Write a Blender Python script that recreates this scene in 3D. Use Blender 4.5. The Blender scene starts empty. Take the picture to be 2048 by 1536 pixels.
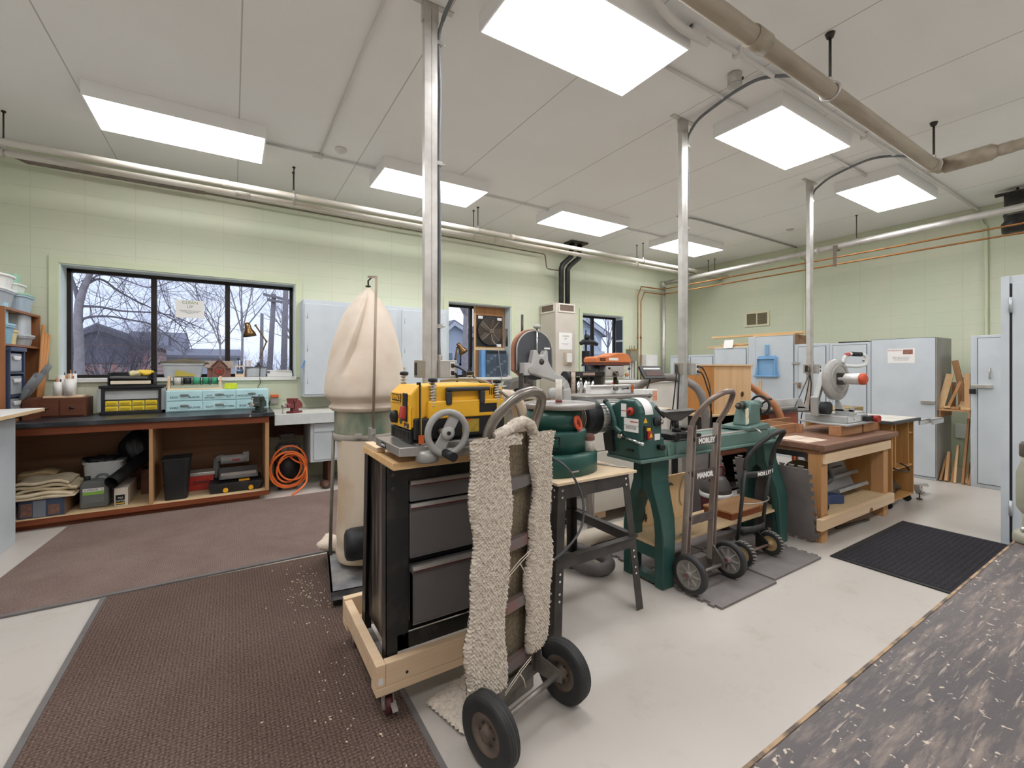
import bpy, bmesh, math, random
from mathutils import Vector, Matrix
random.seed(7)
S = bpy.context.scene
COL = S.collection
R = math.radians

# ------------------------------------------------------------------ camera
cam = bpy.data.objects.new('camera', bpy.data.cameras.new('camera'))
COL.objects.link(cam)
cam.location = (0, 0, 1.40)
cam.rotation_euler = (R(90), 0, R(57.85 - 90))
cam.data.sensor_width = 36
cam.data.lens = 890 / 2048 * 36
cam.data.shift_y = -31 / 2048
cam.data.clip_start = .02
cam.data.clip_end = 500
S.camera = cam

# ------------------------------------------------------------------ world, exposure
W = bpy.data.worlds.new('world'); S.world = W; W.use_nodes = True
wn = W.node_tree.nodes; wl = W.node_tree.links
bg = wn['Background']
wtc = wn.new('ShaderNodeTexCoord'); wno = wn.new('ShaderNodeTexNoise'); wno.inputs['Scale'].default_value = 2.5
wno.inputs['Detail'].default_value = 5
wcr = wn.new('ShaderNodeValToRGB')
wcr.color_ramp.elements[0].position = .35; wcr.color_ramp.elements[0].color = (.56, .63, .86, 1)
wcr.color_ramp.elements[1].position = .7; wcr.color_ramp.elements[1].color = (.80, .84, .96, 1)
wl.new(wtc.outputs['Generated'], wno.inputs['Vector']); wl.new(wno.outputs['Fac'], wcr.inputs['Fac'])
wl.new(wcr.outputs['Color'], bg.inputs['Color'])
bg.inputs['Strength'].default_value = 1.15
S.view_settings.view_transform = 'Standard'
S.view_settings.look = 'None'
S.view_settings.gamma = 1
S.view_settings.use_curve_mapping = False
S.view_settings.exposure = 0.5
PANEL = 11.0          # radiance of the ceiling light diffusers

# ------------------------------------------------------------------ materials
def lin(h):
    if isinstance(h, str):
        c = [int(h[i:i+2], 16) / 255 for i in (0, 2, 4)]
        return tuple(x / 12.92 if x <= .04045 else ((x + .055) / 1.055) ** 2.4 for x in c) + (1,)
    return tuple(h) + (1,)
MC = {}
def nodes(name):
    m = bpy.data.materials.new(name); m.use_nodes = True
    n = m.node_tree.nodes; return m, n, m.node_tree.links, n['Principled BSDF']
def mapped(n, l, scale=(1, 1, 1), loc=(0, 0, 0), rot=(0, 0, 0)):
    tc = n.new('ShaderNodeTexCoord'); mp = n.new('ShaderNodeMapping')
    mp.inputs['Scale'].default_value = scale; mp.inputs['Location'].default_value = loc; mp.inputs['Rotation'].default_value = rot
    l.new(tc.outputs['Object'], mp.inputs['Vector']); return mp.outputs['Vector']
def noise(n, l, vec, scale, detail=3, rough=.55):
    t = n.new('ShaderNodeTexNoise'); t.inputs['Scale'].default_value = scale
    t.inputs['Detail'].default_value = detail; t.inputs['Roughness'].default_value = rough
    l.new(vec, t.inputs['Vector']); return t.outputs['Fac']
def ramp(n, l, fac, stops):
    r = n.new('ShaderNodeValToRGB'); e = r.color_ramp.elements
    while len(e) < len(stops): e.new(.5)
    for i, (p, c) in enumerate(stops): e[i].position = p; e[i].color = lin(c)
    l.new(fac, r.inputs['Fac']); return r.outputs['Color']
def mix(n, l, fac, a, b, blend='MIX'):
    m = n.new('ShaderNodeMix'); m.data_type = 'RGBA'; m.blend_type = blend
    for s, v in ((0, fac), (6, a), (7, b)):
        if hasattr(v, 'links') or hasattr(v, 'is_linked'): l.new(v, m.inputs[s])
        elif s == 0: m.inputs[0].default_value = v
        else: m.inputs[s].default_value = lin(v)
    return m.outputs[2]
def bumpn(n, l, p, h, strength=.3, dist=.002):
    b = n.new('ShaderNodeBump'); b.inputs['Strength'].default_value = strength; b.inputs['Distance'].default_value = dist
    l.new(h, b.inputs['Height']); l.new(b.outputs['Normal'], p.inputs['Normal'])
def mat(name, c, c2=None, rough=.5, metal=0., vs=6., lo=.4, hi=.75, bump=0, bs=150, stretch=(1, 1, 1), spec=.4):
    """plain coloured surface with patches of a second tone (dust, wear)"""
    if name in MC: return MC[name]
    m, n, l, p = nodes(name)
    p.inputs['Roughness'].default_value = rough; p.inputs['Metallic'].default_value = metal
    p.inputs['Specular IOR Level'].default_value = spec
    if c2:
        v = mapped(n, l, stretch)
        l.new(ramp(n, l, noise(n, l, v, vs, 5), [(lo, c), (hi, c2)]), p.inputs['Base Color'])
    else: p.inputs['Base Color'].default_value = lin(c)
    if bump: bumpn(n, l, p, noise(n, l, mapped(n, l), bs, 2), bump)
    MC[name] = m; return m
def wood(name, c1, c2, axis=0, scale=1., rough=.6, knots=None, c3=None):
    if name in MC: return MC[name]
    m, n, l, p = nodes(name)
    st = [9, 9, 9]; st[axis] = .55
    v = mapped(n, l, [s * scale for s in st])
    col = ramp(n, l, noise(n, l, v, 2.2, 6, .6), [(.3, c2), (.62, c1)])
    st2 = [60, 60, 60]; st2[axis] = 1.5
    fine = noise(n, l, mapped(n, l, [s * scale for s in st2]), 2, 3)
    col = mix(n, l, .25, col, ramp(n, l, fine, [(.35, c2), (.65, c1)]))
    if knots:
        vo = n.new('ShaderNodeTexVoronoi'); vo.inputs['Scale'].default_value = knots
        stk = [1.6, 1.6, 1.6]; stk[axis] = 1.
        l.new(mapped(n, l, stk), vo.inputs['Vector'])
        k = n.new('ShaderNodeMath'); k.operation = 'LESS_THAN'; k.inputs[1].default_value = .085
        l.new(vo.outputs['Distance'], k.inputs[0])
        col = mix(n, l, k.outputs[0], col, c3 or '6b4326')
    l.new(col, p.inputs['Base Color']); p.inputs['Roughness'].default_value = rough
    p.inputs['Specular IOR Level'].default_value = .3
    MC[name] = m; return m
def M_(*a, **k): return mat(*a, **k)
def clear(name, c, c2, alpha, rough=.25):
    m = mat(name, c, c2, rough); m.node_tree.nodes['Principled BSDF'].inputs['Alpha'].default_value = alpha; return m

# ------------------------------------------------------------------ mesh builder
def catmull(P, k=6, closed=False):
    P = [Vector(p) for p in P]; out = []; n = len(P)
    rng = range(n) if closed else range(n - 1)
    for i in rng:
        if closed: a, b, c, d = P[(i-1) % n], P[i], P[(i+1) % n], P[(i+2) % n]
        else: a, b, c, d = P[max(i-1, 0)], P[i], P[i+1], P[min(i+2, n-1)]
        for j in range(k):
            t = j / k
            out.append(.5 * ((2*b) + (c-a)*t + (2*a-5*b+4*c-d)*t*t + (3*b-a-3*c+d)*t**3))
    if not closed: out.append(P[-1])
    return out
class MB:
    def __init__(s): s.v = []; s.f = []; s.sm = []
    def add(s, v, f, sm=False, M=None):
        o = len(s.v)
        s.v += [(M @ Vector(p)) if M else Vector(p) for p in v]
        s.f += [[i + o for i in q] for q in f]; s.sm += [sm] * len(f); return s
    def box(s, x0, x1, y0, y1, z0, z1, M=None):
        v = [(x, y, z) for z in (z0, z1) for y in (y0, y1) for x in (x0, x1)]
        return s.add(v, [(0,2,3,1),(4,5,7,6),(0,1,5,4),(2,6,7,3),(0,4,6,2),(1,3,7,5)], False, M)
    def ob(s, c, d, rx=0, ry=0, rz=0):
        M = Matrix.Translation(c) @ Matrix.Rotation(R(rz),4,'Z') @ Matrix.Rotation(R(ry),4,'Y') @ Matrix.Rotation(R(rx),4,'X')
        return s.box(-d[0]/2, d[0]/2, -d[1]/2, d[1]/2, -d[2]/2, d[2]/2, M)
    def bar(s, a, b, w, h, up=(0,0,1)):
        """rectangular bar from a to b: w across, h along up"""
        a = Vector(a); b = Vector(b); d = (b-a); L = d.length; d.normalize()
        u = Vector(up); sd = d.cross(u)
        if sd.length < 1e-4: sd = d.cross(Vector((0,1,0)))
        sd.normalize(); u = sd.cross(d)
        M = Matrix((( *[d.x, sd.x, u.x], a.x), (d.y, sd.y, u.y, a.y), (d.z, sd.z, u.z, a.z), (0,0,0,1)))
        return s.box(0, L, -w/2, w/2, -h/2, h/2, M)
    def tube(s, P, r, n=8, closed=False, k=0, caps=True, sm=True):
        if k: P = catmull(P, k, closed)
        P = [Vector(p) for p in P]; m = len(P)
        rr = r if isinstance(r, (list, tuple)) else [r] * m
        if len(rr) != m: rr = [rr[min(int(i * len(rr) / m), len(rr)-1)] for i in range(m)]
        v = []; f = []; pu = None
        for i in range(m):
            if closed: t = P[(i+1) % m] - P[i-1]
            else: t = P[min(i+1, m-1)] - P[max(i-1, 0)]
            if t.length < 1e-9: t = Vector((0,0,1))
            t.normalize()
            if pu is None:
                pu = t.orthogonal().normalized()
            pu = (pu - t * pu.dot(t))
            if pu.length < 1e-6: pu = t.orthogonal()
            pu.normalize(); w = t.cross(pu)
            for j in range(n):
                a = 2*math.pi*j/n
                v.append(P[i] + (pu*math.cos(a) + w*math.sin(a)) * rr[i])
        for i in range(m if closed else m-1):
            for j in range(n):
                a = i*n+j; b = i*n+(j+1) % n; c = ((i+1) % m)*n
                f.append((a, b, c+(j+1) % n, c+j))
        s.add(v, f, sm)
        if caps and not closed:
            o = len(s.v) - len(v)
            s.f += [[o+j for j in range(n)][::-1], [o+(m-1)*n+j for j in range(n)]]; s.sm += [False, False]
        return s
    def cyl(s, a, b, r, r2=None, n=20): return s.tube([a, b], [r, r if r2 is None else r2], n)
    def ring(s, c, axis, r, t, n=40, m=10):
        ax = Vector(axis).normalized(); u = ax.orthogonal().normalized(); w = ax.cross(u); c = Vector(c)
        return s.tube([c + (u*math.cos(2*math.pi*i/n) + w*math.sin(2*math.pi*i/n))*r for i in range(n)], t, m, True)
    def lathe(s, prof, c=(0,0,0), axis=(0,0,1), n=28, sx=1, sy=1, sm=True, caps=True):
        """prof: list of (radius, height along axis)"""
        ax = Vector(axis).normalized()
        if abs(ax.z) > .99: u = Vector((1,0,0)); w = Vector((0,1,0))*(1 if ax.z > 0 else -1)
        else: u = Vector((-ax.y, ax.x, 0)).normalized(); w = ax.cross(u)
        c = Vector(c); v = []; f = []
        for r, h in prof:
            for j in range(n):
                a = 2*math.pi*j/n
                v.append(c + ax*h + u*math.cos(a)*r*sx + w*math.sin(a)*r*sy)
        for i in range(len(prof)-1):
            for j in range(n):
                f.append((i*n+j, i*n+(j+1) % n, (i+1)*n+(j+1) % n, (i+1)*n+j))
        s.add(v, f, sm); o = len(s.v)-len(v); m = len(prof)
        if caps and prof[0][0] > 1e-6: s.f.append([o+j for j in range(n)][::-1]); s.sm.append(False)
        if caps and prof[-1][0] > 1e-6: s.f.append([o+(m-1)*n+j for j in range(n)]); s.sm.append(False)
        return s
    def prism(s, poly, a0, a1, axis='y', M=None, sm=False):
        """polygon in the plane across axis, extruded a0..a1"""
        def P(p, a):
            return {'y': (p[0], a, p[1]), 'x': (a, p[0], p[1]), 'z': (p[0], p[1], a)}[axis]
        n = len(poly); v = [P(p, a0) for p in poly] + [P(p, a1) for p in poly]
        f = [list(range(n))[::-1], list(range(n, 2*n))]
        o = len(s.f); s.add(v, f, False, M); b = len(s.v)-2*n
        for i in range(n):
            s.f.append([b+i, b+(i+1) % n, b+n+(i+1) % n, b+n+i]); s.sm.append(sm)
        return s
    def ball(s, c, r, sc=(1,1,1), n=16, m=10):
        return s.lathe([(max(math.sin(math.pi*i/m)*r, 0), -math.cos(math.pi*i/m)*r*sc[2]) for i in range(m+1)], c, (0,0,1), n, sc[0], sc[1])
    def grid(s, fn, nu, nv, sm=True, thick=0):
        v = [fn(i/nu, j/nv) for j in range(nv+1) for i in range(nu+1)]
        f = [(j*(nu+1)+i, j*(nu+1)+i+1, (j+1)*(nu+1)+i+1, (j+1)*(nu+1)+i) for j in range(nv) for i in range(nu)]
        return s.add(v, f, sm)
    def mesh(s, name, off):
        me = bpy.data.meshes.new(name)
        me.from_pydata([p - off for p in s.v], [], s.f)
        me.polygons.foreach_set('use_smooth', s.sm)
        bm = bmesh.new(); bm.from_mesh(me); bmesh.ops.recalc_face_normals(bm, faces=bm.faces); bm.to_mesh(me); bm.free()
        me.update(); return me
WORLD = {}
def props(o, label, cat, group, kind):
    if label: o['label'] = label
    if cat: o['category'] = cat
    if group: o['group'] = group
    if kind: o['kind'] = kind
def thing(name, label, cat, loc=(0,0,0), rz=0, group=None, world=True):
    o = bpy.data.objects.new(name, None); COL.objects.link(o)
    o.empty_display_size = .1
    o.location = loc; o.rotation_euler = (0, 0, R(rz)); props(o, label, cat, group, None)
    WORLD[o] = Vector(loc) if world else Vector((0,0,0)); return o
def finish(o, m, bevel):
    for x in (m if isinstance(m, list) else [m]): o.data.materials.append(x)
    if bevel:
        b = o.modifiers.new('bevel', 'BEVEL'); b.width = bevel; b.segments = 2; b.limit_method = 'ANGLE'; b.angle_limit = R(50)
def part(par, name, mb, m, bevel=0, label=None, kind=None):
    off = WORLD[par]
    o = bpy.data.objects.new(name, mb.mesh(name, off)); COL.objects.link(o)
    o.parent = par; WORLD[o] = off; finish(o, m, bevel)
    props(o, label, None, None, kind); return o
def solo(name, label, cat, mb, m, bevel=0, group=None, kind=None, rz=0, loc=None):
    if loc is None:
        xs, ys, zs = zip(*[(p.x, p.y, p.z) for p in mb.v])
        off = Vector(((min(xs)+max(xs))/2, (min(ys)+max(ys))/2, min(zs))); loc = off
    else: off = Vector((0,0,0))
    o = bpy.data.objects.new(name, mb.mesh(name, off)); COL.objects.link(o)
    o.location = loc; o.rotation_euler = (0, 0, R(rz)); finish(o, m, bevel); WORLD[o] = Vector(off)
    props(o, label, cat, group, kind); return o
def struct(name, mb, m, bevel=0):
    o = bpy.data.objects.new(name, mb.mesh(name, Vector((0,0,0)))); COL.objects.link(o)
    finish(o, m, bevel); o['kind'] = 'structure'; WORLD[o] = Vector((0,0,0)); return o
def dup(t, loc, rz=None, label=None):
    def cp(o, par):
        c = o.copy(); COL.objects.link(c); WORLD[c] = WORLD[o]
        if par: c.parent = par
        for ch in o.children: cp(ch, c)
        return c
    c = cp(t, None); c.location = loc
    if rz is not None: c.rotation_euler = (0, 0, R(rz))
    if label: c['label'] = label
    return c
FACE = {'S': Matrix.Rotation(R(90),4,'X'), 'W': Matrix.Rotation(R(-90),4,'Z') @ Matrix.Rotation(R(90),4,'X'), 'U': Matrix.Identity(4)}
def txt(par, s, size, pos, face, m, name='lettering', ext=.0006, align='CENTER', M=None, label=None, space=1.0, bold=0):
    c = bpy.data.curves.new(name, 'FONT'); c.body = s; c.size = size; c.extrude = ext
    c.align_x = align; c.align_y = 'CENTER'; c.space_line = space; c.resolution_u = 2; c.offset = bold
    ob = bpy.data.objects.new(name, c)
    me = bpy.data.meshes.new_from_object(ob); bpy.data.objects.remove(ob)
    T = Matrix.Translation(Vector(pos) - WORLD[par]) @ (M if M is not None else FACE[face])
    me.transform(T); me.materials.clear(); me.materials.append(m)
    o = bpy.data.objects.new(name, me); COL.objects.link(o); o.parent = par; WORLD[o] = WORLD[par]
    if label: o['label'] = label
    return o
def circ(r, n=24, a0=0, a1=360, cx=0, cy=0, sx=1):
    return [(cx + sx*r*math.cos(R(a0+(a1-a0)*i/n)), cy + r*math.sin(R(a0+(a1-a0)*i/n))) for i in range(n if a1-a0 == 360 else n+1)]

# palette shared by many things
BLACK = M_('black_plastic', '1b1b1d', '2b2b2c', .5)
BLACKM = M_('black_painted_steel', '242322', '4a4541', .42, 0, 9, .5, .85)
STEEL = M_('bare_steel', 'bdb9b2', 'a39e97', .35, .6, 8)
GALV = M_('galvanised_steel', 'cac6c0', 'b5b0a9', .36, .55, 10)
DARKST = M_('dark_steel', '55504b', '3a3633', .45, .6, 8)
CHROME = M_('chrome', 'd8d8d8', None, .18, 1.)
WHITE = M_('white_paint', 'e6e4e0', 'd8d5cf', .5)
PAPER = M_('paper', 'e9e6e2', None, .8)
INK = M_('black_ink', '17171a', None, .7)
INKG = M_('grey_ink', '7d7b7a', None, .7)
RED = M_('red_plastic', 'b03428', '98291f', .45)
ORANGE = M_('orange_plastic', 'd8642c', 'c2571f', .45)
YELLOW = M_('yellow_plastic', 'f0b428', 'e6a51c', .42, 0, 4)
BLUEG = M_('pale_blue_paint', 'c6ccd0', 'bcc2c7', .42, 0, 3)
RUBBER = M_('black_rubber', '1f1f20', '2e2d2c', .65, 0, 12)
GREEN = M_('dark_green_enamel', '1e4840', '2a564b', .35, 0, 5)
CORD = M_('black_cord', '1c1c1e', None, .5)
# ------------------------------------------------------------------ room shell
YW, XW, ZC, X0, Y0 = 6.3, 8.7, 3.62, -3.0, -3.0
def block_mat(name, horiz):
    m, n, l, p = nodes(name)
    tc = n.new('ShaderNodeTexCoord'); sp = n.new('ShaderNodeSeparateXYZ'); cb = n.new('ShaderNodeCombineXYZ')
    l.new(tc.outputs['Object'], sp.inputs[0]); l.new(sp.outputs[horiz], cb.inputs[0]); l.new(sp.outputs[2], cb.inputs[1])
    mp = n.new('ShaderNodeMapping'); mp.inputs['Location'].default_value = (.09, -.01, 0); l.new(cb.outputs[0], mp.inputs[0])
    b = n.new('ShaderNodeTexBrick'); b.offset = 0; b.inputs['Scale'].default_value = 1
    b.inputs['Brick Width'].default_value = .4032; b.inputs['Row Height'].default_value = .2
    b.inputs['Mortar Size'].default_value = .004; b.inputs['Mortar Smooth'].default_value = .6
    b.inputs['Color1'].default_value = lin('ced3b9'); b.inputs['Color2'].default_value = lin('d0d4bc'); b.inputs['Mortar'].default_value = lin('bfc1a8')
    l.new(mp.outputs[0], b.inputs[0])
    big = noise(n, l, tc.outputs['Object'], 1.3, 4)
    col = mix(n, l, .55, b.outputs['Color'], ramp(n, l, big, [(.35, 'c8d0b4'), (.65, 'd6d3bd')]))
    spots = ramp(n, l, noise(n, l, tc.outputs['Object'], 14, 5, .7), [(.70, 'ffffff'), (.80, 'cfc8b4')])
    col = mix(n, l, .6, col, spots, 'MULTIPLY')
    l.new(col, p.inputs['Base Color']); p.inputs['Roughness'].default_value = .55; p.inputs['Specular IOR Level'].default_value = .3
    inv = n.new('ShaderNodeMath'); inv.operation = 'SUBTRACT'; inv.inputs[0].default_value = 1; l.new(b.outputs['Fac'], inv.inputs[1])
    ad = n.new('ShaderNodeMath'); ad.operation = 'ADD'; l.new(inv.outputs[0], ad.inputs[0])
    sc = n.new('ShaderNodeMath'); sc.operation = 'MULTIPLY'; sc.inputs[1].default_value = .35
    l.new(noise(n, l, tc.outputs['Object'], 90, 3), sc.inputs[0]); l.new(sc.outputs[0], ad.inputs[1])
    bumpn(n, l, p, ad.outputs[0], .35, .003)
    return m
WALLX = block_mat('painted_block_wall_long', 0)
WALLY = block_mat('painted_block_wall_short', 1)
# ceiling planks with fine joints
m, n, l, p = nodes('ceiling_plank'); CEIL = m
tc = n.new('ShaderNodeTexCoord'); sp = n.new('ShaderNodeSeparateXYZ'); l.new(tc.outputs['Object'], sp.inputs[0])
ma = n.new('ShaderNodeMath'); ma.operation = 'ADD'; ma.inputs[1].default_value = 1.035 + 10.87 + .5435; l.new(sp.outputs[0], ma.inputs[0])
md = n.new('ShaderNodeMath'); md.operation = 'MODULO'; md.inputs[1].default_value = 1.087; l.new(ma.outputs[0], md.inputs[0])
su = n.new('ShaderNodeMath'); su.operation = 'SUBTRACT'; su.inputs[1].default_value = .5435; l.new(md.outputs[0], su.inputs[0])
ab = n.new('ShaderNodeMath'); ab.operation = 'ABSOLUTE'; l.new(su.outputs[0], ab.inputs[0])
lt = n.new('ShaderNodeMath'); lt.operation = 'LESS_THAN'; lt.inputs[1].default_value = .0045; l.new(ab.outputs[0], lt.inputs[0])
base = ramp(n, l, noise(n, l, tc.outputs['Object'], 1.1, 4), [(.3, 'f1efec'), (.7, 'f4f3f1')])
l.new(mix(n, l, lt.outputs[0], base, 'c4c0bb'), p.inputs['Base Color']); p.inputs['Roughness'].default_value = .8
p.inputs['Specular IOR Level'].default_value = .2
bumpn(n, l, p, noise(n, l, tc.outputs['Object'], 60, 4), .25, .003)
# painted concrete floor
m, n, l, p = nodes('painted_concrete'); FLOOR = m
v = mapped(n, l)
col = ramp(n, l, noise(n, l, v, .8, 5), [(.3, 'bab2a9'), (.7, 'c5bdb4')])
col = mix(n, l, .5, col, ramp(n, l, noise(n, l, v, 5, 6, .7), [(.55, 'ffffff'), (.85, 'cfc6b5')]), 'MULTIPLY')
col = mix(n, l, .8, col, ramp(n, l, noise(n, l, v, 38, 3, .6), [(.735, 'ffffff'), (.78, 'a39a8d')]), 'MULTIPLY')
col = mix(n, l, .9, col, ramp(n, l, noise(n, l, mapped(n, l, (1, 1, 1), (4, 2, 0)), 75, 1, .5), [(.80, 'ffffff'), (.83, '6d655a')]), 'MULTIPLY')
l.new(col, p.inputs['Base Color'])
p.inputs['Roughness'].default_value = .32; p.inputs['Specular IOR Level'].default_value = .35
bumpn(n, l, p, noise(n, l, v, 18, 3), .05, .003)

struct('floor', MB().box(X0, XW, Y0, YW, -.1, 0), FLOOR)
struct('ceiling', MB().box(X0, XW, Y0, YW, ZC, ZC+.1), CEIL)
OPEN = [(-1.495, .685, 1.285, 2.475), (2.80, 3.935, 1.25, 2.43), (5.50, 6.56, 1.25, 2.43)]
w = MB(); T = .3; x = X0 - .2
for a, b, c, d in OPEN:
    w.box(x, a, YW, YW+T, 0, ZC); w.box(a, b, YW, YW+T, 0, c); w.box(a, b, YW, YW+T, d, ZC); x = b
w.box(x, XW+.2, YW, YW+T, 0, ZC)
struct('wall_left', w, WALLX)
struct('wall_right', MB().box(XW, XW+.2, Y0-.2, YW, 0, ZC), WALLY)
OFFW = M_('off_white_wall_paint', 'efedea', None, .6)
struct('wall_rear', MB().box(X0-.2, XW+.2, Y0-.2, Y0, 0, ZC), OFFW)
struct('wall_front', MB().box(X0-.2, X0, Y0, YW, 0, ZC), OFFW)
TRIMG = M_('pale_green_trim', 'c9d1b0', 'd2d4b8', .45, 0, 4)
REVEAL = M_('pale_blue_reveal', 'd6dfdc', 'ccd6d3', .5, 0, 4)
FRAME = M_('dark_bronze_aluminium', '211a17', '2c2420', .4, .3, 8)
m, n, l, p = nodes('window_glass'); GLASS = m
tr = n.new('ShaderNodeBsdfTransparent'); gl = n.new('ShaderNodeBsdfGlossy'); gl.inputs['Roughness'].default_value = .02
tr.inputs['Color'].default_value = (.93, .95, .96, 1)
fr = n.new('ShaderNodeFresnel'); fr.inputs['IOR'].default_value = 1.12
ms = n.new('ShaderNodeMixShader'); l.new(fr.outputs[0], ms.inputs[0]); l.new(tr.outputs[0], ms.inputs[1]); l.new(gl.outputs[0], ms.inputs[2])
l.new(ms.outputs[0], n['Material Output'].inputs['Surface'])
def window(num, op, mulls, panes_to=None):
    a, b, c, d = op
    f = MB(); t = .048; y0, y1 = 6.49, 6.55
    f.box(a, b, y0, y1, c, c+t).box(a, b, y0, y1, d-t, d).box(a, a+t, y0, y1, c, d).box(b-t, b, y0, y1, c, d)
    for mx in mulls: f.box(mx-.026, mx+.026, y0+.005, y1, c, d)
    o = struct('window_%d' % num, f, FRAME, .003)
    xs = [a] + list(mulls) + [b]
    for i in range(len(xs)-1):
        if panes_to and i >= panes_to: break
        part(o, 'pane', MB().box(xs[i]+.02, xs[i+1]-.02, 6.518, 6.524, c+.03, d-.03), GLASS)
    r = MB(); k = .012
    r.box(a, a+k, YW-.004, y0, c, d).box(b-k, b, YW-.004, y0, c, d).box(a+k, b-k, YW-.004, y0, d-k, d)
    part(o, 'reveal', r, REVEAL)
    g = .075; q = MB()
    q.box(a-g, a, YW-.018, YW, c-.0, d+g).box(b, b+g, YW-.018, YW, c, d+g).box(a, b, YW-.018, YW, d, d+g)
    part(o, 'casing', q, TRIMG, .002)
    part(o, 'sill', MB().box(a-.01, b+.01, YW-.03, y0, c-.03, c+.012), WHITE, .003)
    return o
window(1, OPEN[0], (-.76, -.05))
window(2, OPEN[1], (3.295,), 1)
window(3, OPEN[2], (5.945,))

# ------------------------------------------------------------------ ceiling lights
m, n, l, p = nodes('lit_diffuser'); DIFF = m
em = n.new('ShaderNodeEmission'); em.inputs['Color'].default_value = (.96, .975, 1, 1); em.inputs['Strength'].default_value = PANEL
l.new(em.outputs[0], n['Material Output'].inputs['Surface'])
LENS = M_('white_light_housing', 'f4f3f1', None, .45)
def light(loc, label):
    t = thing('ceiling_light', label, 'ceiling light', loc, 0, 'ceiling light fixtures', world=False)
    h = MB(); L, Wd, D, e = .625, .305, .12, .014
    h.box(-L, L, -Wd, -Wd+e, -D, 0).box(-L, L, Wd-e, Wd, -D, 0).box(-L, -L+e, -Wd+e, Wd-e, -D, 0).box(L-e, L, -Wd+e, Wd-e, -D, 0).box(-L+e, L-e, -Wd+e, Wd-e, -.02, 0)
    part(t, 'housing', h, LENS, .002)
    part(t, 'diffuser', MB().box(-L+e, L-e, -Wd+e, Wd-e, -D-.001, -D+.006), DIFF)
    return t
lights = [((-.36, 4.94), 'leftmost white ceiling light box in the row nearest the windows'),
 ((1.965, 4.94), 'white ceiling light box partly behind the nearest steel power pole, window row'),
 ((4.345, 4.96), 'third white ceiling light box from the left in the window row'),
 ((6.75, 4.98), 'farthest ceiling light box in the window row, crossed by the middle power pole'),
 ((1.93, 2.16), 'largest-looking ceiling light box at the top edge of the photo'),
 ((4.335, 2.156), 'white ceiling light box between the middle pole and the big tan pipe'),
 ((6.74, 2.155), 'smallest light box of the right-hand row, beside the farthest power pole')]
L0 = None
for (x, y), lb in lights + [((-.44, 2.16), 'ceiling light box overhead, above the top left of the photo'),  # five unseen boxes added to light the room from outside the frame
  ((-.44, -.63), 'ceiling light box behind the camera on the left'), ((1.93, -.63), 'ceiling light box behind the camera, second of its row'),
  ((4.33, -.63), 'ceiling light box behind the camera, third of its row'), ((6.74, -.63), 'ceiling light box behind the camera, far end of its row')]:
    if L0 is None: L0 = light((x, y, ZC), lb)
    else: dup(L0, (x, y, ZC), 0, lb)
# ------------------------------------------------------------------ pipes and conduits
INSUL = M_('painted_pipe_insulation', 'd9d3c8', 'b9a98f', .5, 0, 3, .45, .8, stretch=(.4, 2, 2))
TANP = M_('tan_pipe_covering', 'a89c8a', '8f8271', .55, 0, 4, stretch=(.5, 3, 3))
RUSTP = M_('dull_iron_pipe', '7d7164', '5d5147', .6, .2, 6)
COPPER = M_('copper_tube', 'a8713f', '8a5d3a', .4, .7, 8)
CEILP = M_('ceiling_paint_conduit', 'd9d6d2', None, .6)
GFLEX = M_('grey_liquidtight_conduit', '75777a', '6a6c6f', .5)
def pipe(label, pts, r, m, bands=(), name='steam_pipe', cat='pipe', group=None, k=0):
    b = MB().tube(pts, r, 12, False, k)
    for a, c, rr in bands: b.cyl(a, c, rr, None, 14)
    return solo(name, label, cat, b, m, 0, group)
pipe('upper of the two pale heating pipes along the window wall', [(-2.98, 5.43, 3.30), (8.69, 5.43, 3.30)], .03, INSUL,
     [((-.09, 5.43, 3.30), (-.03, 5.43, 3.30), .034), ((3.36, 5.43, 3.30), (3.44, 5.43, 3.30), .036)])
pipe('lower of the two pale heating pipes along the window wall', [(-2.98, 5.58, 3.262), (8.69, 5.58, 3.262)], .03, INSUL,
     [((.03, 5.58, 3.262), (.16, 5.58, 3.262), .036), ((3.2, 5.58, 3.262), (3.34, 5.58, 3.262), .037), ((7.4, 5.58, 3.262), (7.5, 5.58, 3.262), .036)])
pipe('thin dark drain pipe under the heating pipes, stepping down at the black flue', [(-1.95, 5.75, 3.44), (-1.83, 6.0, 3.43), (-1.68, 6.14, 3.40), (-.32, 6.14, 3.395)], .021, RUSTP, name='drain_pipe')
pipe('thin rusty gas line along the top of the window wall', [(-.33, 6.14, 3.395), (4.50, 6.14, 3.355), (4.53, 6.14, 3.33), (4.56, 6.14, 3.13), (4.60, 6.14, 3.11), (4.80, 6.10, 3.10)], .011, RUSTP,
     [((-.34, 6.14, 3.395), (-.26, 6.14, 3.395), .018), ((2.0, 6.14, 3.375), (2.03, 6.14, 3.375), .015)], name='gas_pipe')
def hanger(x, y, z, label, zc=ZC):
    t = thing('pipe_hanger', label, 'pipe hanger', (x, y, zc), 0, 'pipe hangers', world=False)
    part(t, 'rod', MB().cyl((0, 0, 0), (0, 0, z-zc+.03), .006, None, 8).cyl((0, 0, 0), (0, 0, -.012), .016, None, 10), DARKST)
    part(t, 'clamp_ring', MB().ring((0, 0, z-zc), (1, 0, 0), .036, .005, 20, 6).ob((0, 0, z-zc+.045), (.02, .012, .03)), GALV)
    return t
for x, w_ in ((-1.68, 'near the left end'), (.575, 'above the big window'), (2.86, 'between the two smaller lights'), (6.15, 'left of the middle power pole'), (8.25, 'beside the far wall')):
    hanger(x, 5.43, 3.30, 'thin ceiling rod holding the upper heating pipe ' + w_)
    hanger(x+.01, 5.58, 3.262, 'thin ceiling rod holding the lower heating pipe ' + w_)
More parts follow.
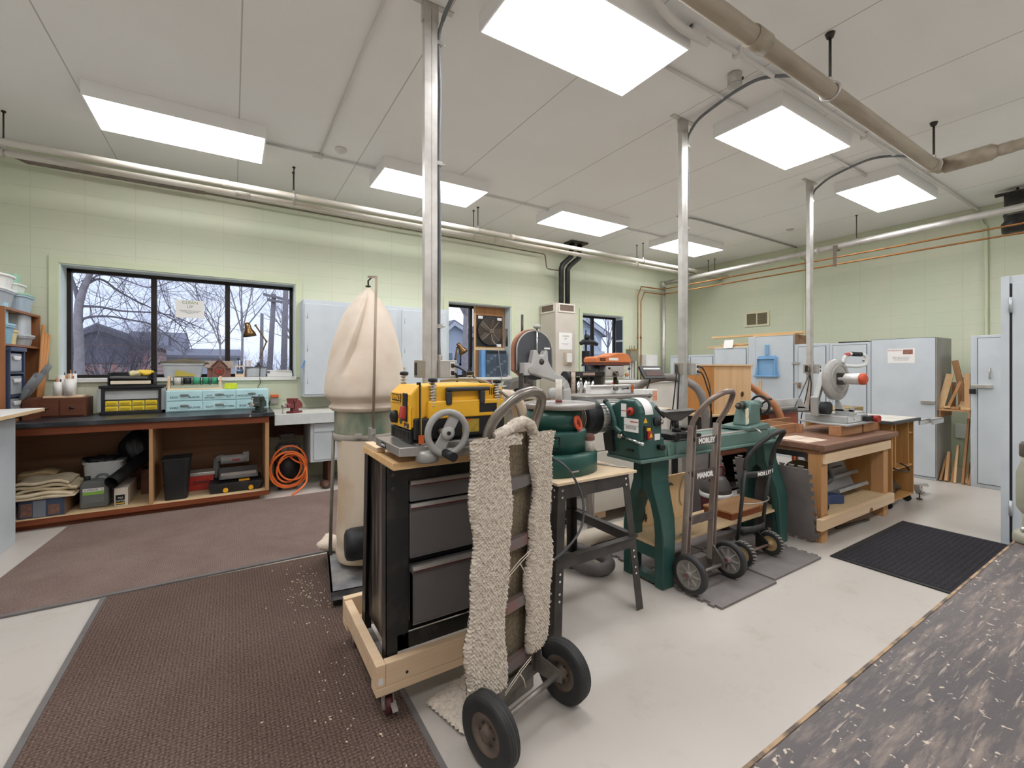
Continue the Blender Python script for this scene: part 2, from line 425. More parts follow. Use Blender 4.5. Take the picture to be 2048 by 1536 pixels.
# flue pair
fl = thing('flue_pipes', 'pair of black flue pipes bending from the beige heater to the ceiling', 'flue', (4.92, 6.1, 2.49))
for dx, nm in ((-.075, 0), (.065, 1)):
    part(fl, 'pipe', MB().tube([(4.92+dx, 6.1, 2.47), (4.92+dx, 6.1, 3.13), (4.96+dx*1.2, 6.1, 3.21), (5.12+dx*1.3, 6.05, 3.36), (5.14+dx*1.3, 6.05, 3.61)], .045, 12), BLACKM)
part(fl, 'ceiling_plate', MB().box(4.95, 5.32, 5.93, 6.16, 3.59, 3.618), DARKST)
# far wall lines
pipe('long galvanised pipe across the far wall below the ceiling', [(7.65, -2.98, 3.31), (7.65, 5.6, 3.185), (7.65, 6.16, 3.18)], .042, GALV,
     [((7.65, 3.3, 3.22), (7.65, 3.42, 3.22), .052)], name='water_pipe')
pipe('galvanised vertical pipe in the far corner', [(7.65, 6.2, 3.22), (7.65, 6.2, 0)], .036, GALV, [((7.65, 6.2, 3.23), (7.65, 6.2, 3.10), .052)], name='drain_pipe')
h = hanger(7.65, 2.80, 3.225, 'ceiling rod carrying the long galvanised pipe on the far wall')
for z, x, lb in ((3.05, 6.87, 'upper of the two copper tubes crossing the far wall'), (2.945, 6.96, 'lower of the two copper tubes crossing the far wall')):
    pipe(lb, [(x, 6.2, .9), (x, 6.2, z-.2), (x+.10, 6.2, z), (7.53, 6.2, z), (7.6, 6.15, z), (7.6, -2.98, z)], .011, COPPER,
         [((x, 6.2, 2.0), (x, 6.2, 2.05), .018)], name='copper_pipe', group='copper tubes')
t = thing('copper_pipe_hanger', 'rusty strap hanging two copper tubes from the galvanised pipe', 'pipe hanger', (7.6, 3.05, 2.94))
part(t, 'strap', MB().box(7.585, 7.60, 3.03, 3.07, 2.92, 3.19), RUSTP)
part(t, 'clamp', MB().box(7.60, 7.69, 3.02, 3.08, 3.16, 3.235), RUSTP)
# big tan pipe to the right
pipe('big tan covered pipe hanging under the right ceiling', [(-1.5, 1.375, 3.25), (5.36, 1.375, 3.225), (5.44, 1.36, 3.225), (5.46, 1.30, 3.228)], .05, TANP,
     [((2.42, 1.375, 3.237), (2.56, 1.375, 3.237), .058), ((5.28, 1.375, 3.225), (5.37, 1.375, 3.225), .056)])
pipe('fat elbow section of tan pipe running right from the big pipe', [(5.45, 1.33, 3.235), (5.45, 1.03, 3.235), (5.45, .99, 3.232), (5.45, -2.98, 3.225)], [.068, .068, .045, .045], TANP,
     [((5.45, .985, 3.232), (5.45, .9, 3.232), .05)])
for x, lb in ((3.354, 'tall ceiling rod at the middle of the big tan pipe'), (5.361, 'tall ceiling rod beside the elbow of the big tan pipe')):
    t = thing('pipe_hanger', lb, 'pipe hanger', (x, 1.375, ZC), 0, 'tan pipe hangers', world=False)
    part(t, 'rod', MB().cyl((0, 0, 0), (0, 0, -.33), .009, None, 8).lathe([(.02, -.03), (.03, 0)], n=12), DARKST)
    part(t, 'clamp_ring', MB().ring((0, 0, -.385), (1, 0, 0), .056, .009, 20, 6).ob((0, 0, -.32), (.03, .02, .05)), GALV)
# ceiling conduits
t = thing('ceiling_conduit', 'thick white conduit running along the ceiling past the right-hand lights', 'conduit', (5, 1.77, 3.6))
part(t, 'tube', MB().tube([(2.06, 1.74, 3.61), (2.10, 1.76, 3.56), (2.35, 1.80, 3.545), (2.65, 1.80, 3.55), (2.95, 1.78, 3.585), (8.60, 1.775, 3.585), (8.66, 1.77, 3.53)], [.026]*4+[.017]*3, 10, False, 4), CEILP)
for xx in (2.95, 5.02): part(t, 'strap', MB().box(xx, xx+.03, 1.75, 1.81, 3.56, 3.62), CEILP)
pipe('white conduit linking the light boxes of the window row', [(.25, 4.955, 3.60), (6.2, 4.97, 3.60)], .011, CEILP, [((.70, 4.955, 3.60), (.79, 4.955, 3.60), .028)], name='ceiling_conduit', cat='conduit')
pipe('white conduit crossing the ceiling to the smoke alarm', [(.77, 4.94, 3.605), (.77, .6, 3.605)], .009, CEILP, name='ceiling_conduit', cat='conduit')
pipe('white conduit between the two right-hand light boxes', [(2.56, 2.15, 3.60), (6.2, 2.15, 3.60)], .012, CEILP, name='ceiling_conduit', cat='conduit')
pipe('thin grey conduit on the ceiling near the far wall', [(5.44, 4.17, 3.60), (5.6, 4.12, 3.56), (5.87, 4.1, 3.60), (8.69, 4.1, 3.60)], .012, M_('grey_conduit', '9a9794', None, .5), k=4, name='ceiling_conduit', cat='conduit')
pipe('pale green conduit dropping down the far wall by the lockers', [(8.66, 1.77, 3.53), (8.665, 1.71, 3.30), (8.67, 1.69, 3.1), (8.67, 1.69, .4)], .02, TRIMG, k=4, name='wall_conduit', cat='conduit')
pipe('pale green conduit dropping down the far wall near its vent', [(8.66, 4.1, 3.53), (8.665, 4.0, 3.30), (8.67, 3.96, 3.1), (8.67, 3.96, .4)], .02, TRIMG, k=4, name='wall_conduit', cat='conduit')
# ceiling fittings
solo('smoke_detector', 'round white smoke detector by the left ceiling conduit', 'smoke detector', MB().lathe([(.055, ZC), (.055, ZC-.02), (.045, ZC-.03), (.03, ZC-.045), (0, ZC-.047)][::-1], (.93, 4.73, 0)), WHITE)
solo('speaker_grille', 'small round white ceiling disc near the far wall', 'ceiling fitting', MB().lathe([(0, ZC-.012), (.05, ZC-.012), (.06, ZC)], (7.54, 3.65, 0)), M_('white_ceiling_disc', 'c9c6c2', None, .6))
t = thing('junction_box', 'grey metal junction box hanging from the ceiling', 'junction box', (3.2, 1.944, 3.55))
part(t, 'body', MB().lathe([(.045, 3.535), (.05, 3.54), (.05, 3.61), (.045, 3.615)], (3.2, 1.944, 0), n=16), GALV)
part(t, 'cover', MB().lathe([(.052, 3.528), (.052, 3.536)], (3.2, 1.944, 0), n=16), STEEL)
part(t, 'knockout', MB().cyl((3.235, 1.905, 3.575), (3.24, 1.90, 3.575), .012, None, 10), BLACK)
# fan coil unit at the right
t = thing('unit_heater', 'black ceiling heater canister half seen at the right edge', 'heater', (8.15, 1.3, 3.05))
part(t, 'canister', MB().lathe([(.10, 2.97), (.135, 2.99), (.14, 3.10), (.115, 3.13), (.115, 3.46), (.09, 3.48)], (8.15, 1.32, 0.09), n=24), BLACKM)
part(t, 'bracket', MB().ob((8.15, 1.36, 3.57), (.05, .30, .03)).cyl((8.15, 1.32, 3.57), (8.15, 1.32, 3.618), .012, None, 8), BLACKM)
part(t, 'band', MB().lathe([(.119, 3.18), (.122, 3.19), (.122, 3.21), (.119, 3.22)], (8.15, 1.32, 0.09), n=24), DARKST)

# ------------------------------------------------------------------ power poles
def outlet(t, y0, zc, x0, x1, side):
    pass
def pole(x, y, label, cords):
    t = thing('power_pole', label, 'power pole', (x, y, 0), 0, 'strut power poles', world=False)
    s = MB(); a = .0205
    # strut channel: back plate, flanges and lips, open toward +x
    s.box(-a, -a+.004, -a, a, 0, ZC-.005).box(-a, a, -a, -a+.004, 0, ZC-.005).box(-a, a, a-.004, a, 0, ZC-.005)
    s.box(a-.003, a, -a, -a+.010, 0, ZC-.005).box(a-.003, a, a-.010, a, 0, ZC-.005)
    s.box(-a-.0415, -a, -a, a, 0, ZC-.005)
    part(t, 'strut', s, GALV)
    part(t, 'ceiling_bracket', MB().box(-a-.15, a+.11, -a, a, ZC-.008, ZC-.001).box(a, a+.007, -a, a, ZC-.12, ZC-.002).box(-a-.049, -a-.042, -a, a, ZC-.12, ZC-.002), GALV)
    part(t, 'conduit', MB().tube([(.041, 0, 1.47), (.036, 0, 1.65), (.041, 0, 2.2), (.036, 0, 2.7), (.042, -.005, 3.1), (.035, 0, 3.42), (.05, -.03, 3.53)], .0105, 10, False, 5), GFLEX)
    for z in (1.66, 2.66, 3.40):
        part(t, 'conduit_clamp', MB().box(.018, .056, -.014, .014, z-.012, z+.012).cyl((.056, 0, z), (.078, 0, z), .005, None, 8), STEEL)
    b = MB().box(.022, .135, -.055, .03, 1.34, 1.45).cyl((.041, 0, 1.45), (.041, 0, 1.485), .018, None, 12)
    q = part(t, 'outlet_box', b, STEEL, .004)
    part(q, 'face_plate', MB().box(.086, .118, -.059, -.055, 1.352, 1.438), WHITE, .002)
    part(q, 'socket', MB().box(.091, .113, -.063, -.059, 1.405, 1.43).box(.091, .113, -.063, -.059, 1.36, 1.385), BLACK, .003)
    b = part(t, 'side_box', MB().box(-.112, -.064, -.04, .03, 1.345, 1.45), M_('tan_outlet_box', 'a39b8c', '8d8577', .5, .3), .004)
    part(b, 'socket', MB().box(-.116, -.112, -.02, .01, 1.36, 1.435), BLACK)
    return t
P0 = pole(1.04, 2.56, 'nearest steel strut power pole rising behind the yellow planer', None)
P1 = dup(P0, (3.425, 2.55, 0), 0, 'middle steel strut power pole behind the green lathe')
P2 = dup(P0, (5.82, 2.59, 0), 0, 'farthest steel strut power pole behind the miter saw')
def cable(par, pts, r=.006, m=CORD, k=6, name='power_cord'):
    keep = WORLD[par]; WORLD[par] = par.location.copy()
    o = part(par, name, MB().tube(pts, r, 6, False, k), m); WORLD[par] = keep
    return o
for pts, lb in (([(3.475, 2.52, 3.53), (3.45, 2.42, 3.58), (3.40, 2.2, 3.59), (3.35, 2.0, 3.58), (3.38, 1.83, 3.585), (3.56, 1.67, 3.57), (3.75, 1.62, 3.50), (3.80, 1.45, 3.40)], 'grey flexible conduit looping from the middle pole to the tan pipe'),
                ([(5.87, 2.56, 3.53), (5.80, 2.4, 3.58), (5.70, 2.18, 3.585), (5.64, 1.95, 3.585), (5.72, 1.8, 3.58), (5.88, 1.66, 3.56), (5.9, 1.5, 3.5)], 'grey flexible conduit looping from the farthest pole over the last light'),
                ([(1.09, 2.53, 3.53), (1.10, 2.42, 3.585), (1.10, 2.0, 3.59), (1.1, 1.4, 3.59)], 'grey flexible conduit leaving the nearest pole at the ceiling')):
    solo('flexible_conduit', lb, 'conduit', MB().tube(pts, .0125, 10, False, 6), GFLEX, 0, 'flexible conduits')
# ------------------------------------------------------------------ left work bench and what it holds
PLY = wood('plywood', 'c79a6e', 'a9764c', 0, .6, .6, 2.2, '6a3f22')
PLYL = wood('pale_plywood', 'd8bf98', 'c6a67a', 0, .6, .6)
BAYP = wood('aged_dark_plywood', '946e50', '75543a', 0, .5, .6, 2.2, '4d3220')
PLYM = wood('mid_plywood', 'c0966c', 'a67d54', 2, .6, .6)
REDWOOD = wood('red_brown_wood', '8a4a2c', '6f3820', 0, .8, .5)
PINE = wood('pine_board', 'e6cbaa', 'dab890', 0, .7, .55, 1.6, '8a5a30')
PINEY = wood('pine_upright', 'e0c096', 'd0aa76', 2, .7, .55)
DARKWOOD = wood('dark_brown_wood', '6d4230', '55301f', 0, .8, .45)
BLKTOP = M_('worn_black_benchtop', '26282b', '6d7278', .3, 0, 3, .45, .95, stretch=(1, 2, 1))
t = thing('work_bench', 'long work bench with black worn top and open plywood bays under the big window', 'bench', (-.6, 5.86, 0))
part(t, 'bench_top', MB().box(-2.3, .385, 5.42, 6.285, .888, .93), BLKTOP, .004)
part(t, 'front_rail', MB().box(-2.3, .335, 5.45, 5.48, .82, .887), REDWOOD)
for x0, x1 in ((.30, .335), (-.675, -.648), (-2.3, -2.27)):
    part(t, 'side_panel', MB().box(x0, x1, 5.452, 6.2, .095, .82), PLYM)
part(t, 'back_panel', MB().box(-2.3, .335, 6.2, 6.22, .06, .887), BAYP)
part(t, 'shelf', MB().box(-2.3, .335, 5.45, 6.2, .068, .094), PLYL)
part(t, 'shelf_edge', MB().box(-2.3, .335, 5.435, 5.45, .05, .095), REDWOOD)
part(t, 'toe_kick', MB().box(-2.3, .25, 5.50, 5.53, 0, .066), REDWOOD)
t = thing('work_counter', 'low pale work counter with a thick white front in the corner by the wall cabinet', 'bench', (1.5, 5.9, 0))
part(t, 'counter_top', MB().box(.392, 2.72, 5.52, 6.285, .86, .895), M_('pale_counter_top', 'c9c5bb', 'b9b3a6', .5), .003)
part(t, 'front_board', MB().box(.392, 2.72, 5.495, 5.52, .775, .895), M_('grey_white_board', 'cfd1cf', 'bfc2c0', .5), .003)
part(t, 'leg', MB().box(2.60, 2.68, 5.6, 5.68, 0, .86), PLY)
part(t, 'leg', MB().box(2.60, 2.68, 6.1, 6.18, 0, .86), PLY)
part(t, 'back_board', MB().box(.392, 2.72, 6.24, 6.285, .55, .86), DARKWOOD)
t = thing('drawer_cabinet', 'pale blue drawer cabinet under the corner counter behind the dust collector', 'cabinet', (1.2, 5.86, .31))
part(t, 'body', MB().box(.765, 1.65, 5.60, 6.2, .31, .775), BLUEG, .003)
part(t, 'drawer', MB().box(.80, 1.62, 5.585, 5.60, .66, .76), BLUEG, .004)
part(t, 'door', MB().box(.80, 1.62, 5.585, 5.60, .335, .64), BLUEG, .004)
part(t, 'handle', MB().cyl((1.15, 5.575, .715), (1.27, 5.575, .715), .006), STEEL)
part(t, 'leg', MB().box(1.50, 1.60, 5.7, 6.1, 0, .31), DARKWOOD)
part(t, 'leg', MB().box(.98, 1.05, 5.75, 6.1, 0, .31), DARKWOOD)

# side counter at the left edge
t = thing('side_counter', 'pale blue counter cabinet with overhanging white top at the left edge', 'counter', (-1.9, 4.2, 0))
part(t, 'body', MB().box(-2.5, -1.477, 2.9, 5.16, .0, 1.02), BLUEG, .004)
part(t, 'under_top', MB().box(-2.55, -1.42, 2.9, 5.22, 1.02, 1.04), M_('grey_board', 'a9adab', None, .5))
part(t, 'counter_top', MB().box(-2.6, -1.352, 2.85, 5.30, 1.04, 1.068), WHITE, .003)
part(t, 'top_edging', MB().box(-1.352, -1.346, 2.85, 5.30, 1.042, 1.067), PLYL)

# bookcase on the bench
CLEARP = clear('cloudy_clear_plastic', 'd6d9db', 'c3c8cc', .55)
t = thing('bookcase', 'open brown wooden bookcase standing on the left end of the bench', 'shelf unit', (-1.8, 5.84, .93))
BW = wood('bookcase_wood', 'a06a44', '86532f', 2, .7, .5)
part(t, 'side_panel', MB().box(-1.98, -1.62, 5.43, 5.455, .932, 1.925), BW)
part(t, 'side_panel', MB().box(-1.98, -1.62, 6.235, 6.26, .932, 1.925), BW)
part(t, 'back_panel', MB().box(-1.995, -1.98, 5.43, 6.26, .932, 1.925), wood('dark_back', '7d4d31', '66391f', 2, .7))
part(t, 'shelf', MB().box(-1.98, -1.622, 5.455, 6.235, 1.905, 1.925), BW)
part(t, 'shelf', MB().box(-1.98, -1.622, 5.455, 6.235, 1.595, 1.613), BW)
part(t, 'shelf', MB().box(-1.98, -1.622, 5.455, 6.235, .932, .955), BW)
def tub(mb, cx, cy, z0, z1, ax, ay, tx=.85, t_=.006, n=20, e=.35):
    """open tapered rounded-rectangle tub: outer wall, inner wall, floor"""
    def ringp(s, z):
        out = []
        for i in range(n):
            a = 2*math.pi*i/n; c, q = math.cos(a), math.sin(a)
            out.append((cx + ax*s*math.copysign(abs(c)**e, c), cy + ay*s*math.copysign(abs(q)**e, q), z))
        return out
    rs = [ringp(tx, z0), ringp(1, z1), ringp(1-t_/ax, z1), ringp(tx-t_/ax, z0+t_)]
    v = [p for r_ in rs for p in r_]; f = []
    for k in range(3):
        for i in range(n): f.append((k*n+i, k*n+(i+1) % n, (k+1)*n+(i+1) % n, (k+1)*n+i))
    f.append(list(range(n))[::-1]); f.append(list(range(3*n, 4*n)))
    return mb.add(v, f, False)
def bin_(name, label, c, z0, z1, ax, ay, m, lid=None, group=None, rim=True, cat='storage bin', e=.35, inside=None, tx=.85):
    t = thing(name, label, cat, (c[0], c[1], z0), 0, group)
    part(t, 'body', tub(MB(), c[0], c[1], z0+.001, z1, ax, ay, tx, .006, 24, e), m)
    if rim:
        part(t, 'rim', tub(MB(), c[0], c[1], z1-.014, z1+.002, ax+.008, ay+.008, 1, .012, 24, e), m)
    if lid: part(t, 'lid', tub(MB(), c[0], c[1], z1+.003, z1+.02, ax+.012, ay+.012, 1, .2, 24, e), lid)
    if inside: part(t, 'contents', MB().ball((c[0], c[1], z0+(z1-z0)*.55), 1, (ax*.72, ay*.72, (z1-z0)*.38), 14, 8), inside)
    return t
WBASK = M_('white_basket_plastic', 'efede9', 'e0ddd7', .4)
bin_('laundry_basket', 'large white oval basket topmost on the left bookcase', (-1.80, 5.62), 2.098, 2.21, .17, .2, WBASK, None, None, cat='basket', e=.8)
bin_('storage_bin', 'clear plastic bin with dark contents under the white oval basket', (-1.80, 5.62), 1.926, 2.075, .15, .20, CLEARP, WBASK, inside=M_('dark_bin_contents', '55504d', '3c3a3a', .7))
bin_('storage_bin', 'pale blue bin with green rim at the right end of the bookcase top', (-1.76, 6.03), 1.926, 2.08, .13, .15, M_('pale_blue_plastic', 'b7c8d4', 'a4b8c6', .35), M_('pale_green_lid', 'a3cdb0', None, .4))
bin_('laundry_basket', 'small white slotted basket standing on the pale blue bin', (-1.78, 6.04), 2.101, 2.19, .10, .13, WBASK, None, cat='basket', e=.5)
bin_('storage_bin', 'light blue round tub with lid on the middle bookcase shelf', (-1.74, 5.62), 1.614, 1.77, .11, .14, M_('light_blue_plastic', '8fb7c6', '7ba6b6', .35), M_('light_blue_lid', '9cc6d2', None, .35), e=.75)
bin_('storage_bin', 'small yellow basket behind the light blue round tub', (-1.74, 5.84), 1.614, 1.745, .07, .06, M_('cream_yellow_plastic', 'e6d49a', None, .4), None, cat='basket')
bin_('storage_bin', 'small clear lidded bin at the right of the middle bookcase shelf', (-1.74, 6.06), 1.614, 1.70, .10, .14, CLEARP, M_('clear_lid', 'c3c8cc', None, .3), inside=M_('brown_bin_contents', '8a7a6c', '6f6257', .7))
NAVY = M_('navy_plastic', '36415c', '2d374f', .4)
t = thing('drawer_tower', 'navy framed tower of three clear drawers in the bookcase', 'drawers', (-1.75, 5.68, .956))
part(t, 'frame', MB().box(-1.93, -1.60, 5.47, 5.49, .957, 1.57).box(-1.93, -1.60, 5.78, 5.80, .957, 1.57).box(-1.93, -1.59, 5.46, 5.81, 1.55, 1.585).box(-1.93, -1.63, 5.49, 5.78, .957, .97).box(-1.93, -1.60, 5.49, 5.78, 1.15, 1.165).box(-1.93, -1.60, 5.49, 5.78, 1.35, 1.365), NAVY, .004)
for z in (.975, 1.17, 1.37):
    d = part(t, 'drawer', MB().box(-1.92, -1.612, 5.495, 5.775, z, z+.165), CLEARP, .012)
    part(d, 'handle', MB().prism([(5.55, z+.14), (5.72, z+.14), (5.69, z+.105), (5.58, z+.105)], -1.611, -1.598, 'x'), WBASK, .004)
    part(d, 'contents', MB().ball((-1.76, 5.64, z+.07), 1, (.10, .11, .055), 12, 8), M_('white_odds', 'dcdad6', 'a9a6a2', .7, 0, 20))
for (a, b, r, lb) in (((-1.432, 5.750, 1.423), (-1.75, 6.15, 1.02), .025, 'clear plastic tube sticking farthest out of the bookcase'),
                     ((-1.462, 5.600, 1.333), (-1.76, 6.05, 1.0), .036, 'fattest clear plastic tube poking out of the bookcase'),
                     ((-1.536, 5.600, 1.202), (-1.74, 6.0, .985), .022, 'shortest clear plastic tube, lowest in the bookcase')):
    a = Vector(a); b = Vector(b); d = (b-a).normalized()
    u = MB().tube([a, b, b - d*.005, a - d*.001], [r, r, r*.88, r*.88], 16, False, 0, False)
    solo('plastic_tube', lb, 'tube', u, CLEARP, 0, 'clear tubes in the bookcase')
DOW = wood('dowel_wood', 'c98f5c', 'b0763f', 2, 1, .5)
for a, b, lb in (((-1.588, 6.220, 1.832), (-1.578, 5.980, 1.101), 'tallest wooden dowel leaning behind the bookcase'), ((-1.570, 6.220, 1.753), (-1.569, 6.000, 1.076), 'middle wooden dowel leaning behind the bookcase'), ((-1.552, 6.230, 1.735), (-1.569, 6.050, 1.072), 'right wooden dowel leaning against the green wall')):
    b = (b[0], b[1], .95)
    solo('wooden_dowel', lb, 'dowel', MB().cyl(a, b, .013, None, 10), DOW, 0, 'leaning dowels')
solo('wooden_box', 'narrow red-brown box beside the drawer tower', 'box', MB().box(-1.60, -1.535, 5.72, 6.0, .931, 1.13), DARKWOOD, .003)
# card file box
t = thing('file_box', 'dark brown two-drawer wooden box at the left end of the bench', 'box', (-1.4, 6.03, .931))
part(t, 'body', MB().box(-1.60, -1.225, 5.95, 6.24, .931, 1.115), DARKWOOD, .003)
for x in (-1.59, -1.405):
    d = part(t, 'drawer', MB().box(x, x+.172, 5.938, 5.95, .945, 1.095), DARKWOOD, .003)
    part(d, 'handle', MB().lathe([(.022, 0), (.02, .012), (.0, .016)], (x+.086, 5.938, 1.02), (0, -1, 0), 12, 1, .5), DARKST)
solo('wooden_board', 'thin wooden board lying on the brown two-drawer box', 'board', MB().box(-1.53, -1.25, 5.965, 6.2, 1.116, 1.134), PINE, .002)
for x, y, h, r, lb, st in ((-1.432, 6.0, .135, .034, 'front left white pipe pot with pencils on the brown box', 4), (-1.35, 6.0, .165, .041, 'front right white pipe pot with brown sticks on the brown box', 6),
                        (-1.43, 6.10, .2, .034, 'rear left tall white pipe pot on the brown box', 1), (-1.355, 6.11, .215, .034, 'rear right tall white pipe pot on the brown box', 2)):
    t = thing('pencil_pot', lb, 'pot', (x, y, 1.135), 0, 'white pipe pots', world=False)
    part(t, 'pot', MB().lathe([(r, 0), (r, h), (r-.004, h), (r-.004, .01), (0, .01)], n=20), M_('white_pvc', 'e9e5df', 'ddd6cc', .4))
    for k in range(st):
        a = k*2.4; q = r*.55
        part(t, 'pencil', MB().cyl((q*math.cos(a)*.5, q*math.sin(a)*.5, .02), (q*math.cos(a)*1.2, q*math.sin(a)*1.2, h+.025+.012*(k % 3)), .005, None, 6), (DOW if k % 3 else DARKST))
# yellow-bin organiser
t = thing('parts_organizer', 'black and grey parts case with eight yellow drawers on the bench', 'organizer', (-.88, 6.08, .931))
part(t, 'case', MB().box(-1.095, -.665, 6.02, 6.22, .945, 1.20), M_('pale_grey_plastic', 'b9bab8', 'a8a9a7', .45), .004)
part(t, 'top', MB().box(-1.14, -.62, 5.99, 6.23, 1.195, 1.225), BLACK, .006)
part(t, 'base', MB().box(-1.13, -.63, 5.99, 6.23, .931, .96), BLACK, .004)
part(t, 'frame', MB().box(-1.12, -1.095, 5.995, 6.22, .96, 1.195).box(-.665, -.64, 5.995, 6.22, .96, 1.195).box(-1.095, -.665, 6.0, 6.02, 1.175, 1.195).box(-1.095, -.665, 6.0, 6.02, 1.075, 1.083), BLACK)
part(t, 'side_plate', MB().box(-1.15, -1.12, 5.99, 6.2, .96, 1.19), M_('grey_plastic', '9d9e9d', None, .45), .004)
part(t, 'side_plate', MB().box(-.64, -.605, 5.99, 6.2, .96, 1.19), M_('grey_plastic', '9d9e9d', None, .45), .004)
YB = M_('bright_yellow_plastic', 'ecd03a', 'd9bb22', .4)
for i in range(4):
    for j in range(2):
        x = -1.088 + i*.105; z = .965 + j*.055
        d = part(t, 'drawer', MB().box(x, x+.098, 6.0, 6.10, z, z+.048), YB, .003)
        part(d, 'label_slot', MB().box(x+.012, x+.086, 5.994, 6.0, z+.010, z+.030), M_('dull_yellow', 'b9a021', None, .5))
t = thing('letter_tray', 'black stacked letter trays with papers on the parts case', 'letter tray', (-.88, 6.1, 1.226))
part(t, 'tray', MB().box(-1.07, -.70, 5.99, 6.2, 1.226, 1.235).box(-1.07, -1.06, 5.99, 6.2, 1.226, 1.36).box(-.71, -.70, 5.99, 6.2, 1.226, 1.36).box(-1.07, -.70, 6.19, 6.2, 1.226, 1.36), BLACK, .003)
part(t, 'tray', MB().box(-1.06, -.71, 5.99, 6.19, 1.285, 1.293), BLACK, .002)
solo('paper_stack', 'cream papers in the lower black letter tray', 'papers', MB().ob((-.89, 6.08, 1.256), (.32, .2, .035), 0, 0, 2), M_('cream_paper', 'e3d6bf', 'd6c7ac', .8), .004)
solo('paper_stack', 'grey folders in the upper black letter tray', 'papers', MB().ob((-.90, 6.08, 1.307), (.3, .2, .022), 0, 1, -2), M_('grey_folder', '6d6a68', '57544f', .7), .003)
def lump(c, r, seed, nu=22, nv=12, amp=.25, fr=3.):
    rnd = random.Random(seed); ph = [rnd.uniform(0, 6.28) for _ in range(6)]
    b = MB(); v = []; f = []
    for i in range(nv+1):
        th = math.pi*i/nv
        for j in range(nu):
            a = 2*math.pi*j/nu
            k = 1 + amp*(math.sin(fr*a+ph[0])*math.sin(2*th+ph[1]) + .5*math.sin((fr*2+1)*a+ph[2]+th*3) * math.sin(th))
            v.append((c[0]+r[0]*k*math.sin(th)*math.cos(a), c[1]+r[1]*k*math.sin(th)*math.sin(a), c[2]+r[2]*(-math.cos(th))*(1 if i < nv/2 and False else k)))
    for i in range(nv):
        for j in range(nu): f.append((i*nu+j, i*nu+(j+1) % nu, (i+1)*nu+(j+1) % nu, (i+1)*nu+j))
    zmin = c[2] - r[2]*.8
    return b.add([(p[0], p[1], max(p[2], zmin)) for p in v], f, True)
t = thing('work_gloves', 'crumpled yellow work gloves on the black letter trays', 'gloves', (-.80, 6.1, 1.32))
part(t, 'palm', lump((-.80, 6.09, 1.352), (.075, .06, .034), 3), M_('yellow_rubber', 'e3c146', 'd3ad2e', .5))
part(t, 'cuff', lump((-.865, 6.06, 1.345), (.05, .05, .03), 8), M_('cream_cuff', 'ddcf9f', None, .8))
# light blue drawers
LBLUE = M_('light_aqua_paint', 'bcdde0', 'aed2d6', .5)
t = thing('drawer_unit', 'low light aqua six-drawer unit with black lettering on the bench', 'drawers', (-.12, 6.1, .931))
part(t, 'body', MB().box(-.60, .36, 5.955, 6.22, .931, 1.163), LBLUE, .003)
words = [('WIRE', 'BRUSHES'), ('NUT', 'SETTERS'), ('BOX', 'CUTTERS'), ('SAW', 'BLADES'), ('NUT\nDRIVERS', 'HOLE SAW\nKITS'), ('WOOD', 'BITS')]
for k in range(6):
    i, j = k % 3, k // 3; x = -.59 + i*.315; z = .942 + j*.112
    d = part(t, 'drawer', MB().box(x, x+.308, 5.943, 5.955, z, z+.102), LBLUE, .003)
    part(d, 'handle', MB().lathe([(.042, 0), (.04, .012), (.03, .018)], (x+.154, 5.943, z+.058), (0, -1, 0), 16, 1, .33), M_('dull_pull_metal', '8d9593', '6e7674', .35, .6))
    a, b = words[k]
    txt(d, a, .032 if '\n' not in a else .024, (x+.062, 5.9418, z+.034), 'S', INK)
    txt(d, b, .028 if '\n' not in b else .020, (x+.238, 5.9418, z+(.034 if j or 1 else .04)), 'S', INK)
t = thing('spool_rack', 'pine wire rack with five wire spools on the aqua drawers', 'spool rack', (-.35, 6.07, 1.164))
part(t, 'base', MB().box(-.595, -.09, 6.03, 6.12, 1.164, 1.184), PINE, .002)
for x in (-.58, -.115): part(t, 'upright', MB().box(x-.012, x+.012, 6.04, 6.11, 1.184, 1.312), PINE, .002)
part(t, 'rod', MB().cyl((-.6, 6.075, 1.262), (-.09, 6.075, 1.262), .005, None, 8), STEEL)
SP = [('c9c4ba', .08, 'spool of pale grey wire, leftmost on the pine rack'), ('26282d', .075, 'spool of black wire on the pine rack'), ('3f9a74', .08, 'first spool of green wire, beside the black spool'), ('349069', .07, 'second green wire spool, right of the first'), ('3a9570', .07, 'last green wire spool at the right end of the rack')]
x = -.545
for i, (c, w_, lb) in enumerate(SP):
    t = thing('wire_spool', lb, 'spool', (x+w_/2, 6.075, 1.262-.046), 0, 'wire spools')
    part(t, 'wire', MB().lathe([(.006, 0), (.036, 0), (.038, w_/2), (.036, w_-.004), (.006, w_-.004)], (x+.002, 6.075, 1.262), (1, 0, 0), 24), M_('wire_%d' % i, c, None, .45))
    for q in (0, w_-.006): part(t, 'flange', MB().lathe([(.006, q), (.046, q), (.046, q+.004), (.006, q+.004)], (x, 6.075, 1.262), (1, 0, 0), 24), BLACK)
    x += w_ + .008
solo('sponge', 'bright yellow-green sponge on the aqua drawers', 'sponge', MB().ob((-.015, 6.07, 1.198), (.125, .09, .066)), M_('lime_sponge', 'cfd83a', 'bcc62e', .8, 0, 30), .008)
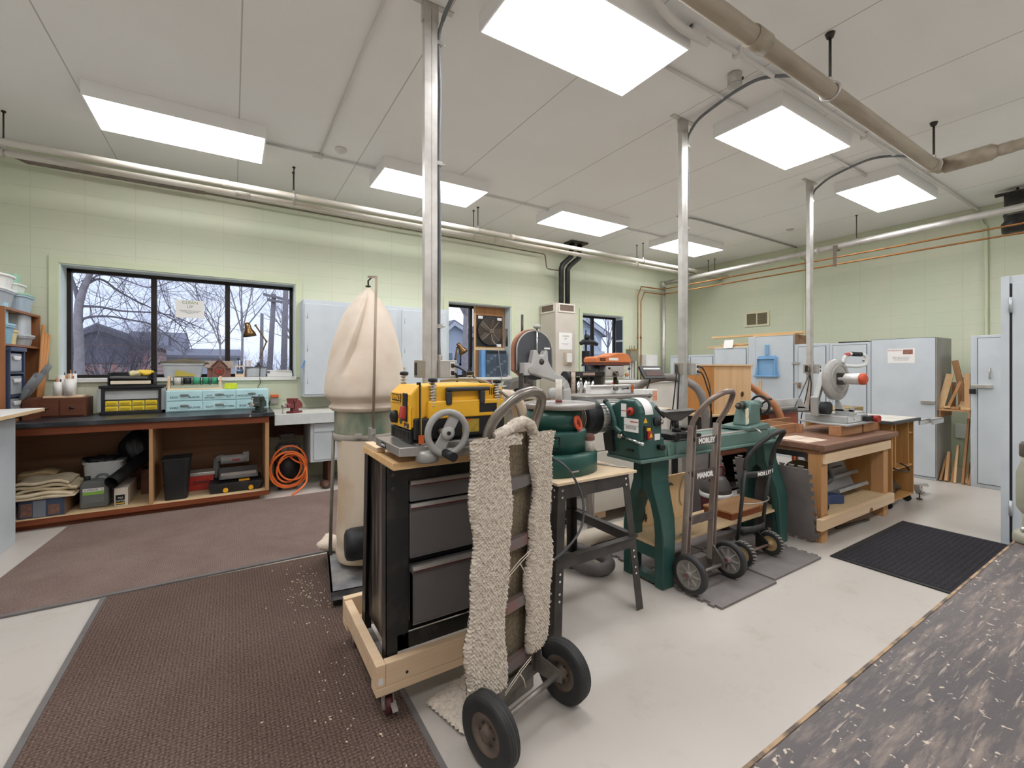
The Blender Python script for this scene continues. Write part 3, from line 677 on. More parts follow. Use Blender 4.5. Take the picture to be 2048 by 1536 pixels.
def vise(loc, rz, m, label):
    t = thing('bench_vise', label, 'vise', loc, rz, 'bench vises', world=False)
    part(t, 'base', MB().box(-.07, .07, -.05, .05, 0, .022).cyl((0, 0, .02), (0, 0, .05), .045), m, .004)
    part(t, 'fixed_jaw', MB().prism([(-.03, .05), (.09, .05), (.09, .10), (.05, .14), (.0, .165), (-.03, .165)], -.035, .035, 'y').box(-.03, .0, -.055, .055, .125, .168), m, .005)
    part(t, 'moving_jaw', MB().prism([(-.13, .07), (-.04, .055), (-.04, .168), (-.065, .168), (-.08, .11), (-.13, .10)], -.032, .032, 'y').box(-.062, -.038, -.055, .055, .128, .168), m, .005)
    part(t, 'screw', MB().cyl((-.17, 0, .085), (.0, 0, .085), .011, None, 12).cyl((-.18, 0, .085), (-.155, 0, .085), .019, None, 12), STEEL)
    part(t, 'handle', MB().cyl((-.168, -.01, .15), (-.168, .015, -.03), .005, None, 8).ball((-.168, -.01, .152), .009).ball((-.168, .015, -.032), .009), STEEL)
    return t
vise((.25, 5.56, .93), 62, M_('dark_green_iron', '39433b', '2c352f', .45), 'dark green bench vise on the right end of the black bench')
vise((.60, 5.62, .895), 42, M_('maroon_iron', '7d3b3c', '67302f', .45), 'maroon bench vise on the pale corner counter')
# window sill things (sill top z 1.297)
ZS = 1.299
t = bin_('storage_bin', 'clear bin heaped with brown rags on the big window sill', (-.48, 6.38), ZS, 1.455, .20, .075, CLEARP, inside=M_('brown_rags', '8b7b6a', '6c5f52', .9), e=.3)
part(t, 'rag', lump((-.45, 6.38, 1.46), (.2, .07, .045), 5), M_('olive_rag', '6b6252', '564e43', .9))
part(t, 'paper_corner', MB().prism([(-.56, 1.31), (-.36, 1.31), (-.36, 1.33), (-.53, 1.385)], 6.298, 6.302, 'y'), M_('mustard_card', 'b9a94f', None, .8))
t = thing('birdhouse', 'wooden birdhouse with a red star on the window sill', 'birdhouse', (-.13, 6.38, ZS))
BH = wood('weathered_red_wood', '8a6258', '6e4a42', 2, 1, .8)
ROOF = M_('pinkish_shingles', 'a8968a', '86766c', .85, 0, 40)
part(t, 'body', MB().box(-.25, -.015, 6.34, 6.43, ZS, 1.42), BH)
part(t, 'front_gable', MB().prism([(-.195, ZS), (-.065, ZS), (-.065, 1.425), (-.13, 1.49), (-.195, 1.425)], 6.315, 6.345, 'y'), BH)
part(t, 'roof', MB().prism([(6.325, 1.415), (6.385, 1.49), (6.45, 1.415), (6.45, 1.403), (6.385, 1.476), (6.325, 1.403)], -.275, .01, 'x'), ROOF)
part(t, 'gable_roof', MB().prism([(-.215, 1.41), (-.13, 1.50), (-.045, 1.41), (-.045, 1.425), (-.13, 1.517), (-.215, 1.425)], 6.305, 6.37, 'y'), DARKWOOD)
st = [(-.13 + (.042 if k % 2 == 0 else .018)*math.sin(k*math.pi/5), 1.365 + (.042 if k % 2 == 0 else .018)*math.cos(k*math.pi/5)) for k in range(10)]
part(t, 'star', MB().prism(st, 6.309, 6.315, 'y'), M_('barn_red', 'a3322f', '8c2a28', .7))
part(t, 'entrance', MB().lathe([(.05, 0), (.05, .004), (.044, .004), (.044, 0)], (-.13, 6.315, 1.37), (0, -1, 0), 24, caps=False), DARKWOOD)
t = thing('tool_stand', 'small wooden stand of tools and a tape roll on the sill', 'tool stand', (.078, 6.37, ZS))
part(t, 'block', MB().box(.03, .125, 6.33, 6.41, ZS, 1.33).box(.03, .125, 6.33, 6.41, 1.42, 1.435).box(.03, .037, 6.33, 6.41, 1.33, 1.42).box(.118, .125, 6.33, 6.41, 1.33, 1.42), PINE)
part(t, 'tape_roll', MB().cyl((.078, 6.37, 1.34), (.078, 6.37, 1.375), .034).cyl((.078, 6.37, 1.385), (.078, 6.37, 1.40), .03), M_('navy_tape', '3d5a70', None, .4))
part(t, 'screwdriver', MB().cyl((.06, 6.37, 1.40), (.062, 6.37, 1.53), .006, None, 8), BLACK)
part(t, 'screwdriver', MB().cyl((.09, 6.37, 1.40), (.098, 6.37, 1.49), .006, None, 8), DARKST)
t = thing('clear_box', 'clear lidded box of oddments under the desk lamp on the sill', 'box', (.253, 6.39, ZS))
part(t, 'body', tub(MB(), .253, 6.38, ZS+.001, 1.405, .112, .07, .94), CLEARP)
part(t, 'lid', MB().box(.138, .368, 6.305, 6.455, 1.406, 1.422), M_('dark_grey_lid', '5b5c60', None, .45), .004)
part(t, 'contents', MB().box(.165, .34, 6.33, 6.43, 1.31, 1.37), M_('mixed_oddments', '9c948c', '6d6660', .8, 0, 40))
BRASS = M_('bronze_lamp_metal', '8a6b44', '6b5033', .25, .85, 5)
def desk_lamp(base, joints, shade_a, shade_b, label, parent_box):
    t = thing('desk_lamp', label, 'lamp', base, 0, 'desk lamps')
    part(t, 'base', MB().lathe([(.04, 0), (.04, .012), (.018, .02), (.014, .05), (.0, .055)], base, n=20), DARKST)
    for i in range(len(joints)-1):
        a, b = Vector(joints[i]), Vector(joints[i+1])
        for s_ in (-.012, .012):
            part(t, 'arm', MB().bar(a + Vector((0, s_, 0)), b + Vector((0, s_, 0)), .013, .015), BRASS)
    for j in joints[1:]: part(t, 'joint', MB().cyl((j[0], j[1]-.02, j[2]), (j[0], j[1]+.02, j[2]), .013, None, 12), BRASS)
    A, B = Vector(shade_a), Vector(shade_b); ax = (B-A).normalized(); L = (B-A).length
    part(t, 'shade', MB().lathe([(.012, 0), (.03, .005), (.036, L*.3), (.04, L*.48), (.066, L*.75), (.074, L), (.071, L), (.06, L*.74), (.036, L*.45), (.03, .02), (0, .018)], A, ax, 28), BRASS)
    part(t, 'spring', MB().tube([Vector(joints[0]) + Vector((.01, 0, .03)), (Vector(joints[0])*.4 + Vector(joints[1])*.6)], .004, 6), STEEL)
    return t
bq = (.275, 6.38, 1.4225)
BIGLAMP = desk_lamp(bq, [(0.287, 6.380, 1.519), (0.364, 6.380, 1.739), (0.244, 6.380, 1.935)], (0.153, 6.380, 1.967), (0.185, 6.380, 1.796), 'bronze swing-arm desk lamp over the big window sill', None)
solo('paper_stack', 'stack of white folded papers at the right end of the sill', 'papers', MB().ob((.51, 6.39, ZS+.02), (.28, .13, .04)).ob((.52, 6.4, ZS+.055), (.25, .12, .03), 0, 0, 3).ob((.50, 6.39, ZS+.076), (.27, .12, .012), 0, 0, -2), PAPER, .003)
solo('glass_jar', 'pale pink candle jar behind the tool stand on the sill', 'jar', MB().cyl((.165, 6.46, ZS), (.165, 6.46, 1.5), .035), M_('frosted_pink', 'cfc3c4', None, .35))
t = thing('paper_sign', 'white tidy-up notice taped to the middle window pane', 'sign', (-.42, 6.515, 2.0))
part(t, 'sheet', MB().box(-.565, -.285, 6.511, 6.514, 2.0, 2.21), PAPER)
OLIVE = M_('olive_print', '7d8a4a', None, .7)
txt(t, 'CLEAN\nUP', .05, (-.425, 6.5105, 2.155), 'S', OLIVE, 'headline')
txt(t, 'Please make sure to clean up the\nworkspace after each use!\nThank you', .0155, (-.425, 6.5105, 2.07), 'S', INK, 'small_print')
t = thing('extension_cord', 'orange plug and cord hanging on the wall by the aqua drawers', 'cord', (.45, 6.28, .96))
part(t, 'plug', MB().box(.40, .49, 6.24, 6.298, 1.04, 1.075), ORANGE, .006)
part(t, 'socket_box', MB().box(.40, .485, 6.26, 6.298, .96, 1.04), M_('dusty_grey_plastic', 'a49e98', None, .6), .004)
part(t, 'cord', MB().tube([(.40, 6.27, 1.0), (.385, 6.25, .97), (.388, 6.24, .935)], .006, 6, False, 4), CORD)
cable(BIGLAMP, [(.29, 6.31, 1.42), (.285, 6.275, 1.3), (.29, 6.265, 1.22), (.265, 6.24, 1.17), (.27, 6.235, 1.0)], .004)
# ---- bench bays
def carton(name, label, x0, x1, y0, y1, z0, z1, m, cat='box'):
    return solo(name, label, cat, MB().box(x0, x1, y0, y1, z0, z1), m, .003)
ZB = .0955
CANVAS = M_('drop_cloth', 'd3c3a6', 'b9a685', .95, 0, 8)
def folded(cx, cy, z0, sx, sy, layers, seed, dz=.022):
    rnd = random.Random(seed); b = MB()
    for k in range(layers):
        ox, oy = rnd.uniform(-.02, .02), rnd.uniform(-.02, .02); ph = rnd.uniform(0, 6)
        w_, d_ = sx*(1-.05*k), sy*(1-.04*k)
        pts = []
        def fn(u, v, k=k, ox=ox, oy=oy, ph=ph, w_=w_, d_=d_, top=True):
            x = (u-.5)*w_; y = (v-.5)*d_
            sag = -.05*max(0, abs(u-.5)*2-.7) * (1 if k else .3)
            return (cx+ox+x, cy+oy+y, z0 + k*dz + dz*.9 + .008*math.sin(9*u+ph) + .006*math.sin(7*v+ph*2) + sag)
        n = 14; top = [[fn(i/n, j/n) for i in range(n+1)] for j in range(n+1)]
        v = [p for r_ in top for p in r_] + [(p[0], p[1], max(p[2]-dz*.85, z0+.0)) for r_ in top for p in r_]
        m_ = n+1; f = []
        for j in range(n):
            for i in range(n):
                f.append((j*m_+i, j*m_+i+1, (j+1)*m_+i+1, (j+1)*m_+i)); o = m_*m_
                f.append((o+j*m_+i, o+(j+1)*m_+i, o+(j+1)*m_+i+1, o+j*m_+i+1))
        o = m_*m_
        for i in range(n):
            for a, c in (((0, i), (0, i+1)), ((n, i+1), (n, i)), ((i+1, 0), (i, 0)), ((i, n), (i+1, n))):
                p = a[0]*m_+a[1]; q = c[0]*m_+c[1]; f.append((q, p, p+o, q+o))
        b.add(v, f, True)
    return b
t = thing('tool_box_carton', 'blue printed carton under the folded drop cloth in the left bay', 'box', (-1.42, 5.7, ZB))
part(t, 'carton', MB().box(-1.56, -1.27, 5.50, 5.95, ZB, .255), M_('slate_blue_card', '39465e', '47536b', .6), .003)
part(t, 'picture', MB().box(-1.545, -1.475, 5.496, 5.5, .11, .225), M_('orange_brown_print', '8a6250', '4b4a55', .6, 0, 30))
part(t, 'picture', MB().box(-1.375, -1.30, 5.496, 5.5, .11, .20), M_('orange_brown_print', '8a6250', '4b4a55', .6, 0, 30))
part(t, 'grey_panel', MB().box(-1.47, -1.39, 5.4965, 5.5, .10, .245), M_('grey_print', '7b828c', None, .6))
part(t, 'side_panel', MB().box(-1.27, -1.266, 5.50, 5.95, ZB, .255), M_('kraft_card', '8a6a4e', '755840', .7))
solo('drop_cloth', 'folded cream canvas drop cloth lying on the blue carton', 'drop cloth', folded(-1.41, 5.70, .257, .44, .42, 5, 4, .03), CANVAS)
solo('drop_cloth', 'second folded canvas cloth deep in the left bay', 'drop cloth', folded(-1.55, 6.0, .30, .3, .26, 4, 9, .035), M_('tan_canvas', 'b59b74', '9d8460', .95))
solo('wooden_block', 'wooden box holding up the rear canvas cloth in the left bay', 'box', MB().box(-1.7, -1.42, 5.98, 6.15, ZB, .298), DARKWOOD)
t = bin_('plastic_tub', 'grey plastic tub of black scraps in the left bay', (-1.07, 5.92), ZB, .49, .15, .14, M_('pale_grey_tub', 'c3c3c1', 'b2b2b0', .45), inside=BLACK, e=.4)
part(t, 'scraps', lump((-1.10, 5.92, .50), (.11, .1, .035), 7, amp=.4, fr=5), BLACK)
t = thing('plastic_jug', 'dark grey plastic jug with printed label in the left bay', 'jug', (-1.09, 5.66, ZB))
JG = M_('dark_grey_jug', '6a6b69', '5c5d5b', .45)
part(t, 'body', MB().prism([(-1.19, ZB+.001), (-1.0, ZB+.001), (-.99, .12), (-.99, .30), (-1.01, .335), (-1.06, .35), (-1.16, .355), (-1.19, .335), (-1.195, .30), (-1.195, .12)], 5.60, 5.73, 'y'), JG, .012)
part(t, 'handle', MB().tube([(-1.10, 5.665, .345), (-1.075, 5.665, .385), (-1.04, 5.665, .392), (-1.01, 5.665, .375), (-.998, 5.665, .32)], .011, 8, False, 4), JG)
part(t, 'cap', MB().cyl((-1.155, 5.665, .35), (-1.155, 5.665, .385), .024), BLACK)
l_ = part(t, 'label', MB().box(-1.175, -1.02, 5.597, 5.60, .15, .285), M_('grey_label', '6f7270', None, .5))
part(l_, 'white_band', MB().box(-1.172, -1.023, 5.595, 5.597, .252, .282), PAPER)
part(l_, 'green_band', MB().box(-1.172, -1.023, 5.595, 5.597, .222, .25), M_('lime_print', '86b94a', None, .5))
txt(l_, 'SUPERIOR', .022, (-1.115, 5.5945, .267), 'S', INK)
txt(l_, '2', .022, (-1.035, 5.5945, .267), 'S', INK)
t = thing('cardboard_box', 'white tile cutter carton lying under the black pipe in the left bay', 'box', (-.85, 5.75, ZB))
part(t, 'carton', MB().box(-.945, -.845, 5.56, 6.05, ZB, .265), M_('white_card', 'd8cfc0', 'c5b9a6', .7), .002)
part(t, 'label', MB().box(-.935, -.868, 5.557, 5.56, .108, .20), INK)
for s_, z in (('TILE', .172), ('CUTTER', .142)):
    txt(t, s_, .021, (-.90, 5.556, z), 'S', PAPER)
part(t, 'stripe', MB().box(-.932, -.871, 5.5562, 5.557, .115, .126), M_('yellow_print', 'd9b53a', None, .6))
a, b = Vector((-.955, 5.50, .335)), Vector((-.745, 5.98, .50)); d = (b-a).normalized()
solo('black_pipe', 'fat black plastic pipe slanting out of the left bay', 'pipe', MB().tube([a, b, b-d*.005, a-d*.001], [.058, .058, .051, .051], 24, False, 0, False), BLACK)
solo('garbage_bag', 'black plastic bag slumped against the bay divider', 'bag', lump((-.85, 6.06, .55), (.13, .11, .19), 12, 26, 14, .18), M_('black_bag', '19191d', '25262b', .3))
solo('wooden_block', 'dark block under the black plastic bag', 'box', MB().box(-.80, -.69, 5.95, 6.15, ZB, .35), DARKWOOD)
bin_('trash_can', 'black rectangular waste basket in the right bench bay', (-.475, 5.64), ZB, .505, .115, .15, BLACK, e=.3, cat='trash can', tx=.8)
t = thing('metal_box', 'red metal box with silver lid beside the black waste basket', 'box', (-.27, 5.9, ZB))
part(t, 'body', MB().box(-.40, -.17, 5.82, 6.0, ZB, .25), M_('red_metal', 'b5332b', '9c2922', .4), .004)
part(t, 'lid', MB().box(-.41, -.16, 5.81, 6.01, .25, .285), STEEL, .004)
part(t, 'handle', MB().tube([(-.34, 5.815, .20), (-.335, 5.79, .19), (-.225, 5.79, .19), (-.22, 5.815, .20)], .006, 8), DARKST)
t = thing('tile_saw', 'black wet tile saw with grey table in the right bench bay', 'tile saw', (.05, 5.78, ZB))
part(t, 'tray', MB().prism([(-.19, ZB), (.25, ZB), (.275, .15), (.28, .19), (-.21, .19), (-.205, .15)], 5.56, 5.98, 'y'), BLACK, .006)
part(t, 'table', MB().ob((.06, 5.78, .255), (.36, .30, .014), 12), M_('grey_table_metal', '8d8b8a', '77757a', .4, .5), .002)
part(t, 'fence', MB().ob((.06, 5.70, .26), (.33, .02, .03), 0), STEEL)
part(t, 'arm', MB().bar((-.16, 5.92, .19), (-.14, 5.95, .40), .05, .04).bar((-.14, 5.92, .40), (-.08, 5.9, .41), .06, .06), M_('grey_cast', '7d7c7a', None, .5), .004)
mo = part(t, 'motor', MB().cyl((-.11, 5.88, .385), (.14, 5.88, .39), .05, None, 16).box(.10, .16, 5.85, 5.93, .35, .46), M_('silver_grey_motor', '8f8b88', '76726e', .45), .004)
part(mo, 'badge', MB().box(.0, .07, 5.826, 5.832, .375, .395), M_('red_badge', '9c3a44', None, .5))
for x in (-.06, .17): part(t, 'knob', MB().cyl((x, 5.565, .125), (x, 5.535, .125), .022, .024, 12), YELLOW)
part(t, 'yellow_clip', MB().box(.06, .16, 5.62, 5.66, .19, .205), YELLOW)
# ---- compressor with hose
t = thing('air_compressor', 'black upright air compressor under the corner counter', 'compressor', (.55, 5.86, 0))
part(t, 'tank', MB().lathe([(0, .09), (.10, .10), (.135, .15), (.135, .33), (.10, .38), (0, .39)], (.55, 5.88, 0), n=24), BLACK)
part(t, 'foot', MB().cyl((.47, 5.80, 0), (.47, 5.83, .12), .02), RUBBER)
part(t, 'foot', MB().cyl((.63, 5.80, 0), (.63, 5.83, .12), .02), RUBBER)
part(t, 'motor', MB().cyl((.46, 5.88, .46), (.64, 5.88, .46), .07, None, 20).box(.48, .54, 5.79, 5.86, .42, .52).box(.56, .63, 5.79, 5.86, .42, .52), M_('grey_motor', '77706c', '4d4744', .5), .004)
part(t, 'cylinder_head', MB().box(.48, .62, 5.82, 5.95, .56, .63).box(.47, .63, 5.81, 5.96, .575, .585).box(.47, .63, 5.81, 5.96, .605, .615), DARKST)
part(t, 'handle', MB().tube([(.43, 5.76, .16), (.43, 5.76, .50), (.46, 5.76, .54), (.64, 5.76, .54), (.67, 5.76, .50), (.67, 5.76, .16)], .013, 8), BLACK)
part(t, 'gauge', MB().cyl((.53, 5.74, .42), (.53, 5.725, .42), .022, None, 16), CHROME)
OH = M_('orange_hose', 'ee7a3c', 'e26a2b', .4)
hp = []
rnd = random.Random(5)
for k in range(5*16+1):
    a = 2*math.pi*k/16; q = k/16
    r1 = .165 + .035*math.sin(q*2.3+.6); cx = .55 + .02*math.sin(q*1.7); cz = .255 + .03*math.sin(q*2.9+1)
    hp.append((cx + r1*math.cos(a)*1.0, 5.70 - .012*q + .02*math.sin(a+q), max(cz + r1*1.12*math.sin(a), .012)))
hp = [(.55, 5.72, .40), (.62, 5.69, .33)] + hp + [(.72, 5.58, .10), (.60, 5.5, .012), (.56, 5.44, .011)]
solo('air_hose', 'coiled bright orange air hose hung on the compressor', 'hose', MB().tube(hp, .0105, 8, False, 3), OH)
solo('shoe', 'single brown shoe on the floor under the blue drawer cabinet', 'shoe', lump((.93, 5.62, .035), (.06, .12, .045), 21, 16, 8, .1), M_('brown_leather', '5c4436', '463328', .5))
# ---- wall cabinet
t = thing('wall_cabinet', 'long pale grey-blue wall cabinet between the first two windows', 'cabinet', (1.7, 6.1, 1.05))
part(t, 'body', MB().box(.735, 2.66, 5.97, 6.285, 1.05, 2.25), BLUEG, .004)
for x0, x1 in ((.745, 1.90), (1.965, 2.63)):
    d = part(t, 'door', MB().box(x0, x1, 5.95, 5.97, 1.08, 2.20), BLUEG, .005)
    for z in (1.25, 1.65, 2.05): part(d, 'hinge', MB().cyl((x0+.035, 5.948, z-.035), (x0+.035, 5.948, z+.035), .005, None, 8), M_('painted_hinge', 'b3bbc0', None, .5))
part(t, 'latch', MB().box(1.955, 2.01, 5.938, 5.95, 1.39, 1.415), STEEL, .002)
part(t, 'blue_tape', MB().ob((.732, 5.945, 1.45), (.012, .02, .10), 0, 20), M_('blue_tape', '5b86bd', None, .6))
# ------------------------------------------------------------------ outdoors beyond the windows
GZ = -.25
m, n, l, p = nodes('winter_lawn'); v = mapped(n, l)
l.new(ramp(n, l, noise(n, l, v, .5, 6), [(.35, '8a8a7d'), (.65, '9c9a90')]), p.inputs['Base Color']); p.inputs['Roughness'].default_value = .95
o = struct('ground', MB().box(-60, 90, 6.65, 130, GZ-.1, GZ), m)
BARK = M_('grey_bark', 'a8a0a2', '948b8e', .9, 0, 12)
BARKD = M_('dark_twig_bark', '8a8187', '766d74', .9)
def grow(mb, p, d, L, r, lev, rnd, up=.1, n=5):
    pts = [Vector(p)]; d = Vector(d).normalized(); k = 4
    for i in range(k):
        d = (d + Vector((rnd.uniform(-.22, .22), rnd.uniform(-.22, .22), rnd.uniform(-.12, .22)+up*.3))).normalized()
        pts.append(pts[-1] + d*L/k)
    mb.tube(pts, [r*(1-.14*i) for i in range(k+1)], n if lev > 1 else 4, False, 0, False)
    if lev <= 0: return
    for i in range(1, k+1):
        for q in range(2 if i > 1 else 1):
            if rnd.random() < .18: continue
            sd = Vector((rnd.uniform(-1, 1), rnd.uniform(-1, 1), rnd.uniform(-.3, .9))).normalized()
            grow(mb, pts[i], d*.55 + sd*.8, L*rnd.uniform(.5, .72), r*(.9-.12*i)*.6, lev-1, rnd, up, n)
def tree(label, base, h, r, seed, lev=3, fork=3, lean=(0, 0), m=BARK, group='bare trees outside'):
    rnd = random.Random(seed); t = thing('bare_tree', label, 'tree', base, 0, group)
    b = Vector(base); top = b + Vector((lean[0], lean[1], h*.4))
    mid = b.lerp(top, .5) + Vector((rnd.uniform(-.1, .1), 0, 0))
    part(t, 'trunk', MB().tube([b, mid, top], [r*1.15, r, r*.85], 8, False, 4, True), m)
    br = MB()
    for k in range(fork):
        a = 2*math.pi*k/fork + rnd.uniform(-.4, .4)
        grow(br, b.lerp(top, .92), (math.cos(a)*.55+lean[0]*.2, math.sin(a)*.4, 1), h*.33, r*.62, lev, rnd)
    part(t, 'branches', br, m, 0, None, 'stuff')
    return t
# large tree at the left of the big window
t = thing('bare_tree', 'thick trunked bare tree at the left of the big window', 'tree', (-12.478, 57.399, -0.250), 0, 'bare trees outside')
Yt = 12.0
part(t, 'trunk', MB().tube([((-2.551, 12.000, 1.766)[0], 12, GZ), (-2.565, 12.000, 1.766), (-2.580, 12.000, 2.259), (-2.565, 12.000, 2.655), (-2.493, 12.000, 3.008), (-2.360, 12.000, 3.421), (-2.218, 12.000, 3.892)], [.085, .075, .07, .068, .06, .05, .04], 10, False, 4), BARK)
rnd = random.Random(3); br = MB()
for pl, r in (([(-2.493, 12.000, 3.018), (-2.274, 12.100, 3.217), (-1.998, 12.300, 3.007), (-1.728, 12.400, 2.842), (-1.490, 12.600, 2.720), (-1.024, 12.800, 2.406), (-0.801, 13.000, 1.840)], .024),
              ([(-2.565, 12.000, 2.635), (-2.255, 12.000, 2.638), (-1.942, 12.200, 2.601), (-1.480, 12.300, 2.611), (-1.126, 12.400, 2.568), (-0.635, 12.600, 2.352)], .026),
              ([(-2.573, 12.000, 2.338), (-2.404, 12.000, 2.428), (-2.121, 12.100, 2.465), (-1.806, 12.200, 2.421), (-1.475, 12.400, 2.350), (-1.091, 12.500, 2.018), (-0.870, 12.600, 1.824)], .026),
              ([(-2.573, 12.000, 2.753), (-2.637, 12.000, 3.043), (-2.695, 12.000, 3.282)], .05), ([(-2.463, 12.000, 3.100), (-2.255, 12.000, 3.283), (-1.949, 12.000, 3.255), (-1.493, 12.200, 3.136), (-0.992, 12.400, 3.383), (-0.635, 12.600, 3.222)], .018),
              ([(-1.385, 12.600, 3.375), (-1.289, 12.700, 2.950), (-1.108, 12.700, 2.508), (-1.163, 12.800, 1.940)], .011), ([(-0.777, 12.600, 3.785), (-0.688, 12.700, 3.116), (-0.495, 12.700, 2.543), (-0.099, 12.800, 1.970)], .012)):
    P = catmull(pl, 5); br.tube(P, [r*(1-.7*i/len(P)) for i in range(len(P))], 6, False, 0, False)
    for i in range(3, len(P), 2):
        for q in (1, -1):
            if rnd.random() < .75: grow(br, P[i], (rnd.uniform(-.3, 1), rnd.uniform(-.4, .4), q*rnd.uniform(.2, .9)), rnd.uniform(.5, 1.1), .008, 2 if rnd.random() < .45 else 1, rnd, 0, 4)
part(t, 'branches', br, BARKD, 0, None, 'stuff')
tree('slim forked bare tree left of the right mullion of the big window', ((-0.239, 17.000, 1.352)[0], 17, GZ), 6.5, .032, 11, 3, 4, (-.1, 0))
tree('slim bare tree with upswept branches beside the desk lamp', ((0.018, 16.000, 1.354)[0], 16, GZ), 7.5, .038, 23, 3, 5, (.25, 0))
tree('bare tree trunk seen through the second window beside the fan board', ((6.519, 13.000, 1.351)[0], 13, GZ), 9, .10, 31, 3, 4, (-.1, 0))
tree('brown twiggy tree at the right of the third window', ((14.650, 15.000, 1.331)[0], 15, GZ), 7, .04, 41, 4, 5, (0, 0), BARKD)
tree('bare tree far behind the white utility pole', ((4.097, 38.000, 1.284)[0], 38, GZ), 9, .12, 47, 3, 5)
# multi-stemmed shrub in front of the brick house
t = thing('bare_shrub', 'dense dark multi-stemmed shrub in front of the brick house', 'shrub', ((-4.208, 24.000, 1.237)[0], 24, GZ))
st = MB(); tw = MB(); rnd = random.Random(9); sx = (-4.208, 24.000, 1.237)[0]
for k in range(9):
    a = rnd.uniform(0, 6.28); q = rnd.uniform(.1, .8); b0 = Vector((sx + q*math.cos(a), 24 + q*math.sin(a), GZ)); d = Vector((math.cos(a)*.35, math.sin(a)*.3, 1))
    st.tube([b0, b0 + d*1.0, b0 + d*1.6 + Vector((rnd.uniform(-.2, .2), 0, .2))], [.07, .055, .04], 6, False, 3)
    for j in range(4): grow(tw, b0 + d*(.8+.3*j), (d.x*2.2+rnd.uniform(-.7, .7), rnd.uniform(-.5, .5), 1), 1.5, .03, 3 if j > 1 else 2, rnd, .1, 4)
part(t, 'stems', st, BARK, 0, None, 'stuff'); part(t, 'twigs', tw, M_('dark_grey_twigs', '77727a', '68636b', .9), 0, None, 'stuff')
# houses
def brick_mat():
    m, n, l, p = nodes('red_brick'); tc = n.new('ShaderNodeTexCoord'); sp = n.new('ShaderNodeSeparateXYZ'); cb = n.new('ShaderNodeCombineXYZ')
    l.new(tc.outputs['Object'], sp.inputs[0]); l.new(sp.outputs[0], cb.inputs[0]); l.new(sp.outputs[2], cb.inputs[1])
    b = n.new('ShaderNodeTexBrick'); b.inputs['Scale'].default_value = 1; b.inputs['Brick Width'].default_value = .4; b.inputs['Row Height'].default_value = .13; b.inputs['Mortar Size'].default_value = .015
    b.inputs['Color1'].default_value = lin('a4726a'); b.inputs['Color2'].default_value = lin('b5837a'); b.inputs['Mortar'].default_value = lin('b5a09a')
    l.new(cb.outputs[0], b.inputs[0]); l.new(b.outputs['Color'], p.inputs['Base Color']); p.inputs['Roughness'].default_value = .9; return m
BRICK = brick_mat()
SHING = M_('grey_roof_shingles', '8c8c95', '7d7d88', .9, 0, 20, stretch=(1, 1, 3))
DKSID = M_('dark_grey_siding', '77757e', '6b6872', .8, 0, 3)
WSID = M_('white_siding', 'cfd2d8', 'c2c6cd', .8)
BSID = M_('blue_grey_siding', 'c3cbd8', 'b8c1d0', .8, 0, 4, stretch=(.2, .2, 12))
HWIN = M_('house_window_glass', '8b97a6', '6e7a8a', .2)
def gable_house(name, label, x0, x1, y0, y1, eave, apex_x, apex, wall, gable, roof, trim):
    t = thing('house', label, 'house', ((x0+x1)/2, (y0+y1)/2, GZ), 0, None)
    part(t, 'walls', MB().box(x0, x1, y0, y1, GZ, eave), wall)
    part(t, 'gable', MB().prism([(x0, eave), (x1, eave), (apex_x, apex)], y0, y1, 'y'), gable)
    o = .4; s1 = (apex-eave)/(apex_x-x0); s2 = (apex-eave)/(x1-apex_x)
    part(t, 'roof', MB().prism([(x0-o, eave-o*s1+.05), (apex_x, apex+.05), (x1+o, eave-o*s2+.05), (x1+o, eave-o*s2+.22), (apex_x, apex+.25), (x0-o, eave-o*s1+.22)], y0-.3, y1+.3, 'y'), roof)
    part(t, 'rake_trim', MB().prism([(x0-o, eave-o*s1-.12), (apex_x, apex-.12), (x1+o, eave-o*s2-.12), (x1+o, eave-o*s2+.10), (apex_x, apex+.13), (x0-o, eave-o*s1+.10)], y0-.36, y0-.3, 'y'), trim)
    return t
h = gable_house('house', 'low red brick house with dark gable in the left pane', (-7.563, 32.000, 2.359)[0], (-3.982, 32.000, 2.438)[0], 32, 40, (-3.982, 32.000, 2.719)[2], (-6.075, 32.000, 3.598)[0], (-6.075, 32.000, 3.572)[2], BRICK, DKSID, SHING, DKSID)
part(h, 'dark_wall_panel', MB().box((-6.841, 32.000, 2.375)[0], (-4.884, 32.000, 2.418)[0], 31.9, 32, (-5.610, 32.000, 1.671)[2], (-5.610, 32.000, 2.673)[2]), DKSID)
t = thing('house', 'long white house with broad grey roof behind the brick house', 'house', ((-3.055, 42.000, 1.286)[0], 46, GZ))
xa, xb = (-6.549, 42.000, 2.733)[0], (0.319, 42.000, 2.885)[0]
part(t, 'walls', MB().box(xa, xb, 42, 50, GZ, (-2.117, 42.000, 2.367)[2]), WSID)
ze, zr = (-2.117, 42.000, 2.406)[2], (-5.313, 46.000, 4.363)[2]
part(t, 'roof', MB().prism([(41.5, ze), (46, zr), (50.5, ze), (50.5, ze-.2), (41.5, ze-.2)], xa-.3, xb-3.5, 'x').prism([(41.5, ze), (46, zr-1.3), (50.5, ze), (50.5, ze-.2), (41.5, ze-.2)], xb-3.5, xb+.3, 'x'), SHING)
part(t, 'roof_vent', MB().prism([((-4.152, 43.000, 3.206)[0], (-4.152, 43.000, 3.206)[2]), ((-3.968, 43.000, 3.211)[0], (-3.968, 43.000, 3.211)[2]), ((-4.029, 43.000, 3.979)[0], (-4.060, 43.000, 4.017)[2]), ((-4.091, 43.000, 3.977)[0], (-4.060, 43.000, 4.017)[2])], 42.9, 43.2, 'y'), DKSID)
for u in (330, 400): pass
x = (-1.476, 42.000, 1.674)[0]
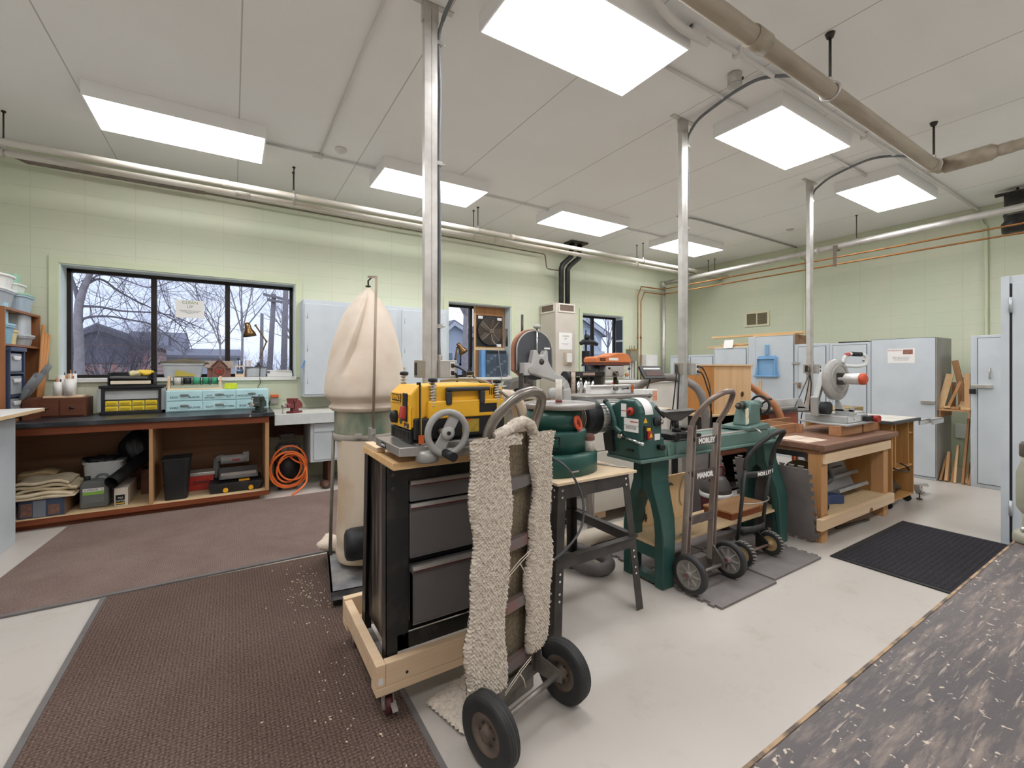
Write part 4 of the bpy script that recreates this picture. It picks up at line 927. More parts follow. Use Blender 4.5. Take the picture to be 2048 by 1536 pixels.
part(t, 'window', MB().box(x, x+1.2, 41.95, 42, .9, 2.0), HWIN)
h = gable_house('house', 'pale blue two-storey house with white windows beyond the second window', (10.352, 26.000, 2.544)[0], (14.297, 26.000, 2.631)[0], 26, 36, (13.110, 26.000, 2.931)[2], (11.868, 26.000, 4.487)[0], (11.868, 26.000, 4.233)[2], BSID, BSID, SHING, WSID)
for u0, u1, v0, v1 in ((897, 904, 706, 728), (911, 919, 705, 727), (921, 928, 705, 727), (897, 904, 752, 768), (911, 928, 752, 768)):
    pass
for a, b in (((11.547, 25.900, 2.378), (11.788, 25.900, 1.685)), ((12.030, 25.900, 2.419), (12.310, 25.900, 1.720)), ((12.381, 25.900, 2.425), (12.629, 25.900, 1.722))):
    f = part(h, 'window', MB().box(a[0]-.12, b[0]+.12, 25.86, 25.99, b[2]-.12, a[2]+.12), WSID)
    part(f, 'pane', MB().box(a[0], b[0], 25.84, 25.86, b[2], a[2]), HWIN)
h = gable_house('house', 'blue-grey house with white roof edge beyond the third window', (13.422, 18.000, 2.331)[0], (17.094, 18.000, 2.412)[0], 18, 27, (16.984, 18.000, 3.282)[2], (14.382, 18.000, 4.667)[0], (14.382, 18.000, 4.615)[2], BSID, BSID, SHING, WSID)
a, b = (15.792, 17.950, 3.203), (16.073, 17.950, 2.654)
f = part(h, 'window', MB().box(a[0]-.1, b[0]+.1, 17.93, 17.99, b[2]-.1, a[2]+.1), WSID); part(f, 'pane', MB().box(a[0], b[0], 17.91, 17.93, b[2], a[2]), HWIN)
part(f, 'shutter', MB().box(a[0]-.4, a[0]-.12, 17.93, 17.99, b[2], a[2]), DKSID); part(f, 'shutter', MB().box(b[0]+.12, b[0]+.4, 17.93, 17.99, b[2], a[2]), DKSID)
a, b = (14.792, 17.000, 2.226), (16.180, 17.000, 2.175)
part(h, 'porch_roof', MB().box(a[0], b[0], 16.8, 18, b[2]-.05, a[2]+.05), WSID)
part(h, 'downspout', MB().tube([(16.214, 17.600, 3.118), (16.299, 17.200, 2.262)], .06, 6), WSID)
# utility poles, tree line, car
UW = M_('weathered_pole_wood', '8d8789', '7c7678', .9)
def upole(label, ub, ut, vt, Y, r, arms):
    a = Vector(((1.894, 30.000, 1.311)[0], 0, 0)); t = thing('utility_pole', label, 'utility pole', (ub, Y, GZ), 0, 'utility poles')
    part(t, 'pole', MB().cyl((ub, Y, GZ), (ut, Y, vt), r, r*.75, 10), UW)
    for p_, q_ in arms: part(t, 'crossarm', MB().bar(p_, q_, .12, .14), UW)
    return t
upole('leaning utility pole with two crossarms right of the desk lamp', (1.789, 30.000, 1.311)[0], (2.103, 30.000, 5.780)[0], (2.103, 30.000, 5.840)[2], 30, .17, [((1.520, 29.800, 5.759), (2.995, 29.800, 5.469)), ((1.726, 29.800, 5.455), (2.941, 29.800, 5.314))])
upole('thicker utility pole near the right frame of the big window', (2.238, 26.000, 1.322)[0], (2.378, 26.000, 6.030)[0], (2.378, 26.000, 6.030)[2], 26, .17, [])
upole('short pale pole between the desk lamp arms', (1.618, 34.000, 1.300)[0], (1.676, 34.000, 5.068)[0], (1.676, 34.000, 5.068)[2], 34, .13, [])
b = MB(); rnd = random.Random(77)
for i in range(60):
    x_ = (-1.644, 60.000, 1.793)[0] + i*.55; hh = rnd.uniform(2.5, 4.6)
    for j in range(3):
        q = Vector((x_+rnd.uniform(-.5, .5), 60+rnd.uniform(-2, 2), GZ))
        grow(b, q, (rnd.uniform(-.3, .3), 0, 1), hh*.6, .06, 2, rnd, .1, 4)
solo('tree_line', 'hazy row of distant bare trees on the horizon', 'trees', b, M_('hazy_trees', 'a09aa6', '938d9a', .95), 0, None, 'stuff')
cx, cy = (1.543, 22.000, 1.378)[0], 22
t = thing('car', 'white car parked outside behind the papers on the sill', 'car', (cx, cy, GZ))
CW = M_('white_car_paint', 'dfe3ea', None, .25)
part(t, 'body', MB().prism([(-2.1, .25), (2.1, .25), (2.15, .75), (1.3, .9), (.7, 1.42), (-1.0, 1.45), (-1.75, .95), (-2.15, .85)], cy-.85, cy+.85, 'y', Matrix.Translation((cx, 0, GZ))), CW, .06)
part(t, 'windows', MB().prism([(-1.45, .97), (1.15, .93), (.65, 1.35), (-.95, 1.38)], cy-.87, cy+.87, 'y', Matrix.Translation((cx, 0, GZ))), HWIN)
for wx in (-1.35, 1.35):
    for wy in (-.8, .62): part(t, 'wheel', MB().cyl((cx+wx, cy+wy, GZ+.32), (cx+wx, cy+wy+.2, GZ+.32), .32), RUBBER)
# ------------------------------------------------------------------ mats on the floor
def weave_mat(name, c1, c2, c3, s=90, ang=0, dirt=None):
    m, n, l, p = nodes(name); v = mapped(n, l, (1, 1, 1), (0, 0, 0), (0, 0, R(ang)))
    w1 = n.new('ShaderNodeTexWave'); w1.bands_direction = 'X'; w1.inputs['Scale'].default_value = s/6.28*2; w1.inputs['Distortion'].default_value = .6; w1.inputs['Detail Scale'].default_value = 3
    w2 = n.new('ShaderNodeTexWave'); w2.bands_direction = 'Y'; w2.inputs['Scale'].default_value = s/6.28*2; w2.inputs['Distortion'].default_value = .6; w2.inputs['Detail Scale'].default_value = 3
    l.new(v, w1.inputs[0]); l.new(v, w2.inputs[0])
    mu = n.new('ShaderNodeMath'); mu.operation = 'MULTIPLY'; l.new(w1.outputs['Fac'], mu.inputs[0]); l.new(w2.outputs['Fac'], mu.inputs[1])
    col = mix(n, l, mu.outputs[0], c1, c2)
    col = mix(n, l, .55, col, ramp(n, l, noise(n, l, v, 120, 2), [(.35, c1), (.7, c2)]))
    big = ramp(n, l, noise(n, l, v, 1.6, 5), [(.35, 'ffffff'), (.7, c3)])
    col = mix(n, l, .5, col, big, 'MULTIPLY')
    if dirt: col = mix(n, l, ramp(n, l, noise(n, l, v, 2.2, 6, .65), [(.42, '000000'), (.75, '9a9a9a')]), col, dirt)
    col = mix(n, l, ramp(n, l, noise(n, l, v, 130, 2, .5), [(.79, '000000'), (.82, 'ffffff')]), col, 'a89a8e')
    l.new(col, p.inputs['Base Color']); p.inputs['Roughness'].default_value = .95; p.inputs['Specular IOR Level'].default_value = .1
    bumpn(n, l, p, mu.outputs[0], .6, .004); return m
CARP1 = weave_mat('brown_woven_carpet', '493a34', '8d796e', 'c4b8b1', 62, 0)
CARP2 = weave_mat('dusty_brown_carpet', '6b5852', 'a08c83', 'd0c4bc', 80, 0, '9c8b80')
BLKMAT = weave_mat('black_ribbed_mat', '27252a', '4a474a', 'bfbab6', 30, 0)
EDGE = M_('grey_mat_edging', '6f6a67', '5e5956', .6)
t = thing('carpet_runner', 'dusty brown carpet strip along the work bench', 'carpet', (.2, 4.5, 0))
part(t, 'pile', MB().prism([(-3.0, 3.655), (.98, 3.62), (.98, 5.44), (-1.22, 5.47), (-3.0, 5.47)][:0] or [(-1.35, 3.665), (1.1, 3.615), (1.1, 5.40), (.45, 5.40), (-1.225, 5.46)], .001, .009, 'z'), CARP2)
part(t, 'binding', MB().box(-1.35, 1.1, 3.625, 3.655, .001, .011), EDGE)
t = thing('carpet_runner', 'dark brown ribbed carpet in the left foreground', 'carpet', (0, 2.6, 0))
part(t, 'pile', MB().prism([(-.655, 3.61), (-.655, .6), (.618, .6), (.618, 3.58)], .001, .009, 'z'), CARP1)
part(t, 'binding', MB().box(-.675, -.65, .6, 3.61, .001, .012), EDGE)
part(t, 'binding', MB().box(.612, .634, .6, 3.58, .001, .012), EDGE)
t = thing('floor_mat', 'black ribbed rubber mat on the open floor at the right', 'mat', (4.5, 1.2, 0))
part(t, 'ribs', MB().box(3.80, 5.16,   .66, 1.52, .004, .011), BLKMAT)
part(t, 'border', MB().box(3.765, 3.80,   .64, 1.545, .001, .009).box(5.16, 5.19,   .64, 1.545, .001, .009).box(3.80, 5.16, 1.52, 1.545, .001, .009).box(3.80, 5.16, .64, .66, .001, .009), BLACK)
FOAM = M_('grey_foam_tile', '7a7370', '68625f', .8, 0, 5, bump=.2, bs=300)
def foam_tile(w, d, teeth=8, t=.012, sides='NESW', k=.02):
    """interlocking square foam tile polygon"""
    pts = []
    def edge(a, b, nrm, on):
        a = Vector(a); b = Vector(b); pts.append(tuple(a))
        if not on: return
        L = (b-a).length; u = (b-a)/L; st = L/(teeth*2+1); nv = Vector(nrm)
        for i in range(teeth):
            s0 = st*(2*i+1); s1 = st*(2*i+2)
            for s_, h in ((s0+.2*st, 0), (s0-.15*st, k), (s1+.15*st, k), (s1-.2*st, 0)): pts.append(tuple(a + u*s_ + nv*h))
    edge((-w/2, -d/2), (w/2, -d/2), (0, -1), 'S' in sides); edge((w/2, -d/2), (w/2, d/2), (1, 0), 'E' in sides)
    edge((w/2, d/2), (-w/2, d/2), (0, 1), 'N' in sides); edge((-w/2, d/2), (-w/2, -d/2), (-1, 0), 'W' in sides)
    return MB().prism(pts, 0, t, 'z')
for x, y, w_, d_, sd, z, lb in ((2.70, 1.815, .60, .56, 'W', .001, 'grey foam tile under the red hand truck'), (3.345, 1.83, .64, .54, 'NE', .001, 'grey foam tile under the black hand truck'),
                         (2.72, 2.40, .62, .60, 'WN', .001, 'grey foam tile beneath the lathe shelf on the left'), (3.36, 2.40, .62, .60, 'N', .001, 'grey foam tile beneath the lathe shelf on the right')):
    solo('foam_tile', lb, 'mat', foam_tile(w_, d_, 7, .014, sd), FOAM, .002, 'foam tiles under the lathe', loc=(x, y, z))
rnd = random.Random(2); ch = MB()
for i in range(120):
    a = rnd.gauss(0, 1); x, y = ((rnd.gauss(.42, .07), rnd.gauss(3.0, .25)) if i < 85 else (rnd.gauss(.45, .12), rnd.gauss(1.95, .25)))
    if x > .50 and 1.7 < y < 3.6: x = .47 - rnd.random()*.2
    ch.ob((x, y, .0115), (rnd.uniform(.003, .012), rnd.uniform(.002, .005), .002), 0, 0, rnd.uniform(0, 180))
solo('wood_chips', 'scattered pale wood chips on the carpet by the dust collector', 'wood chips', ch, M_('pale_chips', 'e3d3b8', None, .8), 0, None, 'stuff')
# ------------------------------------------------------------------ dust collector
CAN = M_('cream_canvas_bag', 'e5d6c5', 'd8c5b0', .9, 0, 5, bump=.15, bs=250)
CANT = M_('dusty_tan_bag', 'dccbb5', 'c4a47c', .85, 0, 1.6, .42, .62)
t = thing('dust_collector', 'tall dust collector with cream cloth bags and dusty green drum', 'dust collector', (.773, 3.117, 0))
cx, cy = .773, 3.117
def bagpt(u, v):
    a = 2*math.pi*u; h = v
    pr = [(0, .212), (.03, .235), (.06, .215), (.085, .235), (.12, .262), (.2, .262), (.34, .247), (.487, .226), (.63, .195), (.775, .152), (.9, .088), (.96, .04), (1, .012)]
    for i in range(len(pr)-1):
        if pr[i][0] <= h <= pr[i+1][0]:
            k = (h-pr[i][0])/(pr[i+1][0]-pr[i][0]); q = [pr[max(i-1, 0)][1], pr[i][1], pr[i+1][1], pr[min(i+2, len(pr)-1)][1]]; r = .5*(2*q[1]+(q[2]-q[0])*k+(2*q[0]-5*q[1]+4*q[2]-q[3])*k*k+(3*q[1]-q[0]-3*q[2]+q[3])*k**3); break
    # one deep fold from the tied top, sweeping to the left front
    fa = R(258) - (1-h)*.85; dd = (a-fa+math.pi) % (2*math.pi) - math.pi
    on = max(0, min(1, (h-.28)/.2))*max(0, min(1, (1-h)/.08))
    k = 1 + on*(.07*math.exp(-((dd+.10)/.10)**2) - (.20*math.exp(-dd/.30) if dd > 0 else .20*math.exp(-(dd/.02)**2)))
    k += .010*math.sin(3*a+2) + .02*max(0, .12-h)/.12*math.sin(9*a+20*h)
    z = 1.12 + .835*h
    return Vector((cx + r*k*math.cos(a) + .02*(h**3), cy + r*k*math.sin(a), z))
part(t, 'upper_bag', MB().grid(bagpt, 200, 90), CAN)
part(t, 'bag_tie', MB().tube([(cx+.02, cy, 1.95), (cx+.015, cy-.01, 2.0), (cx+.04, cy-.03, 2.03)], .006, 8).ring((cx+.018, cy, 1.965), (0, 0, 1), .014, .005, 16, 6), DARKST)
part(t, 'drum', MB().lathe([(.198, .93), (.20, .95), (.20, 1.15), (.196, 1.17)], (cx, cy, 0), n=48), M_('dusty_green_drum', '54705f', 'b7aa93', .5, 0, 5, .35, .7, stretch=(1, 1, .5)))
part(t, 'band', MB().lathe([(.202, .925), (.208, .93), (.208, .965), (.202, .97)], (cx, cy, 0), n=48), M_('clear_dusty_band', 'a99f93', '8d8379', .5, 0, 9))
def lowbag(u, v):
    a = 2*math.pi*u; pr = [(0, .10), (.03, .19), (.10, .205), (.3, .198), (.6, .19), (.95, .2), (1, .203)]
    for i in range(len(pr)-1):
        if pr[i][0] <= v <= pr[i+1][0]:
            k = (v-pr[i][0])/(pr[i+1][0]-pr[i][0]); r = pr[i][1]*(1-k)+pr[i+1][1]*k; break
    w_ = max(0, .35-v)*.12*math.sin(30*v+2*a) + .01*math.sin(4*a+5*v)
    return Vector((cx+.01 + (r+r*w_)*math.cos(a), cy-.03 + (r+r*w_)*math.sin(a), .112 + .825*v))
part(t, 'lower_bag', MB().grid(lowbag, 72, 60), CANT)
part(t, 'bag_tail', lump((.60, 3.40, .15), (.09, .11, .045), 31), CAN)
q = part(t, 'support_rod', MB().cyl((cx-.02, cy-.27, 1.0), (cx-.0, cy-.27, 1.98), .0085, None, 8).bar((cx, cy-.27, 1.98), (cx+.02, cy, 2.03), .012, .014), M_('tan_steel', 'a89684', '8d7b6a', .5, .3))
part(q, 'bracket', MB().box(cx-.035, cx-.005, cy-.28, cy-.20, .90, 1.02), GALV)
for z in (.93, .985): part(q, 'bolt', MB().cyl((cx-.02, cy-.28, z), (cx-.02, cy-.288, z), .009, None, 8), STEEL)
part(t, 'side_rod', MB().cyl((.575, 3.29, .10), (.595, 3.27, .97), .012, None, 10), M_('grey_steel_rod', '8b857c', '6f6962', .45, .4))
bm_ = MB().box(-.21, .36, -.40, .40, .075, .105).box(-.21, .36, -.40, -.388, .055, .105).box(-.21, -.198, -.40, .40, .055, .105)
base = MB(); base.v = [Matrix.Translation((.745, 3.10, 0)) @ Matrix.Rotation(R(-8), 4, 'Z') @ p for p in bm_.v]; base.f = bm_.f; base.sm = bm_.sm
part(t, 'base_plate', base, M_('dusty_black_plate', '77777a', 'a39e99', .6, 0, 7, .4, .7))
for x, y in ((-.17, -.36), (.31, -.36), (-.17, .36), (.31, .36)):
    p_ = Matrix.Translation((.745, 3.10, 0)) @ Matrix.Rotation(R(-8), 4, 'Z') @ Vector((x, y, .025))
    part(t, 'caster', MB().cyl((p_.x, p_.y-.012, .0255), (p_.x, p_.y+.012, .0255), .025, None, 14).box(p_.x-.012, p_.x+.012, p_.y-.018, p_.y+.018, .035, .06), BLACK)
part(t, 'motor', MB().lathe([(.07, 0), (.09, .01), (.098, .04), (.098, .2)], (.585, 2.86, .313), (.9, -.1, 0), 24), BLACK)
part(t, 'clip', MB().box(cx-.115, cx-.075, cy-.215, cy-.19, .955, .985), M_('grey_clip', 'a9a39a', None, .5), .003)
part(t, 'knob', MB().ball((.59, 3.05, 1.135), .012), RED)

# ------------------------------------------------------------------ rolling cabinet with planer
DRW = M_('grey_drawer_enamel', '6d6866', '625d5b', .38, 0, 3)
t = thing('tool_cabinet', 'black steel tool cabinet with three grey drawers on a pine dolly', 'cabinet', (.84, 2.02, 0))
fx, fy, bx, by = .527, 1.80, 1.16, 2.20
c = MB()
c.prism([(fy+.05, .235), (by-.0, .235), (by-.06, 1.0), (fy+.05, 1.0)], fx+.02, fx+.03, 'x')
part(t, 'side_panel', c, M_('worn_black_side_reflections', '2b2725', '9d9188', .3, .3, 4, .45, .75, stretch=(1, 6, .5)))  # grey patches put reflections on the glossy black side into its colour
part(t, 'side_panel', MB().prism([(fy+.05, .235), (by-.0, .235), (by-.06, 1.0), (fy+.05, 1.0)], bx-.03, bx-.02, 'x'), BLACKM)
for x0, s_ in ((fx, 1), (bx, -1)):
    part(t, 'corner_post', MB().box(x0, x0+s_*.003, fy, fy+.055, .14, 1.0).box(x0, x0+s_*.048, fy, fy+.003, .14, 1.0), BLACKM)
    part(t, 'corner_post', MB().prism([(by-.055, .14), (by, .14), (by-.06, 1.0), (by-.112, 1.0)], x0, x0+s_*.003, 'x').prism([(by-.003, .14), (by, .14), (by-.06, 1.0), (by-.063, 1.0)], x0, x0+s_*.045, 'x'), BLACKM)
part(t, 'face_frame', MB().box(fx+.048, fx+.095, fy+.001, fy+.004, .235, 1.0).box(bx-.095, bx-.048, fy+.001, fy+.004, .235, 1.0).box(fx+.095, bx-.095, fy+.001, fy+.004, .935, 1.0).box(fx+.048, bx-.048, fy+.001, fy+.004, .235, .30), BLACKM)
part(t, 'back_panel', MB().box(fx+.02, bx-.02, by-.07, by-.06, .24, .98), BLACK)
part(t, 'inner_box', MB().box(fx+.10, bx-.10, fy+.03, by-.08, .29, .92), BLACK)
for k, (z0, z1, out) in enumerate(((.845, .93, 0), (.61, .835, 0), (.345, .585, .03))):
    y = fy-.004-out
    d = part(t, 'drawer', MB().box(fx+.10, bx-.10, y, fy+.03, z0, z1-.012).box(fx+.10, bx-.10, y-.006, y, z0, z0+.006), DRW, .002)
    part(d, 'drawer_pull', MB().prism([(y-.014, z1-.014), (y+.01, z1-.014), (y+.01, z1), (y-.008, z1)], fx+.10, bx-.10, 'x'), STEEL)
    part(d, 'red_stripe', MB().box(fx+.10, bx-.10, y-.0155, y-.012, z1-.018, z1-.0145), M_('maroon_stripe', '6d2a30', None, .5))
    if out: part(d, 'drawer_side', MB().box(fx+.10, fx+.103, y, fy, z0, z1-.03), BLACK)
for z in (.965, .985-.075): part(t, 'bolt', MB().cyl((fx+.028, fy, z), (fx+.028, fy-.004, z), .008, None, 8), DARKST)
for z in (.80, .55, .30): part(t, 'hole', MB().cyl((fx+.04, fy+.0005, z), (fx+.04, fy-.0015, z), .004, None, 8).cyl((fx+.075, fy+.0005, z), (fx+.075, fy-.0015, z), .004, None, 8), BLACK)
t = thing('cabinet_dolly', 'pine two-by-four dolly on casters under the tool cabinet', 'dolly', (.84, 2.02, 0))
part(t, 'side_board', MB().box(.476, .514, 1.755, 2.34, .142, .232), PINE, .003)
part(t, 'side_board', MB().box(1.172, 1.21, 1.755, 2.34, .142, .232), PINE, .003)
part(t, 'front_board', MB().box(.5145, 1.1715, 1.755, 1.793, .142, .232), PINE, .003)
part(t, 'rear_board', MB().box(.476, 1.21, 2.3405, 2.378, .142, .24), PINE, .003)
part(t, 'bottom_board', MB().box(.476, 1.21, 1.755, 1.83, .108, .1415), PINE, .003)
part(t, 'bottom_board', MB().box(.476, 1.21, 2.28, 2.378, .108, .1415), PINE, .003)
part(t, 'paper_tag', MB().box(.485, .503, 1.7535, 1.755, .155, .18), PAPER)
for x in (.60, 1.09): part(t, 'screw', MB().cyl((x, 1.755, .17), (x, 1.7525, .17), .006, None, 8), DARKST)
for x, y in ((.535, 1.80), (1.13, 1.80), (.535, 2.32), (1.13, 2.32)):
    k = part(t, 'caster', MB().cyl((x-.014, y, .0385), (x+.014, y, .0385), .038, None, 20), M_('maroon_wheel', '5c2b2e', '4a2225', .5))
    part(k, 'fork', MB().box(x-.02, x-.016, y-.018, y+.025, .03, .10).box(x+.016, x+.02, y-.018, y+.025, .03, .10).box(x-.035, x+.035, y-.035, y+.035, .10, .108), STEEL)
    part(k, 'hub', MB().cyl((x-.022, y, .0385), (x+.022, y, .0385), .017, None, 12), STEEL)
    if y < 2: part(k, 'brake_tab', MB().ob((x+.012, y-.045, .05), (.022, .045, .005), 25), STEEL)
solo('plywood_top', 'thick plywood board on top of the black tool cabinet', 'board', MB().box(.53, 1.22, 1.712, 2.18, 1.001, 1.03), wood('plywood_top_wood', 'e2bd8c', 'd1a46e', 0, .7), .002)
solo('wood_offcut', 'small pine offcut at the left rear of the plywood board', 'offcut', MB().box(.535, .575, 1.97, 2.17, 1.0305, 1.05), PINE, .002)
PLN = M_('planer_yellow', 'f2b832', 'eaab24', .4, 0, 4)
t = PLANER = thing('thickness_planer', 'yellow benchtop thickness planer with grey crank wheel', 'planer', (.80, 1.85, 1.03))
part(t, 'infeed_table', MB().prism([(.538, 1.062), (.66, 1.055), (.66, 1.095), (.538, 1.097)], 1.665, 1.985, 'y'), M_('planer_table_steel', 'b9b6b2', '9c9893', .28, .75, 4), .003)
part(t, 'table_edge', MB().box(.5375, .541, 1.668, 1.982, 1.064, 1.095), STEEL)
part(t, 'table_badge', MB().box(.5355, .5372, 1.835, 1.895, 1.068, 1.09), BLACK)
txt(t, 'DEWALT', .014, (.535, 1.865, 1.079), 'W', PAPER)
part(t, 'outfeed_table', MB().box(1.0, 1.10, 1.70, 1.985, 1.065, 1.095), STEEL, .003)
part(t, 'base', MB().box(.62, 1.02, 1.70, 1.98, 1.05, 1.10), M_('cast_grey', '9c9995', '85827e', .45, .4), .006)
for x, y in ((.655, 1.675), (1.0, 1.675), (.655, 2.0), (1.0, 2.0)):
    part(t, 'foot', MB().lathe([(.042, 1.0305), (.046, 1.036), (.046, 1.06), (.036, 1.075), (0, 1.078)], (x, y, 0), n=20), M_('cast_grey', '9c9995', None))
part(t, 'side_rail', MB().bar((.67, 1.665, 1.06), (1.0, 1.665, 1.06), .03, .035), STEEL, .003)
part(t, 'lower_housing', MB().prism([(.612, 1.115), (1.03, 1.115), (1.03, 1.20), (.612, 1.20)], 1.70, 1.975, 'y'), BLACK, .006)
part(t, 'upper_housing', MB().prism([(.605, 1.16), (.605, 1.235), (.595, 1.25), (.597, 1.295), (.635, 1.33), (.95, 1.335), (1.03, 1.32), (1.03, 1.20), (.66, 1.20), (.64, 1.16)], 1.715, 1.968, 'y'), PLN, .008)
part(t, 'side_cover', MB().box(.668, 1.025, 1.695, 1.72, 1.195, 1.268), PLN, .006)
part(t, 'front_cover', MB().box(.5955, .606, 1.712, 1.96, 1.155, 1.25), PLN, .005)
part(t, 'chip_guard', MB().box(.60, .612, 1.72, 1.97, 1.10, 1.15), BLACK, .003)
for i in range(14): part(t, 'vent_fin', MB().box(.5975, .60, 1.735+i*.016, 1.742+i*.016, 1.108, 1.142), DARKST)
part(t, 'side_opening', MB().box(.90, .985, 1.693, 1.695, 1.212, 1.25), BLACK)
part(t, 'warning_label', MB().box(.82, .90, 1.698, 1.70, 1.13, 1.185), M_('mustard_label', 'b99a35', '8d7a3a', .6, 0, 60))
part(t, 'warning_stripe', MB().box(.822, .86, 1.6965, 1.698, 1.178, 1.186), ORANGE)
l_ = part(t, 'badge', MB().box(.5925, .5955, 1.815, 1.935, 1.258, 1.296), BLACK)
part(l_, 'badge_border', MB().box(.591, .5925, 1.815, 1.935, 1.258, 1.262).box(.591, .5925, 1.815, 1.935, 1.292, 1.296).box(.591, .5925, 1.815, 1.819, 1.262, 1.292).box(.591, .5925, 1.931, 1.935, 1.262, 1.292), YELLOW)
txt(l_, 'DEWALT', .028, (.591, 1.875, 1.277), 'W', YELLOW, bold=.0006)
part(t, 'switch_plate', MB().box(.590, .597, 1.735, 1.785, 1.185, 1.30), BLACK, .003)
part(t, 'power_switch', MB().ob((.585, 1.76, 1.222), (.02, .045, .05), 0, 12), RED, .004)
part(t, 'depth_knob', MB().lathe([(.03, 0), (.028, .02), (.014, .026)], (.596, 1.88, 1.195), (-1, 0, 0), 6), BLACK)
part(t, 'gauge_window', MB().lathe([(.016, 0), (.016, .003)], (.596, 1.815, 1.185), (-1, 0, 0), 16), M_('smoked_gauge', '5b5a52', None, .2))
l_ = part(t, 'label', MB().box(.5935, .595, 1.72, 1.775, 1.16, 1.178), BLACK)
part(l_, 'red_panel', MB().box(.592, .5935, 1.723, 1.772, 1.171, 1.177), M_('brick_red_print', '8a4636', None, .5))
txt(l_, '15 AMP', .008, (.592, 1.7475, 1.1655), 'W', PAPER)
def spring(x, y, z0, z1):
    pts = []; n = int((z1-z0)/.0105)
    for i in range(n*10+1):
        a = 2*math.pi*i/10; pts.append((x+.0135*math.cos(a), y+.0135*math.sin(a), z0 + (z1-z0)*i/(n*10)))
    q = part(t, 'lift_post', MB().cyl((x, y, z0-.03), (x, y, z1), .008, None, 10), STEEL)
    part(q, 'spring', MB().tube(pts, .0026, 5), M_('spring_steel', 'cfcabf', 'a89f92', .3, .7))
    part(q, 'cap', MB().lathe([(.015, 0), (.019, .003), (.019, .012), (.014, .016), (0, .017)], (x, y, z1), n=16), BLACK)
for x, y, z0, z1 in ((.692, 1.708, 1.24, 1.345), (.995, 1.708, 1.235, 1.335), (.655, 1.955, 1.33, 1.37), (.985, 1.955, 1.33, 1.37)): spring(x, y, z0, z1)
part(t, 'depth_scale', MB().box(.634, .639, 1.693, 1.70, 1.08, 1.335), M_('yellow_scale', 'd9a92c', None, .4))
part(t, 'depth_guide', MB().box(.63, .634, 1.69, 1.70, 1.035, 1.345).box(.62, .634, 1.69, 1.70, 1.335, 1.345), BLACK)
part(t, 'pointer', MB().box(.625, .648, 1.688, 1.693, 1.10, 1.135), ORANGE, .002)
part(t, 'carry_handle', MB().box(.745, .95, 1.685, 1.71, 1.305, 1.322).box(.745, .77, 1.685, 1.71, 1.25, 1.305).box(.90, .925, 1.685, 1.71, 1.25, 1.305), M_('soft_black_grip', '393a3d', '2a2a2c', .6), .006)
for i in range(6): part(t, 'vent_slot', MB().box(.96+i*.009, .964+i*.009, 1.7135, 1.7155, 1.285, 1.315), BLACK)
w_ = part(t, 'crank_wheel', MB().ring((.722, 1.63, 1.145), (0, 1, 0), .082, .0135, 48, 10), M_('grey_crank_plastic', 'a7a4a0', '94918d', .4), 0)
part(w_, 'spoke', MB().ob((.722, 1.635, 1.145), (.045, .012, .165), 0, 28), M_('grey_crank_plastic', 'a7a4a0', None), .003)
part(w_, 'hub', MB().lathe([(.028, 0), (.026, .012), (.008, .014)], (.722, 1.63, 1.145), (0, -1, 0), 20), M_('pale_hub', 'b9b6b1', None, .4))
part(w_, 'hub_bolt', MB().cyl((.722, 1.617, 1.145), (.722, 1.612, 1.145), .008, None, 8), BLACK)
part(w_, 'crank_handle', MB().cyl((.708, 1.62, 1.068), (.705, 1.535, 1.066), .0165, .018, 16), BLACK)
part(w_, 'shaft', MB().cyl((.722, 1.63, 1.145), (.722, 1.72, 1.145), .012), STEEL)
cable(PLANER, [(.79, 1.86, 1.345), (.87, 1.80, 1.352), (.95, 1.76, 1.345), (1.01, 1.71, 1.30), (1.07, 1.67, 1.235), (1.11, 1.69, 1.15)], .0065, M_('grey_cord', '8a8272', None, .5))
cable(P0, [(1.148, 2.502, 1.418), (1.19, 2.49, 1.40), (1.27, 2.42, 1.33), (1.33, 2.36, 1.26), (1.36, 2.34, 1.1)], .006)
cable(P0, [(1.145, 2.50, 1.372), (1.17, 2.495, 1.355), (1.17, 2.5, 1.26), (1.16, 2.45, 1.1), (1.17, 2.44, .8)], .0055)
hp = catmull([(1.13, 2.06, 1.22), (1.22, 2.08, 1.245), (1.31, 2.09, 1.235), (1.365, 2.10, 1.18), (1.385, 2.12, 1.08), (1.385, 2.14, .95)], 14)
solo('dust_hose', 'beige ribbed hose behind the planer and carpeted hand truck', 'hose', MB().tube(hp, [.042 if i % 2 else .037 for i in range(len(hp))], 16), M_('beige_hose', 'cbb9a4', 'b8a48e', .5))

